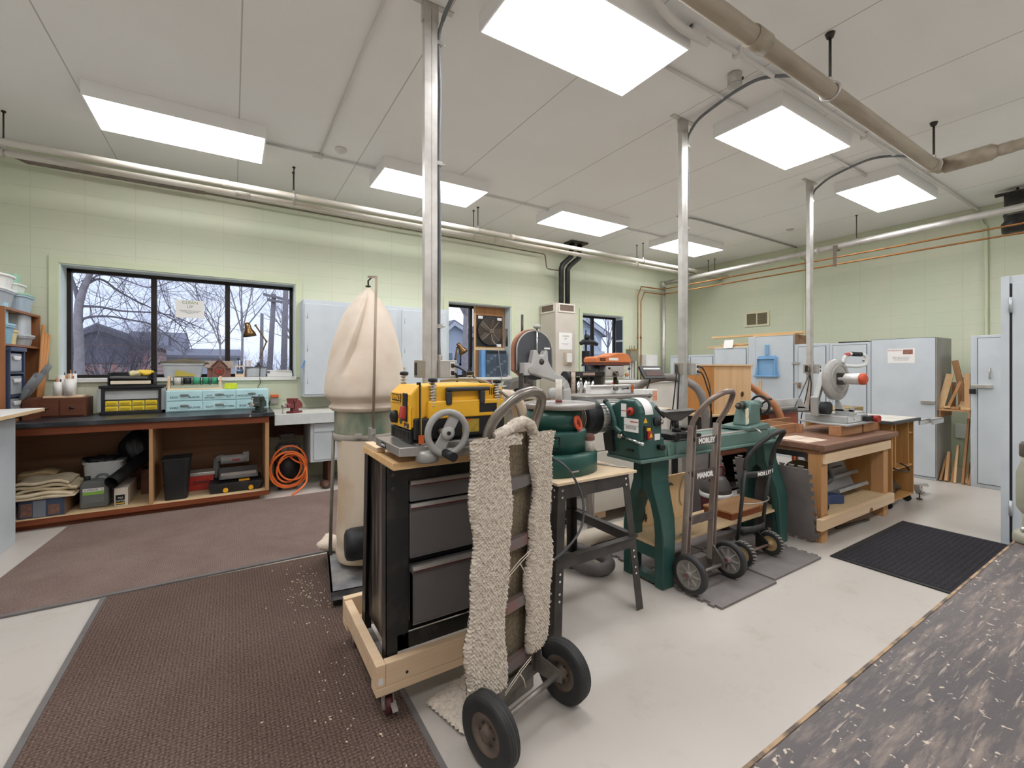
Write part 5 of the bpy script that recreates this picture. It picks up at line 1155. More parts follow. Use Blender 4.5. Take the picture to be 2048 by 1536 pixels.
# ------------------------------------------------------------------ carpeted hand truck
TIRE = M_('black_tyre', '2a2a2b', '3a3938', .55, 0, 8)
SHAG = M_('cream_berber_carpet', 'd6cabb', 'b3a594', .95, 0, 60, .42, .72)
BACKING = weave_mat('jute_backing', '6b5f50', '9c8e78', 'd0c6b8', 110, 0)
GRYST = M_('grey_worn_steel', '77706a', '9c958d', .4, .5, 10)
t = thing('hand_truck', 'grey hand truck padded with cream carpet strips in the foreground', 'hand truck', (.94, 1.545, 0), 15, world=False)
def knobby(x0, x1, z0, z1, y, th, seed, wob=.012, nu=34, nv=210, lean=0.):
    rnd = random.Random(seed); cell = .0125
    hs = {}
    def H(a, b):
        k = (int(a), int(b))
        if k not in hs: hs[k] = rnd.random()
        return hs[k]
    def fn(side):
        def f(u, v):
            z = z0 + (z1-z0)*v; w0 = wob*math.sin(9*v+seed) + wob*.6*math.sin(23*v+seed*2); w1 = wob*math.sin(8*v+seed*3) + wob*.5*math.sin(19*v)
            x = (x0+w0) + (x1+w1-x0-w0)*u + lean*v
            e = min(u, 1-u)*2; bulge = math.sqrt(max(0, 1-(1-min(1, e*4))**2))
            d = z*.7; cu, cv = (x + d)/cell, (z*1.0 - x*.5)/cell
            fu, fv = cu % 1 - .5, cv % 1 - .5
            bump = max(0, 1-4*(fu*fu+fv*fv))*(.004+.006*H(cu//1, cv//1)) + H(cu//1, cv//1)*.003
            return Vector((x + (H(v*200//1, 7)-.5)*.004, y - side*(th*.5*bulge + (bump if side > 0 else 0)) , z + (H(3, u*nu//1)-.5)*.006*(v > .99 or v < .01)))
        return f
    b = MB().grid(fn(1), nu*2, nv*2); b.grid(fn(-.2), 8, nv)
    return b
rails = MB()
for s_ in (-1, 1):
    part(t, 'rail', MB().tube([(s_*.135+.03, -.0, .10), (s_*.135+.03, 0, .5), (s_*.135+.045, 0, 1.10)], .0155, 12), GRYST)
part(t, 'handle_loop', MB().tube([(-.10, 0, 1.08), (-.10, -.0, 1.14), (-.085, -.03, 1.21), (-.03, -.075, 1.28), (.03, -.10, 1.308), (.085, -.105, 1.30), (.125, -.085, 1.26), (.15, -.03, 1.17), (.155, 0, 1.08)], .0205, 14, False, 6), M_('worn_bare_tube', '8f8880', '6d655d', .3, .7, 9))
for z in (.93, .685, .44, .20):
    part(t, 'crossbar', MB().prism([(-.10, -.012), (-.02, -.03), (.08, -.03), (.165, -.012), (.165, -.004), (-.10, -.004)], z-.022, z+.022, 'z'), M_('grey_red_crossbar', '6f6a68', '8a5a52', .5, .2, 8))
part(t, 'carpet_backing', MB().box(-.145, .20, .012, .022, .10, 1.13), BACKING)
part(t, 'carpet_strip', knobby(-.235, -.035, .155, 1.13, -.022, .05, 3, lean=.03), SHAG)
part(t, 'carpet_strip', knobby(.085, .225, .21, 1.125, -.022, .05, 8, .014, lean=.045), SHAG)
hp = catmull([(-.09, -.02, 1.13), (-.02, -.03, 1.155), (.06, -.03, 1.18), (.12, -.03, 1.16), (.15, -.02, 1.12)], 10)
col = MB().tube(hp, [.0225]*len(hp), 22)
rk = random.Random(6)
for p in col.v: p += Vector((rk.uniform(-1, 1), rk.uniform(-1, 1), rk.uniform(-1, 1)))*.0035
part(t, 'carpet_collar', col, SHAG, 0)
part(t, 'carpet_flap', knobby(-.2, .06, 1.095, 1.135, -.02, .055, 5, .004, 20, 8), SHAG)
for z, x0 in ((.615, .0), (.17, -.06)):
    part(t, 'twine', MB().tube([(-.06, -.055, z-.03), (.03, -.05, z+.01), (.10, -.052, z+.035)], .002, 5).tube([(-.06, -.055, z-.04), (.04, -.05, z), (.10, -.052, z+.025)], .002, 5).tube([(.03, -.052, z), (.05, -.056, z-.035), (.06, -.056, z-.07)], .0025, 5), M_('cream_twine', 'd9cfbd', None, .9))
part(t, 'toe_plate', MB().box(-.18, .20, 0.02, .235, .004, .010).box(-.15, .19, .012, .02, .004, .13), GRYST)
nb = MB()
def toef(u, v):
    x = -.20+.40*u; y = .03+.235*v; rr = (math.sin(x*410)*math.sin(y*390)+1)*.004
    e = min(u, 1-u, v, 1-v); return Vector((x+.004*math.sin(60*v), y+.004*math.sin(55*u), .012 + (.016 if e > .02 else 0) + rr))
part(t, 'toe_carpet', nb.grid(toef, 70, 44), SHAG)
part(t, 'axle', MB().cyl((-.24, -.13, .127), (.24, -.13, .127), .011, None, 12), GRYST)
for s_ in (-1, 1):
    part(t, 'axle_bracket', MB().prism([(.015, .10), (.015, .30), (-.03, .26), (-.05, .17), (-.155, .15), (-.155, .105), (-.06, .09)], s_*.155+.015, s_*.155+.021, 'x').prism([(.0, .12), (.0, .28), (-.012, .28), (-.012, .12)], s_*.155-.01+.015, s_*.155+.02+.015, 'x'), GRYST)
part(t, 'bottom_bar', MB().bar((-.17, -.005, .10), (.19, -.005, .10), .012, .05), GRYST)
for s_ in (-1, 1):
    x = s_*.215
    pf = [(.072, -.026), (.108, -.030), (.122, -.024), (.127, -.019), (.1235, -.0175), (.1235, -.0155), (.1275, -.014), (.1275, -.0095), (.1235, -.008), (.1235, -.0065), (.1275, -.005), (.1275, .005), (.1235, .0065), (.1235, .008), (.1275, .0095), (.1275, .014), (.1235, .0155), (.1235, .0175), (.127, .019), (.122, .024), (.108, .030), (.072, .026)]
    w_ = part(t, 'wheel', MB().lathe(pf, (x, -.13, .1275), (1, 0, 0), 48, caps=False), TIRE)
    part(w_, 'rim', MB().lathe([(.0, -.028), (.022, -.028), (.024, -.016), (.045, -.014), (.05, -.022), (.064, -.022), (.074, -.026), (.074, .026), (.064, .022), (.05, .022), (.045, .014), (.024, .016), (.022, .028), (0, .028)], (x, -.13, .1275), (1, 0, 0), 32), M_('rusty_grey_rim', '7d7065', '574a41', .5, .4, 14))
    for k in range(6): part(w_, 'rim_bolt', MB().cyl((x-.019, -.13+.035*math.cos(k*1.047), .1275+.035*math.sin(k*1.047)), (x-.014, -.13+.035*math.cos(k*1.047), .1275+.035*math.sin(k*1.047)), .005, None, 6), DARKST)
# ------------------------------------------------------------------ spindle sander on its stand
t = thing('machine_stand', 'black angle-iron stand with plywood top under the green drum sander', 'stand', (1.70, 2.10, 0))
tops = [(1.45, 1.85), (1.98, 1.86), (1.98, 2.38), (1.45, 2.38)]; feet = [(1.36, 1.775), (2.03, 1.79), (2.05, 2.45), (1.38, 2.45)]
AP = M_('black_stand_paint', '34312f', '4d4743', .4, .1, 8)
for i, ((a, b), (c, d)) in enumerate(zip(tops, feet)):
    sx = 1 if i in (0, 3) else -1; sy = 1 if i < 2 else -1; w_ = .052; th = .004
    g = MB()
    def L_(px, py): return [(px, py), (px+sx*w_, py), (px+sx*w_, py+sy*th), (px+sx*th, py+sy*th), (px+sx*th, py+sy*w_), (px, py+sy*w_)]
    A = [(x, y, .785) for x, y in L_(a, b)]; B = [(x, y, .0) for x, y in L_(c, d)]
    g.add(A+B, [list(range(6)), list(range(6, 12))[::-1]] + [(k, (k+1) % 6, 6+(k+1) % 6, 6+k) for k in range(6)])
    lg = part(t, 'leg', g, AP)
    for z in (.34, .305, .245, .21, .72, .755):
        k = z/.785; x = c+(a-c)*k; y = d+(b-d)*k
        for fx_, fy_ in ((.028*sx, 0), (0, .028*sy)):
            n_ = (0, -sy*.004) if fx_ else (-sx*.004, 0)
            if i < 2: part(lg, 'bolt', MB().cyl((x+fx_, y+fy_, z), (x+fx_+n_[0], y+fy_+n_[1], z), .0065, None, 8), CHROME)
zr = .39; k = zr/.785
mid = [(c+(a-c)*k, d+(b-d)*k) for (a, b), (c, d) in zip(tops, feet)]
for i in range(4):
    a, b = tops[i], tops[(i+1) % 4]; part(t, 'apron', MB().bar((a[0], a[1], .745), (b[0], b[1], .745), .006, .075), AP)
    a, b = mid[i], mid[(i+1) % 4]; part(t, 'stretcher', MB().bar((a[0], a[1], zr), (b[0], b[1], zr), .005, .062).bar((a[0], a[1], zr+.031), (b[0], b[1], zr+.031), .04, .004), AP)
part(t, 'table_top', MB().box(1.43, 2.02, 1.83, 2.42, .786, .800), wood('birch_ply', 'e2cdb0', 'd0b591', 0, .7), .001)
t = SANDER = thing('spindle_sander', 'dark green tiered spindle sander with round grey table', 'sander', (1.62, 2.12, .80))
c0 = (1.62, 2.11, 0)
part(t, 'lower_tier', MB().lathe([(.270, .801), (.275, .806), (.275, .905), (.262, .918), (0, .918)], c0, n=64, sx=1, sy=.82), GREEN)
part(t, 'middle_tier', MB().lathe([(.205, .918), (.205, 1.035), (.195, 1.045), (0, 1.045)], c0, n=56, sx=1, sy=.86), GREEN)
part(t, 'upper_tier', MB().lathe([(.16, 1.045), (.16, 1.163), (0, 1.163)], c0, n=48), GREEN)
for i in range(5):
    a = R(-50+i*7); part(t, 'vent_slot', MB().ob((1.62+.161*math.cos(a), 2.11+.161*math.sin(a), 1.125), (.004, .008, .05), 0, 0, math.degrees(a)), BLACK)
part(t, 'round_table', MB().lathe([(.214, 1.165), (.218, 1.168), (.218, 1.192), (.214, 1.196), (.03, 1.196), (.03, 1.192), (0, 1.192)], (1.665, 2.12, 0), n=72), M_('cast_iron_table', '9f9994', '8a847f', .35, .5, 5))
q = part(t, 'spindle', MB().cyl((1.665, 2.12, 1.19), (1.665, 2.12, 1.335), .0195, None, 24), M_('sanding_sleeve', 'd9d2c8', 'b7aca0', .85, 0, 30))
part(q, 'red_band', MB().cyl((1.665, 2.12, 1.197), (1.665, 2.12, 1.212), .0202, None, 24), M_('maroon_grit', '7d4038', None, .8))
w_ = part(t, 'insert_rack', MB().ring((1.665, 1.945, 1.09), (.45, -.85, .3), .037, .010, 32, 8), M_('red_orange_plastic', 'cf5536', 'b84a30', .45))
for k in range(8):
    a = k*math.pi/4; ax = Vector((.55, -.75, .2)).normalized(); u = ax.orthogonal().normalized(); v_ = ax.cross(u); c_ = Vector((1.665, 1.945, 1.09))
    part(w_, 'insert_finger', MB().cyl(c_+(u*math.cos(a)+v_*math.sin(a))*.012, c_+(u*math.cos(a)+v_*math.sin(a))*.032, .003, None, 6), M_('red_orange_plastic', 'cf5536', None))
for x, y, lb in ((1.775, 1.978, 'front'), (1.822, 2.04, 'rear')):
    solo('sanding_drum', lb + ' small sanding drum with brown rim on the green sander base', 'sanding drum', MB().lathe([(.036, .9185), (.036, 1.0), (.03, 1.004), (0, 1.004)], (x, y, 0), n=28), M_('sanding_sleeve', 'd9d2c8', None), 0, 'sanding drums')
    o = bpy.data.objects['sanding_drum' if lb == 'front' else 'sanding_drum.001']
    part(o, 'brown_band', MB().lathe([(.0364, .98), (.0368, .983), (.0368, 1.003), (.028, 1.006), (0, 1.006)], (x, y, 0), n=28), M_('brown_grit', '6d4a40', None, .85))
part(t, 'belt_hook', MB().tube([(1.49, 1.965, 1.02), (1.535, 1.945, 1.02), (1.535, 1.945, .945), (1.49, 1.965, .945)], .004, 6), BLACK)
part(t, 'badge', MB().box(1.56, 1.62, 1.882, 1.886, .83, .838), STEEL)
cable(SANDER, [(1.47, 1.97, .92), (1.46, 1.82, .90), (1.52, 1.80, .82), (1.56, 1.78, .70), (1.53, 1.76, .58), (1.42, 1.74, .50), (1.30, 1.75, .44)], .0065, M_('grey_black_cord', '4a4c4d', None, .4))
for dx, lb in ((0, 'left of two thin steel rods lying on the stand beside the sander'), (.016, 'right of two thin steel rods lying on the stand beside the sander')):
    solo('steel_rod', lb, 'rod', MB().cyl((1.90+dx, 2.12, .805), (2.0+dx, 1.90, .805), .004, None, 6), STEEL, 0, 'steel rods')

# ------------------------------------------------------------------ wood lathe
LG = M_('lathe_green', '2b4c46', '365852', .38, 0, 4)
LGL = M_('lathe_green_light', '5c766e', '506a62', .4, 0, 5)
t = thing('wood_lathe', 'long green wood lathe on two cast legs', 'lathe', (2.9, 2.04, 0))
def legframe(x0, x1):
    Yc = 2.03
    outer = [(1.862, 0), (1.862, .34), (1.878, .44), (1.915, .55), (1.95, .66), (1.955, .82)]
    inner = [(2.03, .82), (2.03, .61), (2.0, .585), (1.965, .52), (1.94, .43), (1.93, .34), (1.93, 0)]
    b = MB().prism(outer + inner, x0, x1, 'x')
    b.prism([(2*Yc-y, z) for y, z in outer + inner], x0, x1, 'x')
    b.prism([(1.93, .17), (2*Yc-1.93, .17), (2*Yc-1.93, .25), (1.93, .25)], x0+.01, x1-.01, 'x').prism([(1.93, .012), (2*Yc-1.93, .012), (2*Yc-1.93, .05), (1.93, .05)], x0+.01, x1-.01, 'x')
    return b
def flare(b, xe, s_):
    for p in b.v:
        if abs(p.x-xe) < .02: p.x += s_*.07*max(0, min(1, (p.z-.25)/.5))
    return b
part(t, 'leg', flare(legframe(2.29, 2.40), 2.40, 1), LG, .008); part(t, 'leg', flare(legframe(3.70, 3.81), 3.70, -1), LG, .008)
b = MB().prism([(1.905, .83), (2.165, .83), (2.165, .918), (1.905, .918)], 2.13, 3.74, 'x').prism([(1.885, .812), (2.185, .812), (2.185, .834), (1.885, .834)], 2.12, 3.76, 'x')
part(t, 'bed', b, M_('lathe_bed_green', '557068', '66837a', .38, 0, 4), .006)
for x in (2.38, 2.46, 3.60, 3.68): part(t, 'bed_rib', MB().prism([(1.89, .834), (1.905, .834), (1.905, .912)], x, x+.02, 'x'), LGL)
for y in (1.92, 2.11): part(t, 'bed_way', MB().box(2.36, 3.73, y, y+.045, .918, .926), M_('bright_way', 'b5b3ad', None, .3, .6))
part(t, 'headstock_base', MB().prism([(1.895, .834), (2.18, .834), (2.16, .955), (1.91, .955)], 2.122, 2.36, 'x'), LG, .008)
part(t, 'headstock', MB().prism([(1.905, .95), (1.905, 1.125), (1.918, 1.165), (1.955, 1.2), (2.06, 1.203), (2.15, 1.155), (2.15, .95)], 2.13, 2.24, 'x'), LG, .01)
part(t, 'headstock_nose', MB().prism([(1.907, .93), (1.907, 1.09), (1.925, 1.14), (1.97, 1.18), (2.09, 1.18), (2.13, 1.13), (2.145, 1.06), (2.145, .93)], 2.24, 2.335, 'x'), LG, .01)
WX = 2.1285
def wplate(y0, y1, z0, z1, d=0): return MB().box(WX-.0012-d, WX-d, y0, y1, z0, z1)
l_ = part(t, 'instruction_plate', wplate(1.915, 2.035, 1.0, 1.085), PAPER)
part(l_, 'red_line', wplate(1.918, 1.98, 1.062, 1.068, .0012), RED)
txt(l_, 'OPERATE ONLY WITH GUARD CLOSED\nREAD MANUAL BEFORE USE\nDISCONNECT POWER FIRST\nSET SPEED WHILE TURNING', .0068, (WX-.0014, 1.975, 1.03), 'W', INKG)
l_ = part(t, 'tool_plate', wplate(2.015, 2.06, 1.09, 1.175), PAPER); part(l_, 'red_line', wplate(2.015, 2.06, 1.128, 1.132, .0012), RED)
q = part(t, 'red_knob', MB().lathe([(.027, 0), (.025, .016), (0, .017)], (WX, 1.975, 1.13), (-1, 0, 0), 24), RED); part(q, 'knob_mark', MB().ob((WX-.018, 1.975, 1.13), (.004, .008, .022), 35), BLACK)
FY = 1.904
tri = lambda x, z, s_, y: MB().prism([(x-s_, z-s_*.8), (x+s_, z-s_*.8), (x, z+s_)], y-.002, y, 'y')
part(t, 'warning_triangle', tri(2.178, 1.075, .018, FY), YELLOW)
q = part(t, 'power_switch', MB().box(2.165, 2.215, FY-.01, FY, .955, 1.045), BLACK, .003)
part(q, 'stop_paddle', MB().ob((2.198, FY-.018, .985), (.036, .016, .05)), RED, .006); part(q, 'start_paddle', MB().ob((2.192, FY-.014, 1.02), (.03, .012, .02)), YELLOW, .004)
part(q, 'warning_triangle', tri(2.198, .985, .014, FY-.0265), YELLOW)
part(t, 'warning_label', MB().box(2.265, 2.315, FY+.001, FY+.003, .945, .985), PAPER)
def sheet(u, v):
    a = v*1.9; y, z = (1.925 + .0*v, 1.12) if a < .0 else (1.905+.10*(1-math.cos(min(a, 1.57))) + .06*max(0, a-1.57), 1.105+.10*math.sin(min(a, 1.57)))
    return Vector((2.172+.075*u, y-.004, z+.006))
part(t, 'paper_sheet', MB().grid(sheet, 4, 14), PAPER)
q = part(t, 'spindle_knob', MB().cyl((2.335, 2.0, 1.06), (2.365, 2.0, 1.06), .04, .034, 20), BLACK); part(q, 'spindle_nose', MB().cyl((2.365, 2.0, 1.06), (2.385, 2.0, 1.06), .018), CHROME)
q = part(t, 'speed_dial', MB().lathe([(.034, 0), (.032, .012), (.016, .014), (.015, .04), (0, .041)], (2.285, FY, 1.065), (0, -1, 0), 20), BLACK); part(q, 'dial_face', MB().lathe([(.013, 0), (0, .001)], (2.285, FY-.041, 1.065), (0, -1, 0), 16), STEEL)
part(t, 'speed_lever', MB().cyl((2.255, FY-.01, 1.16), (2.31, FY-.035, 1.09), .012, .008, 10), BLACK)
q = part(t, 'lock_lever', MB().cyl((2.11, 2.05, .968), (2.095, 1.86, .945), .007, .007, 10).cyl((2.13, 2.05, .968), (2.10, 2.05, .968), .016), CHROME); part(q, 'ball_end', MB().ball((2.094, 1.855, .944), .012), CHROME)
part(t, 'side_handle', wplate(1.935, 2.005, .875, .90, .0).box(2.105, WX, 1.945, 1.995, .882, .893), BLACK, .004)
part(t, 'cam_knob', MB().cyl((2.30, FY, .90), (2.30, FY-.04, .90), .018, None, 14), BLACK)
MY, MZ = 2.27, 1.075
q = part(t, 'motor', MB().cyl((2.06, MY, MZ), (2.30, MY, MZ), .106, None, 40), M_('motor_alloy', 'c4c2bf', 'aaa7a3', .35, .6))
for k in range(30):
    a = k*2*math.pi/30; part(q, 'cooling_fin', MB().bar((2.06, MY+.105*math.cos(a), MZ+.105*math.sin(a)), (2.30, MY+.105*math.cos(a), MZ+.105*math.sin(a)), .003, .016, (0, math.cos(a), math.sin(a))), M_('motor_alloy', 'c4c2bf', None))
q = part(t, 'fan_cover', MB().lathe([(.122, .125), (.122, .03), (.11, .004), (.10, .0), (0, -.002)], (1.94, MY, MZ), (1, 0, 0), 40), BLACK)
for r in (.02, .034, .048, .062, .076, .09): part(q, 'grille_ring', MB().ring((1.936, MY, MZ), (1, 0, 0), r, .0035, 32, 6), M_('dusty_tan_grille', '96857a', None, .6))
q = part(t, 'tension_arm', MB().tube([(2.10, 2.16, 1.175), (2.10, 2.12, 1.13), (2.10, 2.09, 1.06), (2.10, 2.08, 1.02), (2.10, 2.03, .99)], .015, 10, False, 5), LG); part(q, 'ball_end', MB().ball((2.10, 2.17, 1.18), .02), BLACK)
part(t, 'motor_mount', MB().prism([(2.10, .86), (2.17, .86), (2.19, .97), (2.12, 1.0)], 2.09, 2.13, 'x'), BLACK, .004)
# tool rest
part(t, 'banjo', MB().prism([(2.44, .933), (2.72, .933), (2.72, .955), (2.62, .965), (2.50, .975), (2.44, .965)], 1.89, 2.13, 'y').cyl((2.455, 1.905, .955), (2.455, 1.875, .955), .028, None, 16), BLACKM, .004)
part(t, 'tool_rest_post', MB().cyl((2.56, 1.97, .97), (2.56, 1.97, 1.06), .017, None, 14).cyl((2.56, 1.97, .965), (2.56, 1.97, 1.0), .03, None, 16), BLACKM)
part(t, 'tool_rest', MB().prism([(2.41, 1.108), (2.41, 1.098), (2.53, 1.045), (2.59, 1.045), (2.735, 1.098), (2.735, 1.108)], 1.955, 1.985, 'y').ob((2.572, 1.965, 1.112), (.325, .045, .008), 12), M_('dark_iron_rest', '55524f', '454240', .4, .5))
part(t, 'rest_lock', MB().box(2.60, 2.71, 1.93, 2.02, .975, 1.0), BLACKM, .004)
# tailstock
part(t, 'tailstock_base', MB().prism([(3.31, .927), (3.61, .927), (3.61, .945), (3.58, .97), (3.31, .95)], 1.895, 2.13, 'y'), LGL, .004)
part(t, 'tailstock', MB().prism([(3.37, .955), (3.58, .955), (3.565, 1.06), (3.565, 1.125), (3.44, 1.13), (3.42, 1.08), (3.40, 1.04)], 1.95, 2.07, 'y'), LGL, .012)
part(t, 'tailstock_barrel', MB().cyl((3.42, 2.01, 1.105), (3.63, 2.01, 1.105), .038, None, 24), LGL)
part(t, 'quill', MB().cyl((3.36, 2.01, 1.105), (3.42, 2.01, 1.105), .026, None, 18).cyl((3.32, 2.01, 1.105), (3.36, 2.01, 1.105), .006, .022, 14), DARKST)
w_ = part(t, 'handwheel', MB().ring((3.67, 2.01, 1.10), (1, 0, 0), .075, .010, 40, 8), BLACK)
part(w_, 'hub', MB().cyl((3.63, 2.01, 1.10), (3.68, 2.01, 1.10), .02), BLACK)
for k in range(3): part(w_, 'spoke', MB().cyl((3.67, 2.01, 1.10), (3.67, 2.01+.072*math.cos(k*2.09+.4), 1.10+.072*math.sin(k*2.09+.4)), .007, None, 8), BLACK)
part(w_, 'crank_handle', MB().cyl((3.67, 1.955, 1.15), (3.73, 1.955, 1.15), .010, None, 10), BLACK)
part(t, 'lock_handle', MB().cyl((3.36, 1.88, .95), (3.30, 1.80, .93), .006, None, 8), STEEL)
sh = part(t, 'storage_shelf', MB().box(2.30, 3.80, 1.90, 2.205, .2515, .268), PLYL, .002)
solo('safety_card', 'small yellow and white card leaning at the lathe tailstock', 'card', MB().ob((3.36, 1.94, 1.03), (.045, .002, .13), 8, -18), M_('yellow_white_card', 'f0ead9', 'e8b52f', .6, 0, 9, .5, .55))
solo('tool_board', 'taller pale pine board hung with a wrench behind the lathe shelf', 'board', MB().box(2.42, 2.66, 2.19, 2.204, .2685, .63), PINEY, .002)
solo('tool_board', 'wider pale pine board hung with a caliper behind the lathe shelf', 'board', MB().box(2.665, 3.02, 2.19, 2.204, .2685, .60), PINEY, .002)
def tool(name, label, mb, m): return solo(name, label, 'tool', mb, m, 0, 'tools on the pine board')
tool('open_wrench', 'dark open-ended wrench hanging at the left of the pine board', MB().cyl((2.485, 2.182, .36), (2.48, 2.182, .52), .008, None, 8).prism([(2.465, .36), (2.505, .36), (2.512, .33), (2.50, .305), (2.492, .33), (2.478, .33), (2.468, .31), (2.458, .335)], 2.178, 2.187, 'y').ring((2.48, 2.182, .53), (0, 1, 0), .012, .005, 16, 6), M_('dark_tool_steel', '3c3936', '5b5650', .4, .5))
tool('steel_rule', 'long brown steel bar standing on the pine board', MB().box(2.60, 2.625, 2.182, 2.188, .29, .66), RUSTP)
tool('hook_tool', 'dark curved tool hanging right of the steel bar', MB().tube([(2.74, 2.182, .32), (2.735, 2.182, .48), (2.76, 2.182, .54), (2.79, 2.182, .53)], .008, 8, False, 4), DARKST)
tool('caliper', 'thin wire caliper hanging at the right of the pine board', MB().tube([(2.93, 2.182, .58), (2.88, 2.182, .48), (2.88, 2.182, .40), (2.90, 2.182, .36)], .004, 6, False, 4).tube([(2.93, 2.182, .58), (2.97, 2.182, .48), (2.98, 2.182, .42)], .004, 6, False, 4), STEEL)
t = thing('wooden_case', 'flat hinged wooden case lying on the lathe shelf', 'case', (3.38, 2.0, .269))
part(t, 'body', MB().box(3.14, 3.62, 1.93, 2.16, .2685, .315), REDWOOD, .003)
part(t, 'lid', MB().box(3.135, 3.625, 1.925, 2.165, .3155, .33), wood('case_lid', 'b98f68', 'a2774f', 0, .7), .002)
part(t, 'clasp', MB().box(3.50, 3.52, 1.922, 1.93, .30, .325), M_('brass_clasp', 'c2a04c', None, .3, .8))
solo('clamp_rod', 'small steel clamp lying on the lathe shelf', 'clamp', MB().cyl((2.46, 1.93, .275), (2.68, 1.97, .275), .006, None, 8).cyl((2.62, 1.93, .276), (2.66, 1.99, .276), .007, None, 8), STEEL)
solo('round_knob', 'small black knob on the lathe shelf', 'knob', MB().cyl((2.93, 2.05, .2685), (2.93, 2.05, .295), .022, None, 14), BLACK)
solo('pipe_offcut', 'black pipe lying on the foam tiles under the lathe', 'pipe', MB().cyl((2.50, 2.02, .055), (2.72, 2.05, .055), .04, None, 16), BLACK)

# ------------------------------------------------------------------ red hand truck
RWORN = M_('worn_red_steel', '7d6a61', 'a3978d', .5, .2, 9, .3, .55, stretch=(1, 1, .3))
t = thing('hand_truck', 'tall worn red hand truck with white lettering on two crossbars, in front of the lathe', 'hand truck', (2.60, 1.80, 0))
def RT(w_, n_, z): return (2.575 + w_ + .085*z, 1.83 + n_, z)
for s_ in (-1, 1):
    part(t, 'rail', MB().bar(RT(s_*.135, 0, .13), RT(s_*.135, 0, 1.03), .042, .022, (0, 1, 0)).bar(RT(s_*.135-.018, -.012, .13), RT(s_*.135-.018, -.012, 1.03), .006, .03, (0, 1, 0)).bar(RT(s_*.135+.018, -.012, .13), RT(s_*.135+.018, -.012, 1.03), .006, .03, (0, 1, 0)), RWORN)
for s_ in (-1, 1): part(t, 'paint_stripe', MB().bar(RT(s_*.135-.006, -.0125, .14), RT(s_*.135-.006, -.0125, 1.02), .012, .003, (0, 1, 0)), M_('worn_red_paint', '7d3a36', '8b6a60', .5, 0, 9, .5, .6, stretch=(1, 1, .3)))
part(t, 'handle_loop', MB().tube([RT(-.135, 0, .96), RT(-.135, -.01, 1.05), RT(-.125, -.07, 1.15), RT(-.10, -.12, 1.21), RT(-.03, -.155, 1.25), RT(.05, -.155, 1.25), RT(.105, -.12, 1.205), RT(.13, -.07, 1.12), RT(.135, -.01, 1.02), RT(.135, 0, .94)], .0175, 12, False, 6), M_('worn_tube_brown', '8b7d74', '6b564f', .35, .6, 8))
for z, word, h_ in ((.925, 'MORLEY', .05), (.70, 'MANOR', .065), (.42, '', .05)):
    a, b = RT(-.12, -.016, z), RT(.12, -.016, z)
    cbar = part(t, 'crossbar', MB().bar(a, b, .018, h_), M_('dark_worn_crossbar', '4f4644', '74635c', .5, .2, 10))
    if z == .70: part(cbar, 'seat_plate', MB().prism([(-.11, 0), (.11, 0), (.09, .05), (-.05, .05)], z+.03, z+.036, 'z', Matrix.Translation(RT(0, -.02, 0))), M_('dark_worn_crossbar', '4f4644', None))
    if word: txt(cbar, word, .046, (RT(0, 0, z)[0], RT(0, -.027, z)[1], z), 'S', PAPER, bold=.0028)
part(t, 'axle', MB().cyl((2.385, 1.735, .118), (2.80, 1.735, .118), .010, None, 12), GRYST)
for s_ in (-1, 1):
    x = 2.585+s_*.13; part(t, 'axle_bracket', MB().prism([(1.83, .10), (1.83, .24), (1.79, .22), (1.72, .14), (1.72, .10)], x-.004, x+.004, 'x'), GRYST)
part(t, 'toe_plate', MB().box(2.42, 2.76, 1.84, 2.0, .016, .022).box(2.42, 2.76, 1.835, 1.842, .016, .14), GRYST)
for s_, x in ((-1, 2.385), (1, 2.795)):
    w_ = part(t, 'wheel', MB().lathe([(.088, -.02), (.105, -.022), (.116, -.014), (.118, 0), (.116, .014), (.105, .022), (.088, .02)], (x, 1.735, .1335), (1, 0, 0), 44, caps=False), TIRE)
    part(w_, 'rim', MB().lathe([(0, -.03), (.022, -.03), (.024, -.016), (.03, -.012), (.07, -.008), (.076, -.016), (.089, -.02), (.089, .02), (.076, .016), (.07, .008), (.03, .012), (.024, .03), (0, .03)], (x, 1.735, .1335), (1, 0, 0), 36), M_('grey_plastic_hub', '8b857f', '6f6964', .5, 0, 9))
    for k in range(8):
        a = k*math.pi/4; part(w_, 'spoke', MB().bar((x-.010, 1.735+.028*math.cos(a), .1335+.028*math.sin(a)), (x-.010, 1.735+.072*math.cos(a), .1335+.072*math.sin(a)), .008, .012, (1, 0, 0)), M_('pale_hub_spoke', 'a19b94', None, .5))
    part(w_, 'axle_nut', MB().cyl((x-.036, 1.735, .1335), (x-.028, 1.735, .1335), .014, None, 6), M_('red_nut', '7d4a45', None, .4))

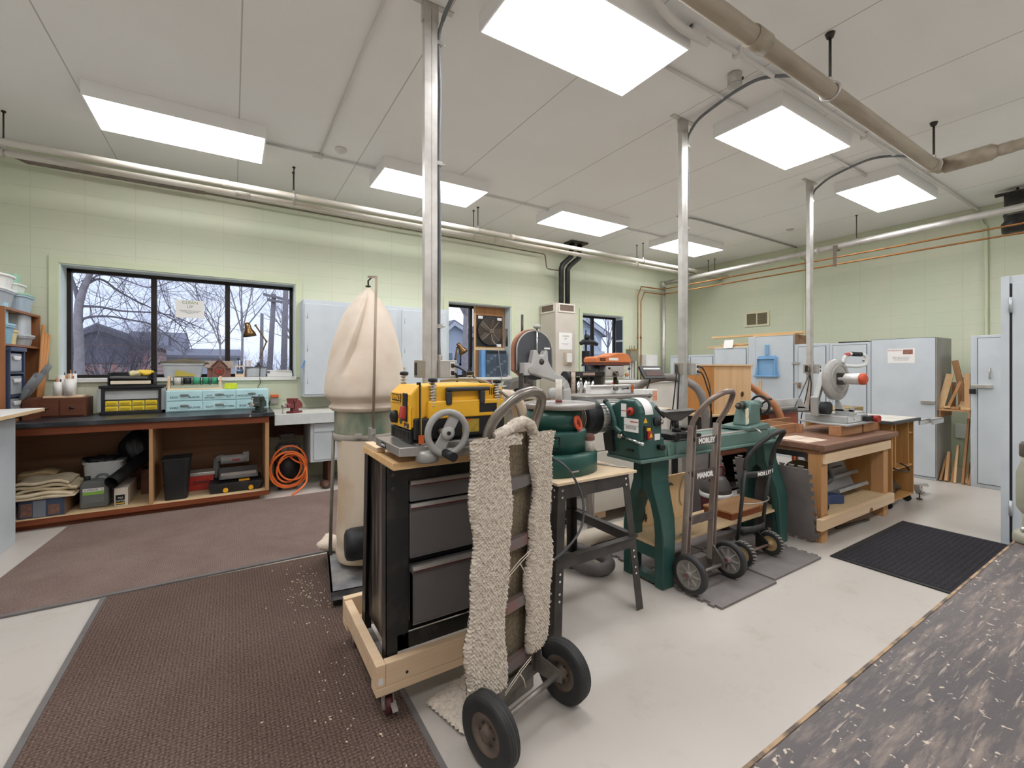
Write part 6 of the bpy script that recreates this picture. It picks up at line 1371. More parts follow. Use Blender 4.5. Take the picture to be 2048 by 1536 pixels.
# ------------------------------------------------------------------ black hand truck
t = thing('hand_truck', 'small black tubular hand truck with a white-lettered curved band', 'hand truck', (3.2, 1.80, 0))
def BT(w_, n_, z): return (3.20 + w_ + .235*z, 1.85 + n_, z)
for s_ in (-1, 1): part(t, 'rail', MB().tube([BT(s_*.155, 0, .08), BT(s_*.165, 0, .4), BT(s_*.175, 0, .68)], .0135, 12), BLACKM)
part(t, 'handle_loop', MB().tube([BT(-.175, 0, .66), BT(-.17, -.0, .74), BT(-.13, -.04, .83), BT(-.05, -.09, .905), BT(.03, -.115, .935), BT(.085, -.11, .925), BT(.12, -.07, .87), BT(.15, -.02, .77), BT(.175, 0, .66)], .0165, 12, False, 6), BLACKM)
def band(z, w_, dep, h_, m):
    n_ = 20; v = []; f = []
    for i in range(n_+1):
        a = math.pi*i/n_; x = -w_*math.cos(a); y = -dep*math.sin(a)
        for dz in (-h_/2, h_/2): v.append(BT(x, y, z+dz))
        for dz in (-h_/2, h_/2): v.append(BT(x*.985, y+.004, z+dz))
    for i in range(n_):
        o = i*4; q = o+4; f += [(o, q, q+1, o+1), (o+2, o+3, q+3, q+2), (o+1, q+1, q+3, o+3), (o, o+2, q+2, q)]
    return MB().add(v, f, True)
bnd = part(t, 'curved_band', band(.625, .175, .06, .045, None), BLACKM)
for i, ch_ in enumerate('MORLEY M'):
    if ch_ == ' ': continue
    a = R(62 + i*10); x, y = -.176*math.cos(a), -.0615*math.sin(a)
    nrm = math.atan2(-math.cos(a)*.06, math.sin(a)*.175)
    txt(bnd, ch_, .036, BT(x, y-.001, .625), 'S', PAPER, M=Matrix.Rotation(-nrm*-1, 4, 'Z') @ FACE['S'], bold=.0018)
part(t, 'curved_band', band(.42, .165, .07, .008, None), STEEL); part(t, 'curved_band', band(.235, .158, .06, .05, None), BLACKM)
part(t, 'axle', MB().cyl((3.02, 1.775, .10), (3.385, 1.775, .10), .009, None, 12), M_('rusty_axle', '7d665a', '5f4d44', .5, .4))
part(t, 'toe_plate', MB().box(3.04, 3.36, 1.855, 2.0, .016, .024), BLACKM)
for s_ in (-1, 1): x = 3.205+s_*.13; part(t, 'axle_bracket', MB().prism([(1.86, .06), (1.86, .19), (1.77, .125), (1.77, .08)], x-.004, x+.004, 'x'), BLACKM)
for x in (3.02, 3.385):
    w_ = part(t, 'wheel', MB().lathe([(.055, -.018), (.075, -.022), (.085, -.016), (.088, 0), (.085, .016), (.075, .022), (.055, .018)], (x, 1.775, .1035), (1, 0, 0), 36, caps=False), TIRE)
    for k in range(24):
        a = k*2*math.pi/24; part(w_, 'tread_block', MB().bar((x-.018, 1.775+.086*math.cos(a), .1035+.086*math.sin(a)), (x+.018, 1.775+.086*math.cos(a+.1), .1035+.086*math.sin(a+.1)), .008, .006, (0, math.cos(a), math.sin(a))), M_('dusty_tread', '8d8880', None, .8))
    part(w_, 'rim', MB().lathe([(0, -.03), (.014, -.03), (.016, -.012), (.045, -.010), (.056, -.018), (.056, .018), (.045, .010), (.016, .03), (0, .03)], (x, 1.775, .1035), (1, 0, 0), 30), M_('tan_rim', 'b59c70', '9a8058', .5))
# ------------------------------------------------------------------ miter saw table
t = thing('work_table', 'heavy wooden table with brown top and lower shelf holding the miter saw', 'table', (4.65, 2.0, 0))
TTOP = wood('dark_table_wood', '8a6754', '6f4f40', 0, .7, .5)
part(t, 'table_top', MB().box(3.955, 5.47, 1.66, 2.34, .742, .79), TTOP, .004)
part(t, 'under_board', MB().box(3.975, 5.45, 1.70, 2.32, .715, .741), wood('mid_brown_board', '9c7152', '835a3e', 0, .7))
part(t, 'apron', MB().box(4.00, 5.335, 1.674, 1.694, .635, .714), PINE, .002)
part(t, 'apron', MB().box(4.06, 5.36, 2.25, 2.288, .635, .714), PINE, .002)
LEGW = wood('fir_leg', 'c99a6d', 'b3814f', 2, .7)
for x in (3.985, 5.22):
    for y in (1.695, 2.19): part(t, 'leg', MB().box(x, x+.11, y, y+.10, 0, .714), LEGW, .004)
part(t, 'shelf_beam', MB().box(3.89, 5.34, 1.65, 1.69, .125, .215), PINE, .003)
part(t, 'shelf_beam', MB().box(3.89, 5.34, 2.295, 2.335, .125, .215), PINE, .003)
part(t, 'lower_shelf', MB().box(4.06, 5.22, 1.695, 2.29, .2, .219), PLYL, .001)
part(t, 'steel_end_bar', MB().box(3.955, 3.975, 1.80, 2.3, .672, .7145), BLACKM)
part(t, 'worn_patch', MB().prism([(4.0, 1.80), (4.30, 1.78), (4.36, 2.06), (4.06, 2.08)], .79, .7908, 'z'), M_('bare_wood_patch', 'd9c7b5', 'b59a84', .7, 0, 12))
for x0, x1, y0, y1, lb in ((4.60, 5.04, 1.80, 1.90, 'long wooden block under the front of the miter saw'), (5.08, 5.45, 1.80, 2.05, 'short wooden block under the right of the miter saw')):
    solo('wood_block', lb, 'wood block', MB().box(x0, x1, y0, y1, .791, .882), wood('oak_block', 'b98a64', '9c6c48', 0, .8), .006, 'blocks under the miter saw')
t = thing('wooden_tray', 'open wooden tray of brown boards at the back of the saw table', 'tray', (4.5, 2.28, .791))
TB = wood('tray_board', 'b58964', '96694a', 0, .7)
part(t, 'board', MB().box(4.10, 5.05, 2.435, 2.455, .70, .88), TB)
part(t, 'board', MB().box(4.12, 4.56, 2.16, 2.18, .791, .875), TB)
part(t, 'board', MB().box(4.56, 4.58, 2.10, 2.434, .791, .875), TB)
GRAYM = M_('saw_grey_alloy', 'b9bab8', 'a3a4a2', .4, .35, 6)
t = MSAW = thing('miter_saw', 'silver miter saw with round guard standing on wooden blocks', 'miter saw', (4.9, 1.97, .883))
part(t, 'base', MB().prism([(4.60, 1.75), (5.28, 1.77), (5.30, 2.18), (4.74, 2.22), (4.62, 1.98)], .883, .90, 'z'), GRAYM, .004)
part(t, 'base_body', MB().prism([(4.70, 1.80), (5.20, 1.81), (5.20, 2.14), (4.74, 2.16)], .90, .962, 'z'), GRAYM, .006)
part(t, 'front_panel', MB().box(4.74, 5.0, 1.796, 1.80, .905, .955), M_('pale_saw_panel', 'd8d8d5', None, .5))
txt(t, '4', .04, (4.85, 1.795, .93), 'S', INKG)
part(t, 'turntable', MB().lathe([(.15, .962), (.15, .974), (0, .974)], (4.98, 1.98, 0), n=40), STEEL)
part(t, 'table_arm', MB().prism([(5.12, 1.90), (5.45, 1.92), (5.47, 1.97), (5.45, 2.02), (5.12, 2.06)], .925, .968, 'z'), GRAYM, .005)
q = part(t, 'lock_knob', MB().cyl((5.21, 1.80, .925), (5.20, 1.72, .92), .026, .034, 16), RED); part(q, 'lock_lever', MB().box(5.06, 5.20, 1.76, 1.80, .905, .95), BLACK, .006)
for y0, y1 in ((2.03, 2.27), (1.79, 1.94)):
    part(t, 'fence', MB().box(4.83, 4.85, y0, y1, .962, 1.02).prism([(y0, 1.0), (y0+.05, 1.0), (y0+.01, 1.06), (y0, 1.06)], 4.83, 4.85, 'x').prism([(y1-.08, 1.0), (y1, 1.0), (y1, 1.10), (y1-.03, 1.10)], 4.83, 4.85, 'x'), GRAYM, .003)
part(t, 'pivot_housing', MB().cyl((4.70, 1.93, 1.03), (4.70, 2.08, 1.03), .06, None, 20), BLACK)
part(t, 'pivot_arm', MB().bar((4.66, 2.03, .96), (4.63, 2.02, 1.14), .07, .06, (0, 1, 0)).bar((4.64, 2.02, 1.10), (4.72, 1.99, 1.36), .05, .05, (0, 1, 0)), GRAYM, .006)
GAX = (-.12, -.99, 0); GC = Vector((4.82, 1.93, 1.305))
q = part(t, 'blade_guard', MB().lathe([(.02, -.035), (.14, -.035), (.18, -.022), (.187, 0), (.18, .022), (.14, .035), (.02, .035)], GC, GAX, 56), clear('clear_guard_plastic', 'c4c0bb', 'aaa6a1', .7))
part(q, 'inner_ring', MB().ring(GC + Vector(GAX)*.036, GAX, .125, .005, 48, 6), STEEL); part(q, 'lower_guard', MB().lathe([(.09, .03), (.172, .025), (.172, -.025), (.09, -.03)], GC - Vector((0, 0, .03)), GAX, 48), M_('clear_guard_plastic', 'd2cfcb', None))
part(q, 'saw_blade', MB().lathe([(0, -.002), (.15, -.002), (.15, .002), (0, .002)], GC - Vector((0, 0, .05)), GAX, 60), STEEL)
part(t, 'guard_link', MB().tube([(4.74, 1.96, 1.40), (4.69, 1.97, 1.30), (4.66, 1.99, 1.2), (4.64, 2.0, 1.1)], .010, 8, False, 4), DARKST)
q = part(t, 'motor', MB().lathe([(.05, .04), (.052, .05), (.052, .21), (.048, .215)], GC, GAX, 24), M_('silver_motor_body', 'c6c4c0', 'aeaba7', .4, .4)); part(q, 'motor_cap', MB().lathe([(.054, .215), (.052, .24), (.03, .255), (0, .256)], GC, GAX, 24), M_('red_orange_plastic', 'cf5536', None)); part(q, 'gear_case', MB().ob(GC + Vector(GAX)*.06, (.10, .06, .11), 0, 0, -7), DARKST, .006)
q = part(t, 'handle', MB().tube([(4.87, 1.89, 1.455), (4.885, 1.875, 1.515), (4.92, 1.85, 1.535), (5.02, 1.79, 1.53), (5.05, 1.77, 1.50), (5.04, 1.775, 1.44), (4.97, 1.82, 1.42), (4.88, 1.88, 1.43)], .016, 10, False, 5), M_('pale_saw_panel', 'd8d8d5', None)); part(q, 'grip', MB().tube([(4.93, 1.845, 1.537), (5.01, 1.795, 1.533)], .021, 12), BLACK); part(q, 'trigger_lock', MB().tube([(4.885, 1.878, 1.522), (4.915, 1.855, 1.537)], .019, 10), RED)
cable(MSAW, [(4.66, 2.06, 1.0), (4.85, 2.3, .98), (5.2, 2.42, 1.1), (5.6, 2.5, 1.35), (5.71, 2.55, 1.395)], .006)
# below the table
t = thing('miter_saw', 'blue and black miter saw stored on the lower shelf', 'miter saw', (4.3, 1.95, .22))
NB = M_('navy_blue_casting', '2f3f63', '3b4a6d', .4)
part(t, 'base', MB().prism([(4.10, 1.80), (4.40, 1.80), (4.52, 1.74), (4.52, 1.82), (4.42, 2.0), (4.10, 2.0)], .22, .30, 'z'), NB, .008)
part(t, 'turntable', MB().lathe([(.10, .30), (.10, .335), (.09, .34), (0, .34)], (4.2, 1.9, 0), n=28), STEEL)
part(t, 'fence', MB().box(4.08, 4.40, 1.97, 1.99, .30, .42), STEEL, .003)
part(t, 'lock_knob', MB().cyl((4.17, 1.80, .255), (4.15, 1.73, .25), .03, .034, 16), BLACK)
q = part(t, 'handle', MB().tube([(4.2, 1.88, .50), (4.16, 1.84, .58), (4.2, 1.80, .62), (4.30, 1.78, .55), (4.36, 1.78, .46), (4.30, 1.80, .42), (4.22, 1.85, .44)], .022, 10, False, 5), M_('grey_black_grip', '4f4c4a', '3a3837', .6))
part(t, 'motor', MB().cyl((4.35, 1.92, .50), (4.52, 1.90, .50), .06, None, 20), NB)
part(t, 'blade_guard', MB().cyl((4.18, 1.95, .46), (4.22, 1.95, .46), .14, None, 36), M_('olive_guard', '7d7a55', None, .4))
t = thing('table_saw', 'grey portable saw table stored on edge on the lower shelf', 'saw', (4.8, 2.0, .22))
TS = M_('grey_saw_table', '9f9d9b', '8a8886', .45, .2, 5)
M2 = Matrix.Translation((4.87, 1.90, .245)) @ Matrix.Rotation(R(-24), 4, 'X')
part(t, 'table', MB().box(-.30, .30, -.0, .05, .0, .46, M2), TS, .004)
part(t, 'slot', MB().box(-.05, .22, -.003, 0, .21, .225, M2), BLACK)
part(t, 'label', MB().box(-.14, .12, -.004, 0, .38, .41, M2), M_('gold_black_label', '6b5a2f', '2b2a28', .5, 0, 30))
part(t, 'ledge', MB().box(-.30, .36, -.06, 0, .12, .15, M2).box(-.30, .30, -.03, 0, .32, .335, M2), TS, .003)
part(t, 'foot', MB().box(-.30, .30, -.12, .0, .0, .03, M2), TS, .003)
solo('metal_rod', 'dark rod lying on the floor under the saw table', 'rod', MB().cyl((4.45, 1.78, .012), (4.95, 1.72, .012), .010, None, 8), DARKST)
# leaning foam tile
tl = foam_tile(.60, .60, 8, .014, 'NESW', .022)
ob = solo('foam_tile', 'large grey foam tile leaning upright against the left leg of the saw table', 'mat', tl, FOAM, .001, loc=(3.868, 2.01, .316))
_s, _c = math.sin(R(13)), math.cos(R(13))
ob.rotation_euler = Matrix(((0, -_s, _c, 0), (1, 0, 0, 0), (0, _c, _s, 0), (0, 0, 0, 1))).to_euler()
ob2 = solo('foam_tile', 'grey foam tile standing behind the right lathe leg', 'mat', foam_tile(.60, .60, 8, .014, 'NESW', .022), FOAM, .001, loc=(3.82, 2.62, .335))
ob2.rotation_euler = (Matrix.Rotation(R(78), 4, 'X')).to_euler()
# ---- router cart
t = CART = thing('router_cart', 'plywood router cart on casters with black-edged top right of the saw table', 'cart', (5.8, 1.92, 0))
PLYV = wood('plywood_upright', 'c9995f', 'ad7a45', 2, .6, .6)
part(t, 'cart_top', MB().box(5.42, 6.16, 1.68, 2.16, .852, .882), M_('dark_cart_edge', '3d3c3e', '4d4c4d', .5), .004)
part(t, 'top_insert', MB().box(5.44, 5.80, 1.70, 2.14, .882, .885).box(5.815, 6.14, 1.70, 2.14, .882, .885), M_('pale_laminate', 'd5cfc6', 'c3bbb0', .5))
for x in (5.50, 6.07): part(t, 'side_panel', MB().box(x, x+.02, 1.72, 2.12, .10, .851), PLYV, .001)
part(t, 'back_panel', MB().box(5.52, 6.07, 2.09, 2.12, .10, .851), PLYV)
part(t, 'inner_panel', MB().box(5.62, 5.64, 1.73, 2.09, .40, .851), PLYV); part(t, 'inner_panel', MB().box(5.97, 5.985, 1.73, 2.09, .40, .851), PLYV)
part(t, 'shelf', MB().box(5.52, 6.07, 1.725, 2.09, .385, .40), PLYV)
part(t, 'shelf', MB().box(5.985, 6.07, 1.725, 2.09, .72, .735), PLYV)
part(t, 'bottom_shelf', MB().box(5.50, 6.09, 1.72, 2.12, .08, .0995), PLYV)
for x in (5.54, 6.04):
    for y in (1.76, 2.08): part(t, 'caster', MB().cyl((x-.014, y, .036), (x+.014, y, .036), .035, None, 18).box(x-.02, x+.02, y-.02, y+.02, .05, .08), BLACK)
part(t, 'fence_rail', MB().box(6.161, 6.50, 1.69, 1.70, .80, .85).box(6.161, 6.50, 1.69, 1.74, .845, .852).box(6.45, 6.80, 1.66, 1.675, .79, .845).box(6.45, 6.80, 1.66, 1.72, .84, .846), M_('aluminium_rail', 'd3d2cf', 'bdbbb8', .3, .5))
solo('open_wrench', 'large grey wrench hanging inside the plywood router cart', 'wrench', MB().cyl((5.80, 2.075, .60), (5.80, 2.075, .78), .012, None, 8).lathe([(.03, -.008), (.03, .008)], (5.80, 2.075, .57), (0, 1, 0), 16).lathe([(.02, -.007), (.02, .007)], (5.80, 2.075, .79), (0, 1, 0), 12), GALV)
solo('scrap_pile', 'jumble of dark scraps on the bottom shelf of the router cart', 'scraps', lump((5.80, 1.90, .155), (.18, .12, .065), 44, 24, 12, .4, 5), M_('dark_scrap', '4a3d33', '7d6248', .8, 0, 14))
cable(CART, [(5.48, 1.70, .42), (5.6, 1.66, .385), (5.75, 1.66, .37), (5.82, 1.70, .40), (5.78, 1.74, .43)], .008)
solo('wooden_case', 'olive wooden case behind the top of the router cart', 'case', MB().box(5.45, 6.25, 2.22, 2.45, .80, .955), wood('olive_case', 'a08a5e', '86714a', 0, .7), .003)
solo('wooden_crate', 'plain wooden stand holding the olive case behind the router cart', 'stand', MB().box(5.5, 6.2, 2.2, 2.5, 0, .798), PLYV)
t = thing('folded_stand', 'low grey metal stand base on the floor right of the router cart', 'stand', (6.35, 1.75, 0))
part(t, 'foot_bar', MB().prism([(6.115, .17), (6.17, .15), (6.24, .07), (6.24, .05), (6.16, .11), (6.115, .13)], 1.68, 1.74, 'y').prism([(6.115, .17), (6.58, .115), (6.62, .09), (6.62, .07), (6.56, .09), (6.115, .14)], 1.741, 1.84, 'y'), M_('pale_grey_metal', 'b5b2ad', None, .4, .3))
for x, y in ((6.22, 1.71), (6.58, 1.79)): part(t, 'levelling_foot', MB().cyl((x, y, .0), (x, y, .012), .025, None, 12).cyl((x, y, .01), (x, y, .07), .006, None, 8), DARKST)

# ------------------------------------------------------------------ cabinets on the far wall
def cab(label, y0, y1, z1, x=7.42, x1=7.97, doors=None, z0=0, name='storage_cabinet', side=None):
    t = thing(name, label, 'cabinet', ((x+x1)/2, (y0+y1)/2, z0))
    part(t, 'body', MB().box(x, x1, y0, y1, z0, z1), BLUEG, .004)
    for a, b, c, d in doors or []:
        part(t, 'door_gap', MB().box(x-.004, x-.0002, a-.008, b+.008, c-.008, d+.008), M_('door_gap_shadow_paint', '5d646b', None, .6))
        dd = part(t, 'door', MB().box(x-.016, x-.0005, a, b, c, d), BLUEG, .003)
    return t, (dd if doors else None)
GREYS = M_('grey_cabinet_side', '9a9790', '8d8a83', .5, 0, 3)
t, d = cab('tall pale blue cabinet with a red and white notice on its door', 1.88, 2.545, 1.79, doors=[(1.885, 2.54, .04, 1.785)])
part(t, 'grey_side', MB().box(7.405, 7.97, 1.872, 1.88, .03, 1.79), GREYS)
l_ = part(d, 'notice', MB().box(7.4025, 7.404, 2.08, 2.36, 1.47, 1.66), PAPER)
part(l_, 'photo', MB().box(7.4015, 7.4025, 2.10, 2.20, 1.585, 1.645), M_('brown_print', '9a6a5a', '7d5548', .6, 0, 30))
txt(l_, 'ATTENTION', .026, (7.402, 2.285, 1.635), 'W', M_('red_print', 'a8343a', None, .6)); txt(l_, 'Please return all tools to\ntheir cabinets and keep\nthese doors closed', .018, (7.402, 2.22, 1.53), 'W', INKG)
part(d, 'latch', MB().box(7.38, 7.404, 1.885, 2.02, .955, .995), STEEL, .004)
t, d = cab('pale blue cabinet left of the tall one with the notice', 2.55, 3.05, 1.765, doors=[(2.60, 3.00, .05, 1.73)])
part(d, 'hinge', MB().box(7.395, 7.404, 2.58, 2.64, 1.50, 1.515), DARKST)
part(t, 'top_papers', MB().box(7.45, 7.9, 2.6, 2.95, 1.765, 1.785), DARKST)
t, d = cab('pale blue cabinet with padlocked door behind the farthest power pole', 3.055, 3.53, 1.775, doors=[(3.10, 3.47, .05, 1.73)])
part(d, 'padlock', MB().box(7.37, 7.395, 3.425, 3.465, 1.10, 1.15).ring((7.382, 3.445, 1.155), (1, 0, 0), .018, .004, 16, 6), M_('brass_padlock', '8d6f4a', None, .4, .6), .004)
part(d, 'hasp', MB().box(7.39, 7.404, 3.42, 3.53, 1.165, 1.19), STEEL); part(d, 'hasp', MB().box(7.39, 7.404, 3.44, 3.56, 1.47, 1.50), STEEL)
t, d = cab('widest pale blue cabinet door carrying the blue dustpan', 3.535, 4.265, 1.93, doors=[(3.545, 4.13, .62, 1.92)])
part(t, 'brown_side', MB().box(7.43, 7.97, 3.527, 3.534, 1.78, 1.93), M_('brown_hardboard', '8b6a4f', '76573f', .7))
t, d = cab('pale blue cabinet piled with lumber, left of the dustpan', 4.27, 4.90, 1.765, doors=[(4.30, 4.88, .05, 1.74)])
t, d = cab('low pale blue cabinet near the far corner behind the middle pole', 4.905, 5.85, 1.655, doors=[(4.93, 5.36, .05, 1.62), (5.39, 5.82, .05, 1.62)])
DP = M_('blue_dustpan_plastic', '82abce', '719dc4', .4, 0, 6)
t = thing('dustpan', 'blue plastic dustpan hanging on the wide cabinet door', 'dustpan', (7.36, 3.93, 1.2))
part(t, 'pan', MB().prism([(3.74, 1.27), (4.14, 1.27), (4.11, 1.40), (4.09, 1.58), (4.06, 1.61), (3.80, 1.61), (3.77, 1.58), (3.77, 1.40)], 7.38, 7.4035, 'x'), DP, .006)
part(t, 'lip', MB().box(7.34, 7.38, 3.745, 4.135, 1.265, 1.29).box(7.345, 7.38, 3.79, 3.80, 1.29, 1.56).box(7.345, 7.38, 4.07, 4.08, 1.29, 1.56).box(7.345, 7.38, 3.80, 4.07, 1.55, 1.57), DP, .006)
part(t, 'handle', MB().box(7.375, 7.40, 3.905, 3.965, 1.61, 1.79), DP, .01)
solo('paint_paddle', 'small wooden paddle stuck under the dustpan', 'paddle', MB().box(7.385, 7.403, 4.03, 4.07, 1.04, 1.19), PINEY)
LUM = ['d9b98c', 'c99f6c', 'dcc29a', 'b98d5c', 'd2ab78']
for i, (y0, y1, x, z, h, w_, lb) in enumerate(((3.45, 5.0, 7.50, 1.95, .035, .10, 'longest pale board lying across the tops of the far cabinets'), (4.25, 5.05, 7.45, 1.767, .03, .09, 'front board of the lumber pile left of the dustpan'),
        (4.30, 4.98, 7.58, 1.767, .04, .10, 'second board of the lumber pile left of the dustpan'), (4.28, 4.90, 7.72, 1.767, .05, .08, 'rear board of the lumber pile left of the dustpan'),
        (4.30, 4.80, 7.50, 1.81, .03, .12, 'top board of the lumber pile left of the dustpan'), (3.56, 4.2, 7.45, 1.932, .016, .3, 'flat brown board topping the dustpan cabinet'))):
    solo('lumber_board', lb, 'board', MB().box(x, x+w_, y0, y1, z, z+h), wood('lumber_%d' % i, LUM[i % 5], LUM[(i+1) % 5], 1, .8), .002, 'lumber on the far cabinets')
solo('manual', 'white booklet propped on the lumber pile', 'booklet', MB().ob((7.42, 4.62, 1.83), (.006, .17, .15), 0, 14, 0), PAPER)
# narrow locker
t, d = cab('tall narrow pale blue locker right of the wood scraps', .90, 1.585, 1.79, 7.46, 7.97, [(.93, 1.52, .05, 1.755)], name='locker')
part(d, 'handle', MB().tube([(7.443, 1.42, 1.40), (7.42, 1.42, 1.395), (7.42, 1.42, 1.29), (7.443, 1.42, 1.285)], .008, 8), STEEL)
part(d, 'latch', MB().box(7.415, 7.444, 1.40, 1.575, 1.17, 1.21), STEEL, .004); part(d, 'padlock', MB().box(7.40, 7.43, 1.53, 1.585, 1.10, 1.16), BLACK, .006)
# vent in the far wall
t = thing('wall_vent', 'cream double vent grille high on the far wall', 'vent', (8.69, 4.82, 2.23))
part(t, 'frame', MB().box(8.68, 8.699, 4.58, 5.06, 2.225, 2.26).box(8.68, 8.699, 4.58, 5.06, 2.48, 2.515).box(8.68, 8.699, 4.58, 4.62, 2.26, 2.48).box(8.68, 8.699, 5.02, 5.06, 2.26, 2.48).box(8.68, 8.699, 4.81, 4.83, 2.26, 2.48), M_('cream_vent', 'd8d2b4', None, .5))
part(t, 'louvres', MB().box(8.695, 8.699, 4.62, 5.02, 2.26, 2.48), M_('dark_vent_void', '6b6350', None, .7))
lv = MB()
for i in range(11): lv.ob((8.689, 4.82, 2.27+i*.02), (.012, .40, .004), 0, 35)
part(t, 'louvres', lv, M_('tan_louvre', 'a3987c', None, .5))
# scrap shelf
t = thing('scrap_shelf', 'small wooden shelf of timber offcuts between cabinet and locker', 'shelf', (7.6, 1.74, .85))
part(t, 'shelf', MB().box(7.44, 7.95, 1.59, 1.868, .88, .90), PLY)
part(t, 'bracket', MB().box(7.46, 7.9, 1.59, 1.605, .80, .88), PLY); part(t, 'bracket', MB().box(7.46, 7.9, 1.85, 1.867, .80, .88), PLY)
rnd = random.Random(14)
OFF = ['c9a274', 'b5875a', 'd9bb90', '9c6f48', 'c29468', 'a87d52']
spec = [((7.50, 1.862, .902), (7.62, 1.80, 1.33), .07, .02), ((7.52, 1.80, .902), (7.60, 1.70, 1.24), .03, .02), ((7.60, 1.70, .902), (7.86, 1.64, 1.20), .06, .02), ((7.65, 1.66, .902), (7.80, 1.80, 1.50), .06, .02),
        ((7.55, 1.63, .902), (7.66, 1.655, 1.34), .05, .025), ((7.70, 1.72, .902), (7.86, 1.76, 1.28), .05, .02), ((7.8, 1.64, .902), (7.93, 1.62, 1.42), .05, .02), ((7.75, 1.80, .902), (7.9, 1.83, 1.22), .04, .02)]
names = ['tallest left', 'thin slanted', 'short middle', 'long diagonal', 'front right', 'rear middle', 'pale rear right', 'stubby rear left']
for i, (a, b, w_, h_) in enumerate(spec):
    solo('timber_offcut', names[i] + ' timber offcut standing on the small scrap shelf', 'offcut', MB().bar(a, b, w_, h_, (1, 0, 0)), wood('offcut_%d' % (i % 6), OFF[i % 6], OFF[(i+2) % 6], 2, .8), .001, 'offcuts on the scrap shelf')
for i, (y, w_) in enumerate(((1.62, .09), (1.72, .07), (1.80, .06))):
    solo('timber_offcut', ['right', 'middle', 'left'][i] + ' short offcut lying at the front of the small scrap shelf', 'offcut', MB().ob((7.49, y, .915+.004*i), (.08, w_, .025), 0, 0, 15*i-10), wood('offcut_%d' % i, OFF[i], OFF[3], 2), .001, 'offcuts on the scrap shelf')
fl_ = [(1.85, .30, .05, 'leftmost'), (1.80, .34, .07, 'second'), (1.755, .38, .03, 'third'), (1.72, .44, .04, 'fourth, pale'), (1.655, .78, .05, 'tallest reddish'), (1.625, .24, .05, 'stubby right'), (1.602, .32, .025, 'rightmost')]
for i, (y, h_, w_, nm) in enumerate(fl_):
    solo('timber_offcut', nm + ' timber offcut standing on the floor under the scrap shelf', 'offcut', MB().bar((7.46+.02*(i % 3), y, .002), (7.66, y-.015+.03*(i % 2), h_), .03 if w_ > .05 else .022, w_, (1, 0, 0)), wood('offcut_%d' % ((i+3) % 6), OFF[(i+3) % 6], OFF[i % 6], 2), .001, 'offcuts under the scrap shelf')
solo('wall_outlet', 'white outlet plate low on the far wall behind the scraps', 'outlet', MB().box(8.68, 8.699, 1.84, 2.0, .42, .62), WHITE, .004)

# ------------------------------------------------------------------ right edge: cabinet and scarred bench
t = thing('storage_cabinet', 'nearest pale blue cabinet at the right edge behind the scarred bench', 'cabinet', (5.45, .45, 0))
part(t, 'body', MB().box(5.2, 5.75, -.1, .93, 0, 2.13), BLUEG, .004)
d = part(t, 'door', MB().box(5.185, 5.199, -.09, .868, .03, 2.07), BLUEG, .003); part(t, 'stile', MB().box(5.188, 5.199, .884, .93, .0, 2.13), BLUEG)
part(t, 'gap', MB().box(5.196, 5.2, .868, .884, .03, 2.07), BLACK)
for z in (.3, 1.90): part(d, 'hinge', MB().cyl((5.182, .876, z-.06), (5.182, .876, z+.06), .011, None, 10), M_('pale_hinge', 'b9bdbf', None, .4, .4))
def scar_mat():
    m, n, l, p = nodes('scarred_black_benchtop'); v = mapped(n, l); v2 = mapped(n, l, (1.2, 9, 1), (0, 0, 0), (0, 0, R(-28))); v3 = mapped(n, l, (1.0, 14, 1), (0, 0, 0), (0, 0, R(35)))
    c = ramp(n, l, noise(n, l, v, 2.5, 5), [(.35, '4a4445'), (.7, '5f5755')])
    c = mix(n, l, ramp(n, l, noise(n, l, v2, 7, 6, .7), [(.48, '000000'), (.72, 'ffffff')]), c, '85766c')
    c = mix(n, l, ramp(n, l, noise(n, l, v, 11, 5, .7), [(.62, '000000'), (.72, '9a9a9a')]), c, '8f7763')
    c = mix(n, l, ramp(n, l, noise(n, l, v3, 9, 3, .6), [(.63, '000000'), (.69, 'ffffff')]), c, '9a8b80')
    c = mix(n, l, ramp(n, l, noise(n, l, v, 30, 3, .6), [(.70, '000000'), (.725, 'ffffff')]), c, 'd6cdc4')
    c = mix(n, l, ramp(n, l, noise(n, l, mapped(n, l, (1, 1, 1), (5, 1, 2)), 85, 2, .6), [(.66, '000000'), (.70, 'ffffff')]), c, 'b9a898')
    c = mix(n, l, ramp(n, l, noise(n, l, mapped(n, l, (1, 1, 1), (3, 7, 0)), 16, 3, .6), [(.72, '000000'), (.74, 'ffffff')]), c, '9c5a50')
    c = mix(n, l, ramp(n, l, noise(n, l, mapped(n, l, (1, 1, 1), (9, 2, 0)), 30, 3, .6), [(.71, '000000'), (.74, 'ffffff')]), c, '2b2625')
    l.new(c, p.inputs['Base Color']); p.inputs['Roughness'].default_value = .45; p.inputs['Specular IOR Level'].default_value = .35
    bumpn(n, l, p, noise(n, l, v2, 12, 5, .7), .3, .003); return m
t = thing('work_bench', 'black paint-scarred bench top filling the lower right corner', 'bench', (1.6, -.2, 0))
part(t, 'bench_top', MB().box(.12, 3.0, -.75, .316, .86, .90), scar_mat(), .004)
part(t, 'worn_edge', MB().box(.12, 3.0, .3135, .3185, .893, .9006), mat('bare_edge_wood', 'a5886a', '55493f', .7, 0, 24, .42, .6, stretch=(1, .1, .1)))
part(t, 'apron', MB().box(.2, 2.9, .22, .25, .72, .86), DARKWOOD)
for x in (.25, 2.75):
    for y in (-.7, .14): part(t, 'leg', MB().box(x, x+.09, y, y+.09, 0, .86), DARKWOOD)
t = thing('bench_grinder', 'grey-green cylindrical iron bench tool half out of frame at the right edge', 'bench tool', (1.93, .288, .9005))
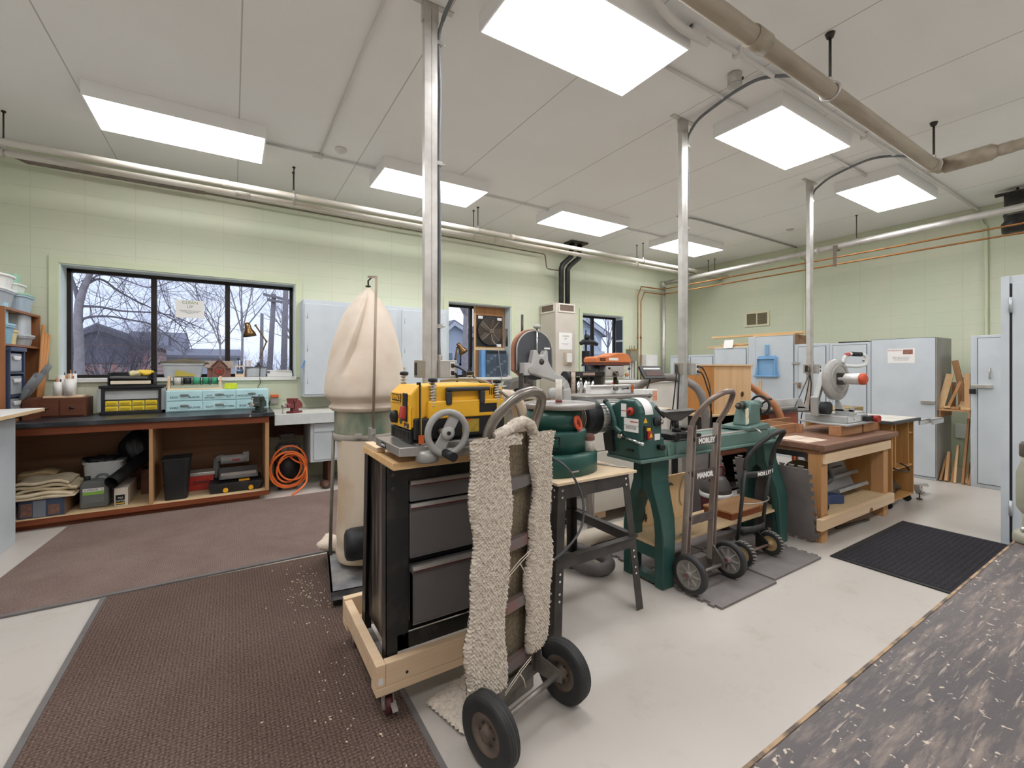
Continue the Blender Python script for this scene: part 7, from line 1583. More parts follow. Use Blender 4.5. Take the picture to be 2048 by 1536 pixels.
IG = M_('grey_green_iron', 'a8a694', '8f8d7c', .45, .1, 9)
part(t, 'base', MB().lathe([(.032, .9005), (.035, .905), (.035, .922), (.03, .932), (.018, .94), (.015, .965), (.018, .985)], (1.93, .288, 0), n=32), IG)
part(t, 'body', MB().lathe([(.018, .985), (.026, .998), (.028, 1.006), (.028, 1.10), (.023, 1.118), (.019, 1.13), (.019, 1.148)], (1.93, .288, 0), n=32), IG)
part(t, 'cap', MB().lathe([(.021, 1.148), (.022, 1.152), (.022, 1.18), (.017, 1.19), (0, 1.195)], (1.93, .288, 0), n=28), M_('dark_bronze_cap', '5a5148', '463f38', .5))
part(t, 'screw', MB().cyl((1.905, .30, .935), (1.908, .298, .948), .004, None, 8), CHROME)
# ------------------------------------------------------------------ machines and benches in the middle distance
BEIGE = M_('beige_heater_enamel', 'c9c0b4', 'bdb4a8', .45, 0, 3)
t = thing('heater_column', 'tall beige heater column with vents between the second and third windows', 'heater', (4.74, 6.06, 0))
part(t, 'casing', MB().box(4.53, 4.95, 5.85, 6.285, 0, 2.49), BEIGE, .006)
for pl_, nm in (('S', 0), ('W', 1)):
    g = MB(); sl = MB()
    if pl_ == 'S':
        g.box(4.585, 4.935, 5.838, 5.8495, 2.34, 2.365).box(4.585, 4.935, 5.838, 5.8495, 2.465, 2.49).box(4.585, 4.61, 5.838, 5.8495, 2.365, 2.465).box(4.91, 4.935, 5.838, 5.8495, 2.365, 2.465)
        sl.box(4.61, 4.91, 5.845, 5.849, 2.365, 2.465)
    else:
        g.box(4.518, 4.5295, 5.88, 6.26, 2.34, 2.365).box(4.518, 4.5295, 5.88, 6.26, 2.465, 2.49).box(4.518, 4.5295, 5.88, 5.905, 2.365, 2.465).box(4.518, 4.5295, 6.235, 6.26, 2.365, 2.465)
        sl.box(4.525, 4.529, 5.905, 6.235, 2.365, 2.465)
    o = part(t, 'vent_frame', g, M_('cream_vent_frame', 'd6cfc3', None, .5)); part(o, 'vent_void', sl, M_('brown_vent_void', '6b5a50', '7d6a5e', .6, 0, 40, stretch=(8, 8, .2)))
l_ = part(t, 'notice', MB().box(4.60, 4.88, 5.8475, 5.8495, 1.72, 2.0), PAPER); txt(l_, 'CLEAN\nUP', .045, (4.74, 5.847, 1.92), 'S', OLIVE); txt(l_, 'Please clean up the area\nafter each use', .018, (4.74, 5.847, 1.81), 'S', INKG)
l_ = part(t, 'thermostat', MB().box(4.70, 4.87, 5.83, 5.8495, 1.46, 1.67), M_('tan_plate', 'b5a792', None, .5)); part(l_, 'dial_cover', MB().box(4.735, 4.845, 5.80, 5.83, 1.50, 1.655), WHITE, .006)
# fan board in window two
t = thing('exhaust_fan', 'round wire-grilled fan on a plywood board filling half the second window', 'fan', (3.62, 6.46, 1.27))
part(t, 'plywood_panel', MB().box(3.325, 3.90, 6.455, 6.47, 1.263, 2.42), wood('orange_plywood', 'b8875a', '9c6c42', 2, .6))
part(t, 'plywood_edge', MB().box(3.325, 3.345, 6.44, 6.4548, 1.263, 2.42).box(3.345, 3.90, 6.44, 6.4548, 1.70, 1.745), PLYL)
part(t, 'fan_plate', MB().box(3.37, 3.865, 6.448, 6.4548, 1.765, 2.275), BLACK)
gr = MB()
for r in [.035+.0155*i for i in range(13)]: gr.ring((3.615, 6.415-.02*(1-(r/.225)**2), 2.015), (0, 1, 0), r, .0022, 44, 5)
part(t, 'grille_rings', gr, M_('dusty_wire', '8f8173', '7a6d60', .5, .3))
for k in range(4):
    a = R(45+90*k); part(t, 'grille_spoke', MB().cyl((3.615, 6.39, 2.015), (3.615+.225*math.cos(a), 6.415, 2.015+.225*math.sin(a)), .005, None, 6), M_('pale_wire', 'b3a79a', None, .4, .5))
part(t, 'fan_rim', MB().lathe([(.222, 0), (.23, .0), (.23, .035), (.222, .035), (.222, 0)], (3.615, 6.412, 2.015), (0, 1, 0), 48, caps=False), DARKST)
for k in range(5):
    a = k*2*math.pi/5; part(t, 'fan_blade', MB().ob((3.615+.11*math.cos(a), 6.437, 2.015+.11*math.sin(a)), (.19, .008, .09), 25, -math.degrees(a)), M_('dark_brown_blade', '5d5148', '4f443c', .5))
part(t, 'motor_hub', MB().box(3.575, 3.665, 6.375, 6.40, 1.975, 2.05), M_('brown_hub', '6d6056', None, .5), .01)
for x, z in ((3.40, 2.24), (3.76, 2.225), (3.75, 1.785)): part(t, 'sticker', MB().box(x, x+.085, 6.445, 6.448, z-.022, z+.022), PAPER)
part(t, 'cord', MB().tube([(3.61, 6.385, 1.97), (3.63, 6.36, 1.85), (3.68, 6.285, 1.74), (3.70, 6.27, 1.5), (3.73, 6.26, 1.3), (3.74, 6.255, 1.1)], .005, 6, False, 4), M_('grey_lead', 'a9a49e', None, .5))
t = thing('parts_cabinet', 'blue small-parts cabinet of dark drawers on the second window sill', 'drawers', (3.62, 6.34, 1.263))
PB = M_('sky_blue_metal', '6f9fd0', '6292c4', .4)
part(t, 'body', MB().box(3.40, 3.86, 6.33, 6.435, 1.2635, 1.70), PB, .002)
part(t, 'front_frame', MB().box(3.475, 3.86, 6.318, 6.3295, 1.2635, 1.70), M_('dark_blue_frame', '3a5574', None, .45))
TD = M_('smoky_drawer', '4d5a68', '5b6773', .3)
for j in range(8):
    for i in range(6): part(t, 'drawer', MB().box(3.482+i*.0625, 3.540+i*.0625, 6.308, 6.318, 1.272+j*.0455, 1.311+j*.0455).box(3.500+i*.0625, 3.522+i*.0625, 6.300, 6.308, 1.298+j*.0455, 1.306+j*.0455), TD if (i*7+j*3) % 5 else M_('grey_drawer', '6f7d8a', None, .3))
for i in range(6): part(t, 'top_slot', MB().box(3.482+i*.0625, 3.540+i*.0625, 6.312, 6.318, 1.645, 1.69), BLACK)
desk_lamp((2.98, 6.37, 1.263), [(2.98, 6.37, 1.31), (2.955, 6.37, 1.56), (2.985, 6.37, 1.73)], (2.99, 6.36, 1.80), (3.09, 6.34, 1.64), 'small bronze lamp on the second window sill', None)
solo('soap_bar', 'pale pink block at the right end of the second window sill', 'block', MB().box(3.875, 3.92, 6.30, 6.36, 1.263, 1.285), M_('pale_pink_block', 'd9bdb0', None, .7), .004)
solo('tin_box', 'dark square tin on the second window sill beside the lamp', 'tin', MB().box(3.08, 3.13, 6.32, 6.40, 1.263, 1.36), BLACKM, .004)
solo('jar', 'dark round jar in the middle of the second window sill', 'jar', MB().lathe([(.028, 1.263), (.03, 1.27), (.03, 1.36), (.022, 1.375), (.022, 1.385), (0, 1.386)], (3.19, 6.36, 0), n=18), BLACKM)
solo('file_tool', 'thin dark stick leaning on the second window sill', 'tool', MB().cyl((3.25, 6.35, 1.263), (3.27, 6.43, 1.42), .008), DARKST)
# bench below the second window
t = thing('work_bench', 'plain wooden bench under the second window behind the planer', 'bench', (3.55, 5.95, 0))
part(t, 'bench_top', MB().box(2.76, 4.35, 5.6, 6.28, .93, .98), M_('grey_bench_top', '9d968b', '857d72', .5), .003)
for x in (2.82, 4.2):
    for y in (5.66, 6.15): part(t, 'leg', MB().box(x, x+.08, y, y+.08, 0, .93), PLYV)
part(t, 'lower_shelf', MB().box(2.82, 4.28, 5.66, 6.23, .3, .32), PLYV)
t = thing('palm_sander', 'red and grey hand sander on the bench under the second window', 'power tool', (3.35, 6.0, .981))
part(t, 'body', MB().tube([(3.20, 6.0, 1.03), (3.26, 6.0, 1.10), (3.34, 6.0, 1.13), (3.42, 6.0, 1.10)], [.035, .045, .05, .04], 12), M_('grey_tool_body', '8f8b89', '6d6a68', .4))
part(t, 'handle', MB().bar((3.24, 6.0, 1.19), (3.38, 6.0, 1.20), .05, .04).bar((3.37, 6.0, 1.19), (3.46, 6.0, 1.04), .05, .035), M_('maroon_grip', '6b3236', None, .5), .008)
part(t, 'pad', MB().box(3.16, 3.50, 5.95, 6.05, .981, 1.0), BLACK)
t = thing('bench_vise', 'big grey iron vise on the bench behind the planer', 'vise', (3.75, 5.75, .981))
part(t, 'base', MB().box(3.62, 3.88, 5.68, 5.84, .981, 1.03).cyl((3.75, 5.76, 1.03), (3.75, 5.76, 1.08), .09), M_('grey_vise_iron', '76706b', '625c57', .45, .3), .004)
part(t, 'fixed_jaw', MB().box(3.70, 3.98, 5.70, 5.82, 1.08, 1.16).box(3.92, 3.98, 5.62, 5.90, 1.10, 1.26), M_('grey_vise_iron', '76706b', None), .006)
part(t, 'moving_jaw', MB().prism([(3.50, 1.08), (3.80, 1.12), (3.80, 1.27), (3.55, 1.20)], 5.64, 5.88, 'y'), M_('grey_vise_iron', '76706b', None), .006)
part(t, 'screw', MB().cyl((3.36, 5.76, 1.12), (3.6, 5.76, 1.13), .018).cyl((3.36, 5.70, 1.2), (3.36, 5.82, 1.02), .007), STEEL)
# bandsaw
SG = M_('light_grey_casting', 'bdbab6', 'a7a4a0', .45, .2, 6)
t = thing('band_saw', 'grey band saw with arched dark wheel cover behind the green sander', 'band saw', (2.4, 3.3, 0))
def arch(x0, x1, z0, zc, zt, n_=16):
    xm = (x0+x1)/2; r = (x1-x0)/2
    return [(x0, z0)] + [(xm - r*math.cos(math.pi*i/n_), zc + (zt-zc)*math.sin(math.pi*i/n_)) for i in range(n_+1)] + [(x1, z0)] + [(xm + r*.8*math.cos(math.pi*i/8), z0 - .09*math.sin(math.pi*i/8)) for i in range(1, 8)]
part(t, 'wheel_cover', MB().prism(arch(2.105, 2.49, 1.385, 1.56, 1.738), 3.27, 3.30, 'y'), M_('dark_grey_cover', '55565a', '47484c', .45, .2, 6), .006)
part(t, 'wheel_housing', MB().prism(arch(2.085, 2.505, 1.385, 1.56, 1.755), 3.301, 3.345, 'y'), M_('orange_brown_rim', 'a8745a', '7d4a3a', .5, 0, 4), .006)
part(t, 'cover_edge', MB().tube([(p[0], 3.272, p[1]) for p in arch(2.105, 2.49, 1.385, 1.56, 1.738)[:19]], .006, 8), SG)
part(t, 'badge', MB().box(2.40, 2.465, 3.267, 3.27, 1.575, 1.59), PAPER)
part(t, 'tension_rod', MB().cyl((2.31, 3.255, 1.42), (2.31, 3.255, 1.78), .008, None, 10), CHROME)
part(t, 'tension_knob', MB().lathe([(.012, 1.755), (.034, 1.765), (.034, 1.785), (.02, 1.795), (0, 1.795)], (2.31, 3.255, 0), n=18), SG)
part(t, 'yoke', MB().prism([(2.235, 1.56), (2.265, 1.565), (2.29, 1.52), (2.335, 1.52), (2.36, 1.565), (2.385, 1.56), (2.39, 1.47), (2.44, 1.39), (2.52, 1.33), (2.52, 1.27), (2.38, 1.31), (2.17, 1.36), (2.16, 1.42), (2.21, 1.44)], 3.19, 3.262, 'y'), SG, .01)
part(t, 'yoke_slot', MB().lathe([(.028, 0), (.026, .004), (0, .004)], (2.315, 3.19, 1.46), (0, -1, 0), 20), DARKST)
part(t, 'guide_bracket', MB().box(2.125, 2.185, 3.18, 3.262, 1.34, 1.45), SG, .004); part(t, 'bracket_bolt', MB().cyl((2.19, 3.19, 1.385), (2.19, 3.165, 1.385), .026, None, 14), STEEL)
part(t, 'arm', MB().tube([(2.44, 3.22, 1.33), (2.53, 3.22, 1.30), (2.585, 3.22, 1.24), (2.60, 3.22, 1.15), (2.60, 3.22, .95)], [.045, .05, .055, .06, .065], 4, False, 6, sm=False), SG, .006)
part(t, 'guide_post', MB().box(2.10, 2.128, 3.20, 3.235, 1.20, 1.36).box(2.15, 2.175, 3.20, 3.225, 1.27, 1.34), DARKST, .002)
part(t, 'blade_guide', MB().box(2.09, 2.17, 3.19, 3.24, 1.19, 1.215).cyl((2.17, 3.19, 1.23), (2.21, 3.18, 1.23), .008).ball((2.15, 3.18, 1.20), .016), STEEL)
part(t, 'blade', MB().box(2.113, 2.125, 3.215, 3.217, .95, 1.22), STEEL)
part(t, 'table', MB().box(1.98, 2.42, 3.02, 3.44, 1.03, 1.06), M_('cast_iron_table', '9f9994', None), .003)
part(t, 'lower_housing', MB().prism([(2.07, .62), (2.66, .62), (2.66, .95), (2.5, 1.0), (2.10, 1.0)], 3.10, 3.40, 'y'), SG, .01)
for x in (2.27, 2.31): part(t, 'blade_rod', MB().cyl((x-.16 if x < 2.3 else x-.03, 3.45, 1.6), (x-.16 if x < 2.3 else x-.03, 3.45, 1.76 if x < 2.3 else 1.9), .012, None, 8), DARKST)
TL = M_('taupe_stand_paint', '8d847d', '7a726b', .45, .2, 6)
for x, y, dx, dy in ((2.20, 3.02, -.04, -.05), (2.62, 2.95, .02, -.04), (2.20, 3.42, -.04, .05), (2.62, 3.42, .02, .05)):
    part(t, 'leg', MB().bar((x+dx, y+dy, 0), (x, y, .62), .05, .035, (0, 1, 0)), TL, .003)
part(t, 'stretcher', MB().box(2.20, 2.62, 2.985, 3.0, .26, .33), TL); part(t, 'stretcher', MB().box(2.20, 2.62, 3.41, 3.425, .26, .33), TL)
part(t, 'side_stretcher', MB().box(2.185, 2.20, 3.0, 3.42, .26, .33), TL); part(t, 'side_stretcher', MB().box(2.62, 2.635, 2.95, 3.42, .26, .33), TL)
part(t, 'side_knob', MB().lathe([(.05, 0), (.05, .02), (.03, .03), (0, .03)], (2.42, 3.17, 1.18), (-.3, -1, 0), 24), SG)
t = thing('rolling_box', 'pale blue rolling box under the band saw stand', 'box', (2.43, 3.23, 0))
part(t, 'body', MB().box(2.30, 2.56, 3.10, 3.36, .055, .25), M_('pale_aqua_box', 'b5c3c6', None, .5), .004)
for x in (2.33, 2.53):
    for y in (3.13, 3.33): part(t, 'caster', MB().cyl((x, y-.01, .0285), (x, y+.01, .0285), .028, None, 14), BLACK)
# white cabinet with shaper on top
WC = M_('cream_white_panel', 'd8d0c4', 'cbc2b5', .5, 0, 2)
t = thing('tool_cabinet', 'cream white rolling cabinet behind the lathe headstock', 'cabinet', (3.2, 3.25, 0))
part(t, 'body', MB().box(2.72, 3.72, 2.98, 3.55, .10, 1.0), WC, .004)
part(t, 'drawer_front', MB().box(2.73, 3.71, 2.965, 2.979, .66, .99), WC, .003); part(t, 'door_front', MB().box(2.73, 3.71, 2.965, 2.979, .11, .65), WC, .003)
part(t, 'bolt_strip', MB().box(2.722, 2.726, 2.962, 2.965, .12, .98), GALV)
for x in (2.78, 3.64):
    for y in (3.03, 3.48): part(t, 'caster', MB().cyl((x-.014, y, .042), (x+.014, y, .042), .04, None, 16).box(x-.02, x+.02, y-.02, y+.02, .06, .10), BLACK)
part(t, 'wood_block', MB().box(2.74, 2.90, 3.0, 3.08, .04, .0995), PINE)
t = thing('shaper', 'spindle shaper with white fence boxes on the cream cabinet', 'shaper', (3.1, 3.3, 1.001))
part(t, 'base', MB().box(2.86, 3.4, 3.1, 3.5, 1.001, 1.12), SG, .01)
part(t, 'table', MB().box(2.68, 3.56, 3.02, 3.52, 1.12, 1.145), M_('cast_iron_table', '9f9994', None), .003)
part(t, 'fence', MB().box(2.95, 3.22, 3.25, 3.33, 1.146, 1.235), WHITE, .004); part(t, 'fence', MB().box(3.28, 3.50, 3.25, 3.33, 1.146, 1.235), WHITE, .004)
part(t, 'fence_rail', MB().box(2.94, 3.52, 3.24, 3.25, 1.21, 1.225), STEEL); part(t, 'clamp_knob', MB().cyl((3.25, 3.24, 1.20), (3.25, 3.20, 1.20), .02), M_('grey_knob', '6b6764', None, .5)); part(t, 'clamp_knob', MB().cyl((3.36, 3.24, 1.19), (3.40, 3.20, 1.20), .006).ball((3.40, 3.2, 1.2), .012), BLACK)
part(t, 'orange_clip', MB().box(3.50, 3.525, 3.235, 3.27, 1.17, 1.23), ORANGE)
t = thing('switch_box', 'small white box with orange warning label behind the lathe', 'box', (3.55, 3.1, 1.001))
part(t, 'body', MB().box(3.46, 3.66, 3.04, 3.18, 1.06, 1.19), WHITE, .004); part(t, 'foot', MB().box(3.52, 3.6, 3.08, 3.14, 1.001, 1.06), SG)
part(t, 'orange_label', MB().box(3.585, 3.65, 3.0385, 3.04, 1.075, 1.175), M_('pale_orange_label', 'd98e66', 'e6c2a8', .6, 0, 60, stretch=(.1, .1, 2))); part(t, 'black_mark', MB().box(3.51, 3.56, 3.0385, 3.04, 1.11, 1.12).prism([(3.525, 1.135), (3.545, 1.135), (3.545, 1.16)], 3.0385, 3.04, 'y'), INK)
solo('control_box', 'black switch box with yellow triangle above the lathe motor', 'switch box', MB().box(2.74, 2.92, 3.0, 3.12, 1.001, 1.10), M_('black_control', '3a3836', None, .5), .004)
part(bpy.data.objects['control_box'], 'warning_triangle', MB().prism([(2.80, 1.03), (2.84, 1.03), (2.82, 1.065)], 2.997, 2.9995, 'y'), YELLOW)
# drum sander, orange drill press, black stand
t = thing('drum_sander', 'black-topped bench machine with silver columns below the third window', 'machine', (3.5, 3.95, .9))
part(t, 'top_bridge', MB().box(3.25, 3.72, 3.86, 4.06, 1.31, 1.365), BLACKM, .004); part(t, 'bridge_label', MB().box(3.38, 3.56, 3.857, 3.86, 1.322, 1.352), M_('tan_label', 'a08a7d', None, .5))
for x in (3.26, 3.68): part(t, 'side_post', MB().box(x, x+.04, 3.88, 4.04, 1.0, 1.31), DARKST, .003)
for x, r in ((3.36, .028), (3.47, .035), (3.58, .028)): part(t, 'column', MB().cyl((x, 3.93, 1.0), (x, 3.93, 1.30), r, None, 18), CHROME)
part(t, 'bed', MB().box(3.15, 3.75, 3.8, 4.12, .95, 1.0), STEEL, .004); part(t, 'belt_wheel', MB().cyl((3.14, 3.9, 1.30), (3.18, 3.9, 1.30), .07, None, 20).box(3.13, 3.19, 3.88, 4.0, 1.02, 1.28), BLACK)
part(t, 'spring_hose', MB().tube([(3.22, 3.84, 1.36), (3.22, 3.84, 1.10)], .025, 10), M_('cream_spring', 'cbb9a8', '8f7f70', .5, 0, 60, stretch=(.1, .1, 3)))
part(t, 'stand', MB().box(3.2, 3.7, 3.83, 4.1, 0, .95), BLACKM)
t = thing('drill_press', 'drill press with orange belt cover in front of the third window', 'drill press', (4.02, 4.2, 0))
part(t, 'belt_cover', MB().prism([(3.79, 1.475), (4.40, 1.475), (4.40, 1.51), (4.36, 1.575), (4.28, 1.60), (4.15, 1.60), (4.0, 1.56), (3.83, 1.55), (3.79, 1.53)], 4.08, 4.32, 'y'), M_('orange_cover', 'd98250', 'c96f3f', .4, 0, 3), .012)
part(t, 'cover_rim', MB().box(3.80, 4.39, 4.09, 4.31, 1.44, 1.4745), M_('dark_red_rim', '6b4038', '4d4340', .5), .004)
l_ = part(t, 'badge', MB().box(3.85, 3.94, 4.076, 4.079, 1.495, 1.53), BLACK); txt(l_, 'RIDGID', .02, (3.895, 4.0755, 1.5125), 'S', ORANGE); part(t, 'label', MB().box(4.0, 4.16, 4.076, 4.079, 1.50, 1.535), PAPER)
part(t, 'head', MB().box(3.97, 4.30, 4.10, 4.30, 1.29, 1.4395), SG, .02); part(t, 'motor', MB().cyl((3.86, 4.22, 1.24), (3.86, 4.22, 1.4395), .085, None, 20), BLACK)
part(t, 'column', MB().cyl((4.0, 4.2, .03), (4.0, 4.2, 1.29), .036, None, 20), STEEL); part(t, 'base', MB().box(3.85, 4.4, 4.0, 4.4, 0, .03), DARKST, .004)
part(t, 'quill', MB().cyl((4.22, 4.18, 1.18), (4.22, 4.18, 1.29), .03, None, 16).cyl((4.22, 4.18, 1.12), (4.22, 4.18, 1.18), .024, .016, 14), DARKST); part(t, 'drill_bit', MB().cyl((4.22, 4.18, 1.04), (4.22, 4.18, 1.12), .005, None, 8), STEEL)
part(t, 'feed_hub', MB().cyl((4.12, 4.10, 1.33), (4.12, 4.06, 1.33), .035, None, 16), DARKST)
for k in range(3):
    a = k*2.09+.5; b_ = (4.12+.2*math.cos(a), 4.02, 1.33+.14*math.sin(a)); q = part(t, 'feed_handle', MB().cyl((4.12, 4.06, 1.33), b_, .006, None, 8), STEEL); part(q, 'ball_end', MB().ball(b_, .016), BLACK)
part(t, 'table', MB().lathe([(.15, 1.0), (.15, 1.03), (0, 1.03)], (4.22, 4.18, 0), n=32), STEEL); part(t, 'table_bracket', MB().box(3.96, 4.22, 4.15, 4.23, .95, 1.0), DARKST); part(t, 'lamp', MB().ball((4.36, 4.12, 1.32), .028), M_('amber_lamp', 'd9a06b', None, .3))
t = thing('tool_stand', 'tall black machine of stacked discs in front of the third window', 'machine', (5.12, 5.7, 1.19))
part(t, 'post', MB().cyl((5.10, 5.75, 1.19), (5.10, 5.75, 1.98), .02).cyl((5.10, 5.75, 1.98), (5.10, 5.75, 2.06), .01), BLACK)
part(t, 'knob', MB().ball((5.11, 5.73, 1.93), .05), BLACK); part(t, 'cap_disc', MB().tube([(4.98, 5.75, 1.82), (5.04, 5.75, 1.85), (5.2, 5.7, 1.845), (5.30, 5.68, 1.81)], [.03, .045, .045, .03], 14), BLACK)
part(t, 'block', MB().box(5.05, 5.15, 5.70, 5.80, 1.50, 1.70), BLACK, .006); part(t, 'blade_plate', MB().prism([(5.02, 1.44), (5.25, 1.47), (5.20, 1.53), (5.05, 1.5)], 5.70, 5.78, 'y'), BLACK); part(t, 'arm_plate', MB().ob((5.14, 5.74, 1.28), (.32, .06, .04), 0, -8), BLACK, .004); part(t, 'base', MB().box(5.0, 5.25, 5.66, 5.86, 1.176, 1.20), BLACK)
t = thing('wall_counter', 'long pale counter cabinet under the third window', 'counter', (6.2, 6.0, 0))
part(t, 'body', MB().box(5.0, 7.36, 5.66, 6.13, 0, 1.14), WC, .004); part(t, 'counter_top', MB().box(4.97, 7.37, 5.62, 6.14, 1.14, 1.175), WHITE, .004)
for x in (5.02, 5.80, 6.58): part(t, 'door', MB().box(x, x+.76, 5.644, 5.6595, .08, 1.10), WC, .003)
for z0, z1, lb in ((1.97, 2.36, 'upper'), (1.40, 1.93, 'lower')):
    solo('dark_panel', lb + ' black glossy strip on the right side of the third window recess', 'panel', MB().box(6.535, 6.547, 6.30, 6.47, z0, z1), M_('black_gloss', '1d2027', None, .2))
t = thing('rod_rack', 'open grey rack of thin rods on the wall by the copper tubes', 'rack', (6.72, 6.24, 1.2))
part(t, 'tray', MB().box(6.62, 6.83, 6.16, 6.29, 1.55, 1.78), M_('dusty_rack', '8a8371', '736c5c', .6)); part(t, 'rim', MB().box(6.61, 6.84, 6.155, 6.16, 1.76, 1.79), M_('brass_rim', 'b08a50', None, .4, .5)); part(t, 'back', MB().box(6.62, 6.83, 6.28, 6.295, 1.18, 1.55), WHITE)
for x in (6.66, 6.72, 6.79): part(t, 'rod', MB().cyl((x, 6.22, 1.2), (x, 6.22, 1.85), .006, None, 6), DARKST)
solo('electrical_box', 'white electrical panel box near the far corner', 'electrical box', MB().box(7.03, 7.36, 6.12, 6.295, 1.30, 1.68), WHITE, .006)
t = thing('spray_bottle', 'small orange bottle behind the white fence', 'bottle', (4.66, 4.6, .9))
part(t, 'bottle', MB().lathe([(.04, .92), (.045, .95), (.045, 1.16), (.02, 1.22), (.02, 1.24)], (4.62, 4.6, 0), n=18), ORANGE); part(t, 'cap', MB().cyl((4.62, 4.6, 1.24), (4.62, 4.6, 1.29), .018), M_('red_cap', '9c3a2c', None, .5))
solo('tool_bench', 'plain bench carrying the orange bottle below the third window', 'bench', MB().box(4.5, 4.95, 4.4, 4.9, 0, .918), WC, .004)
# tilted frame, hose, wooden box on dark cabinet
t = thing('tilted_panel', 'black tilted frame with pale bars left of the middle power pole', 'panel', (3.65, 3.2, 1.001))
M3 = Matrix.Translation((3.645, 3.10, 1.357)) @ Matrix.Rotation(R(-32), 4, 'X')
part(t, 'frame', MB().box(-.16, .16, -.012, .012, -.075, .075, M3), BLACKM, .004); part(t, 'pale_bar', MB().box(-.12, .13, -.016, -.0125, .03, .048, M3), WHITE); part(t, 'brown_bar', MB().box(-.12, .13, -.016, -.0125, -.045, .005, M3), M_('brown_bars', '6b504a', '4d3a36', .6, 0, 20))
part(t, 'stand', MB().cyl((3.67, 3.26, 1.01), (3.65, 3.12, 1.32), .010), DARKST); part(t, 'stand_base', MB().box(3.60, 3.71, 3.20, 3.36, 1.001, 1.02), DARKST)
HS = M_('grey_dust_hose', '7d766f', '6b645e', .5, 0, 6)
def hose(label, pts, r, m=HS, k=16, name='dust_hose', group=None):
    P = catmull(pts, k); return solo(name, label, 'hose', MB().tube(P, [r if i % 2 else r*.91 for i in range(len(P))], 14), m, 0, group)
hose('grey ribbed hose arching over behind the middle power pole', [(3.78, 3.62, 1.05), (3.80, 3.48, 1.15), (3.87, 3.36, 1.26), (3.95, 3.22, 1.30), (4.02, 3.08, 1.295), (4.06, 2.96, 1.25), (4.10, 2.88, 1.17), (4.12, 2.84, 1.05), (4.13, 2.82, .85), (4.13, 2.82, .60), (4.13, 2.85, .40), (4.16, 2.88, .25)], .043)
t = thing('metal_cabinet', 'grey metal cabinet feeding the ribbed hose behind the lathe', 'cabinet', (3.95, 3.7, 0))
part(t, 'body', MB().box(3.76, 4.18, 3.28, 3.78, 0, .95), WC, .004); part(t, 'wood_top', MB().box(3.75, 4.20, 3.26, 3.80, .9505, .952), PLYL)
t = thing('low_cabinet', 'dark open cabinet with pale top carrying the big wooden box', 'cabinet', (4.85, 3.2, 0))
part(t, 'top', MB().box(4.32, 5.32, 2.93, 3.50, .872, .893), PLYL, .002); part(t, 'body', MB().box(4.36, 4.38, 2.96, 3.48, 0, .872).box(5.27, 5.29, 2.96, 3.48, 0, .872).box(4.38, 5.27, 3.46, 3.48, 0, .872).box(4.38, 5.27, 2.96, 3.46, .03, .05), BLACKM); part(t, 'middle_shelf', MB().box(4.38, 5.27, 2.97, 3.46, .42, .44), DARKWOOD)
t = thing('wooden_box', 'big plywood box with a round hole standing behind the lathe', 'box', (4.86, 3.15, .894))
BXW = wood('box_plywood', 'dbb68c', 'c8a071', 2, .5)
part(t, 'body', MB().box(4.50, 5.22, 2.965, 3.36, .894, 1.425), BXW, .003); part(t, 'lid', MB().box(4.48, 5.24, 2.95, 3.37, 1.4255, 1.445), BXW, .002); part(t, 'side_panel', MB().box(4.494, 4.4995, 2.97, 3.355, .9, 1.42), wood('shaded_side_plywood', 'c48a52', 'b07840', 2, .6))  # side panel: shade on the left face put into a darker orange plywood
part(t, 'hole', MB().lathe([(.036, 0), (.036, .002), (0, .002)], (5.03, 2.965, 1.10), (0, -1, 0), 24), M_('hole_shadow_brown', '4a3a2c', None, .9)); part(t, 'hole_rim', MB().ring((5.03, 2.963, 1.10), (0, 1, 0), .038, .005, 28, 6), BXW)
hose('orange-brown hose sweeping down to the table saw right of the wooden box', [(5.26, 3.1, 1.22), (5.36, 3.08, 1.20), (5.5, 3.02, 1.10), (5.60, 2.90, .96), (5.66, 2.85, .80), (5.69, 2.84, .62)], .042, M_('orange_brown_hose', 'bd835c', 'a8704a', .5, 0, 5), 14)
t = thing('table_saw', 'cabinet table saw with orange legs and silver fence behind the saw table', 'table saw', (6.1, 3.2, 0))
part(t, 'table', MB().box(5.5, 6.65, 2.95, 3.6, .86, .90), M_('cast_iron_table', '9f9994', None), .003); part(t, 'fence', MB().box(5.72, 6.60, 3.1, 3.16, .9005, .985), M_('aluminium_rail', 'd3d2cf', None), .003)
part(t, 'front_rail', MB().box(5.45, 6.7, 2.92, 2.945, .84, .88), DARKST); OB = M_('orange_saw_body', 'b5562f', '96421f', .45, 0, 5)
part(t, 'body', MB().box(5.68, 6.40, 3.0, 3.5, .62, .86), OB, .006); part(t, 'motor', MB().cyl((5.9, 3.25, .45), (6.3, 3.25, .45), .12, None, 20), BLACK)
for x, y in ((5.72, 3.02), (6.28, 3.02), (5.72, 3.44), (6.28, 3.44)): part(t, 'leg', MB().bar((x-.06*(1 if x < 6 else -1)+.04, y, .03), (x+.05, y, .62), .12, .03, (0, 1, 0)), OB, .003)
part(t, 'mobile_base', MB().bar((5.55, 2.95, .05), (6.5, 2.95, .05), .03, .05).bar((5.55, 3.5, .05), (6.5, 3.5, .05), .03, .05).bar((5.6, 2.9, .16), (6.3, 3.0, .10), .03, .03), BLACKM); part(t, 'fence_knob', MB().cyl((6.5, 2.94, .93), (6.5, 3.02, .93), .03), PINE)
for x in (5.56, 6.46):
    for y in (2.95, 3.5): part(t, 'caster', MB().cyl((x-.012, y, .0255), (x+.012, y, .0255), .025, None, 12), BLACK)
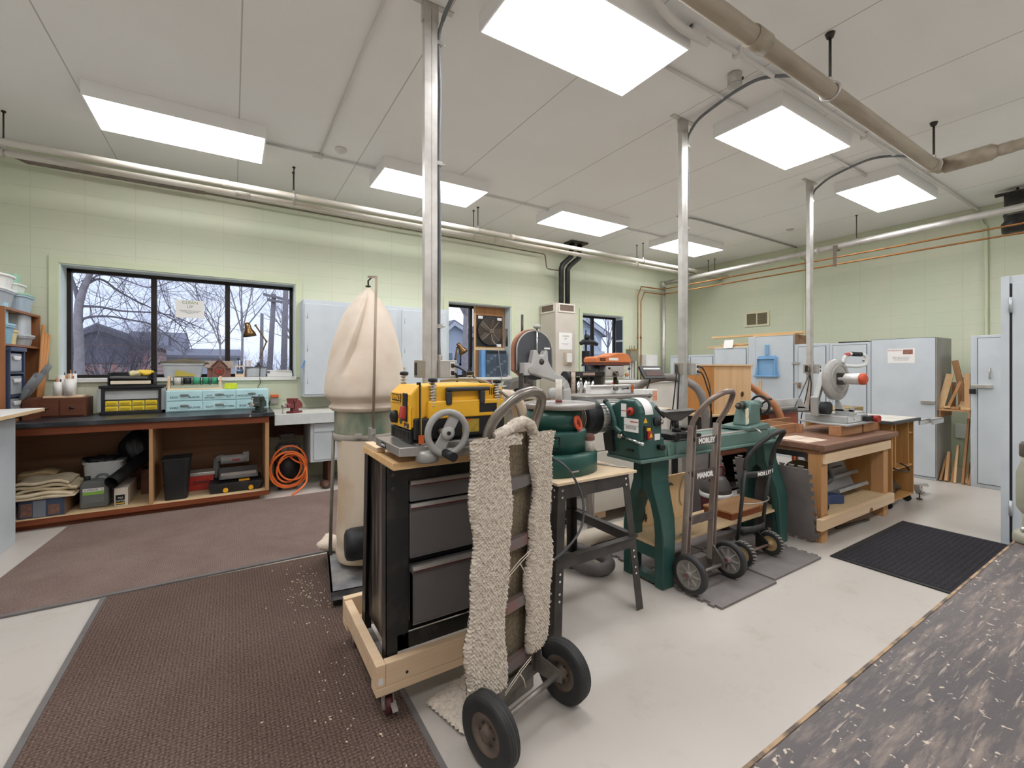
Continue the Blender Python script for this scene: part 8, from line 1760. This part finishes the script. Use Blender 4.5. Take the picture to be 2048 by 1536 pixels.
for pts, par in (([(5.71, 2.565, 1.42), (5.66, 2.53, 1.40), (5.58, 2.5, 1.25), (5.52, 2.52, 1.0), (5.5, 2.55, .8), (5.5, 2.6, .3)], P2), ([(5.70, 2.56, 1.37), (5.65, 2.52, 1.33), (5.63, 2.50, 1.2), (5.63, 2.52, .9), (5.64, 2.56, .4)], P2),
                ([(3.305, 2.535, 1.43), (3.26, 2.50, 1.42), (3.22, 2.48, 1.33), (3.21, 2.50, 1.1), (3.18, 2.52, .8), (3.16, 2.55, .3)], P1), ([(3.305, 2.535, 1.37), (3.27, 2.49, 1.35), (3.25, 2.48, 1.2), (3.25, 2.5, .9), (3.24, 2.55, .3)], P1),
                ([(3.535, 2.49, 1.418), (3.59, 2.48, 1.40), (3.62, 2.45, 1.30), (3.61, 2.42, 1.2), (3.57, 2.4, 1.1), (3.60, 2.4, .98), (3.60, 2.42, .7)], P1), ([(3.53, 2.49, 1.372), (3.57, 2.47, 1.35), (3.60, 2.45, 1.25), (3.62, 2.42, 1.1), (3.58, 2.4, .9), (3.56, 2.4, .5)], P1)):
    cable(par, pts, .006)
# floor pipes, hoses, vacuum
PVC = M_('dusty_pvc', 'd0c4b2', 'b09a7f', .5, 0, 4, .45, .75)
solo('duct_pipe', 'dusty white duct pipe lying on the floor behind the lathe', 'pipe', MB().tube([(1.35, 2.66, .063), (4.2, 2.66, .063)], .062, 20), PVC)
hose('grey ribbed hose curling on the floor behind the sander stand', [(1.92, 2.95, .55), (1.93, 2.85, .42), (1.95, 2.72, .26), (1.96, 2.52, .14), (2.0, 2.36, .06), (2.08, 2.22, .05), (2.20, 2.24, .05), (2.235, 2.36, .06), (2.16, 2.48, .08), (2.08, 2.55, .10)], .042, M_('floor_hose', '67625f', '56514e', .5), 18)
q = solo('pipe_coupling', 'grey coupling with white label joining hose and duct pipe', 'coupling', MB().cyl((2.04, 2.585, .10), (1.90, 2.66, .125), .048, None, 18), M_('grey_rubber_coupling', '615d5a', None, .5))
part(q, 'label', MB().ob((1.985, 2.575, .14), (.05, .003, .035), 25, 0, -25), PAPER)
solo('elbow_pipe', 'short dark elbow pipe poking out beside the carpeted hand truck', 'pipe', MB().tube([(1.40, 2.50, .20), (1.52, 2.47, .20), (1.62, 2.45, .17), (1.66, 2.45, .10), (1.66, 2.45, .02)], .045, 14, False, 4), M_('floor_hose', '67625f', None))
solo('cloth', 'pale pink cloth at the end of the floor duct', 'cloth', lump((1.40, 2.56, .11), (.08, .06, .09), 51, 16, 8, .15), M_('dusty_pink_cloth', 'c9b3aa', None, .9))
t = thing('shop_vacuum', 'small maroon shop vacuum with grey dome behind the red hand truck', 'vacuum', (3.98, 2.66, 0)) if False else thing('shop_vacuum', 'small maroon shop vacuum with grey dome behind the red hand truck', 'vacuum', (3.55, 2.36, 0))
vx, vy = 3.60, 2.36
MA = M_('maroon_plastic', '5a262b', '4a1e23', .4)
part(t, 'drum', MB().lathe([(.10, .016), (.115, .03), (.125, .27), (.12, .28)], (vx, vy, 0), n=32), MA); part(t, 'band', MB().lathe([(.13, .28), (.135, .285), (.135, .315), (.13, .32)], (vx, vy, 0), n=32), WHITE)
part(t, 'dome', MB().lathe([(.128, .32), (.125, .36), (.10, .42), (.06, .455), (0, .465)], (vx, vy, 0), n=32), M_('grey_dome', '5a5653', '4a4644', .4)); part(t, 'handle', MB().tube([(vx-.09, vy, .42), (vx-.085, vy-.02, .50), (vx-.05, vy-.03, .54), (vx+.05, vy-.03, .54), (vx+.085, vy-.02, .50), (vx+.09, vy, .42)], .012, 10, False, 4), M_('maroon_handle', '7d3a3c', None, .4))
part(t, 'intake', MB().cyl((vx+.05, vy-.10, .20), (vx+.06, vy-.14, .20), .04, None, 18), BLACK); part(t, 'cord', MB().tube([(vx-.12, vy-.05, .20), (vx-.05, vy-.14, .13), (vx+.06, vy-.15, .12), (vx+.13, vy-.09, .18), (vx+.12, vy-.03, .30)], .004, 6, False, 5), M_('grey_lead', 'a9a49e', None))
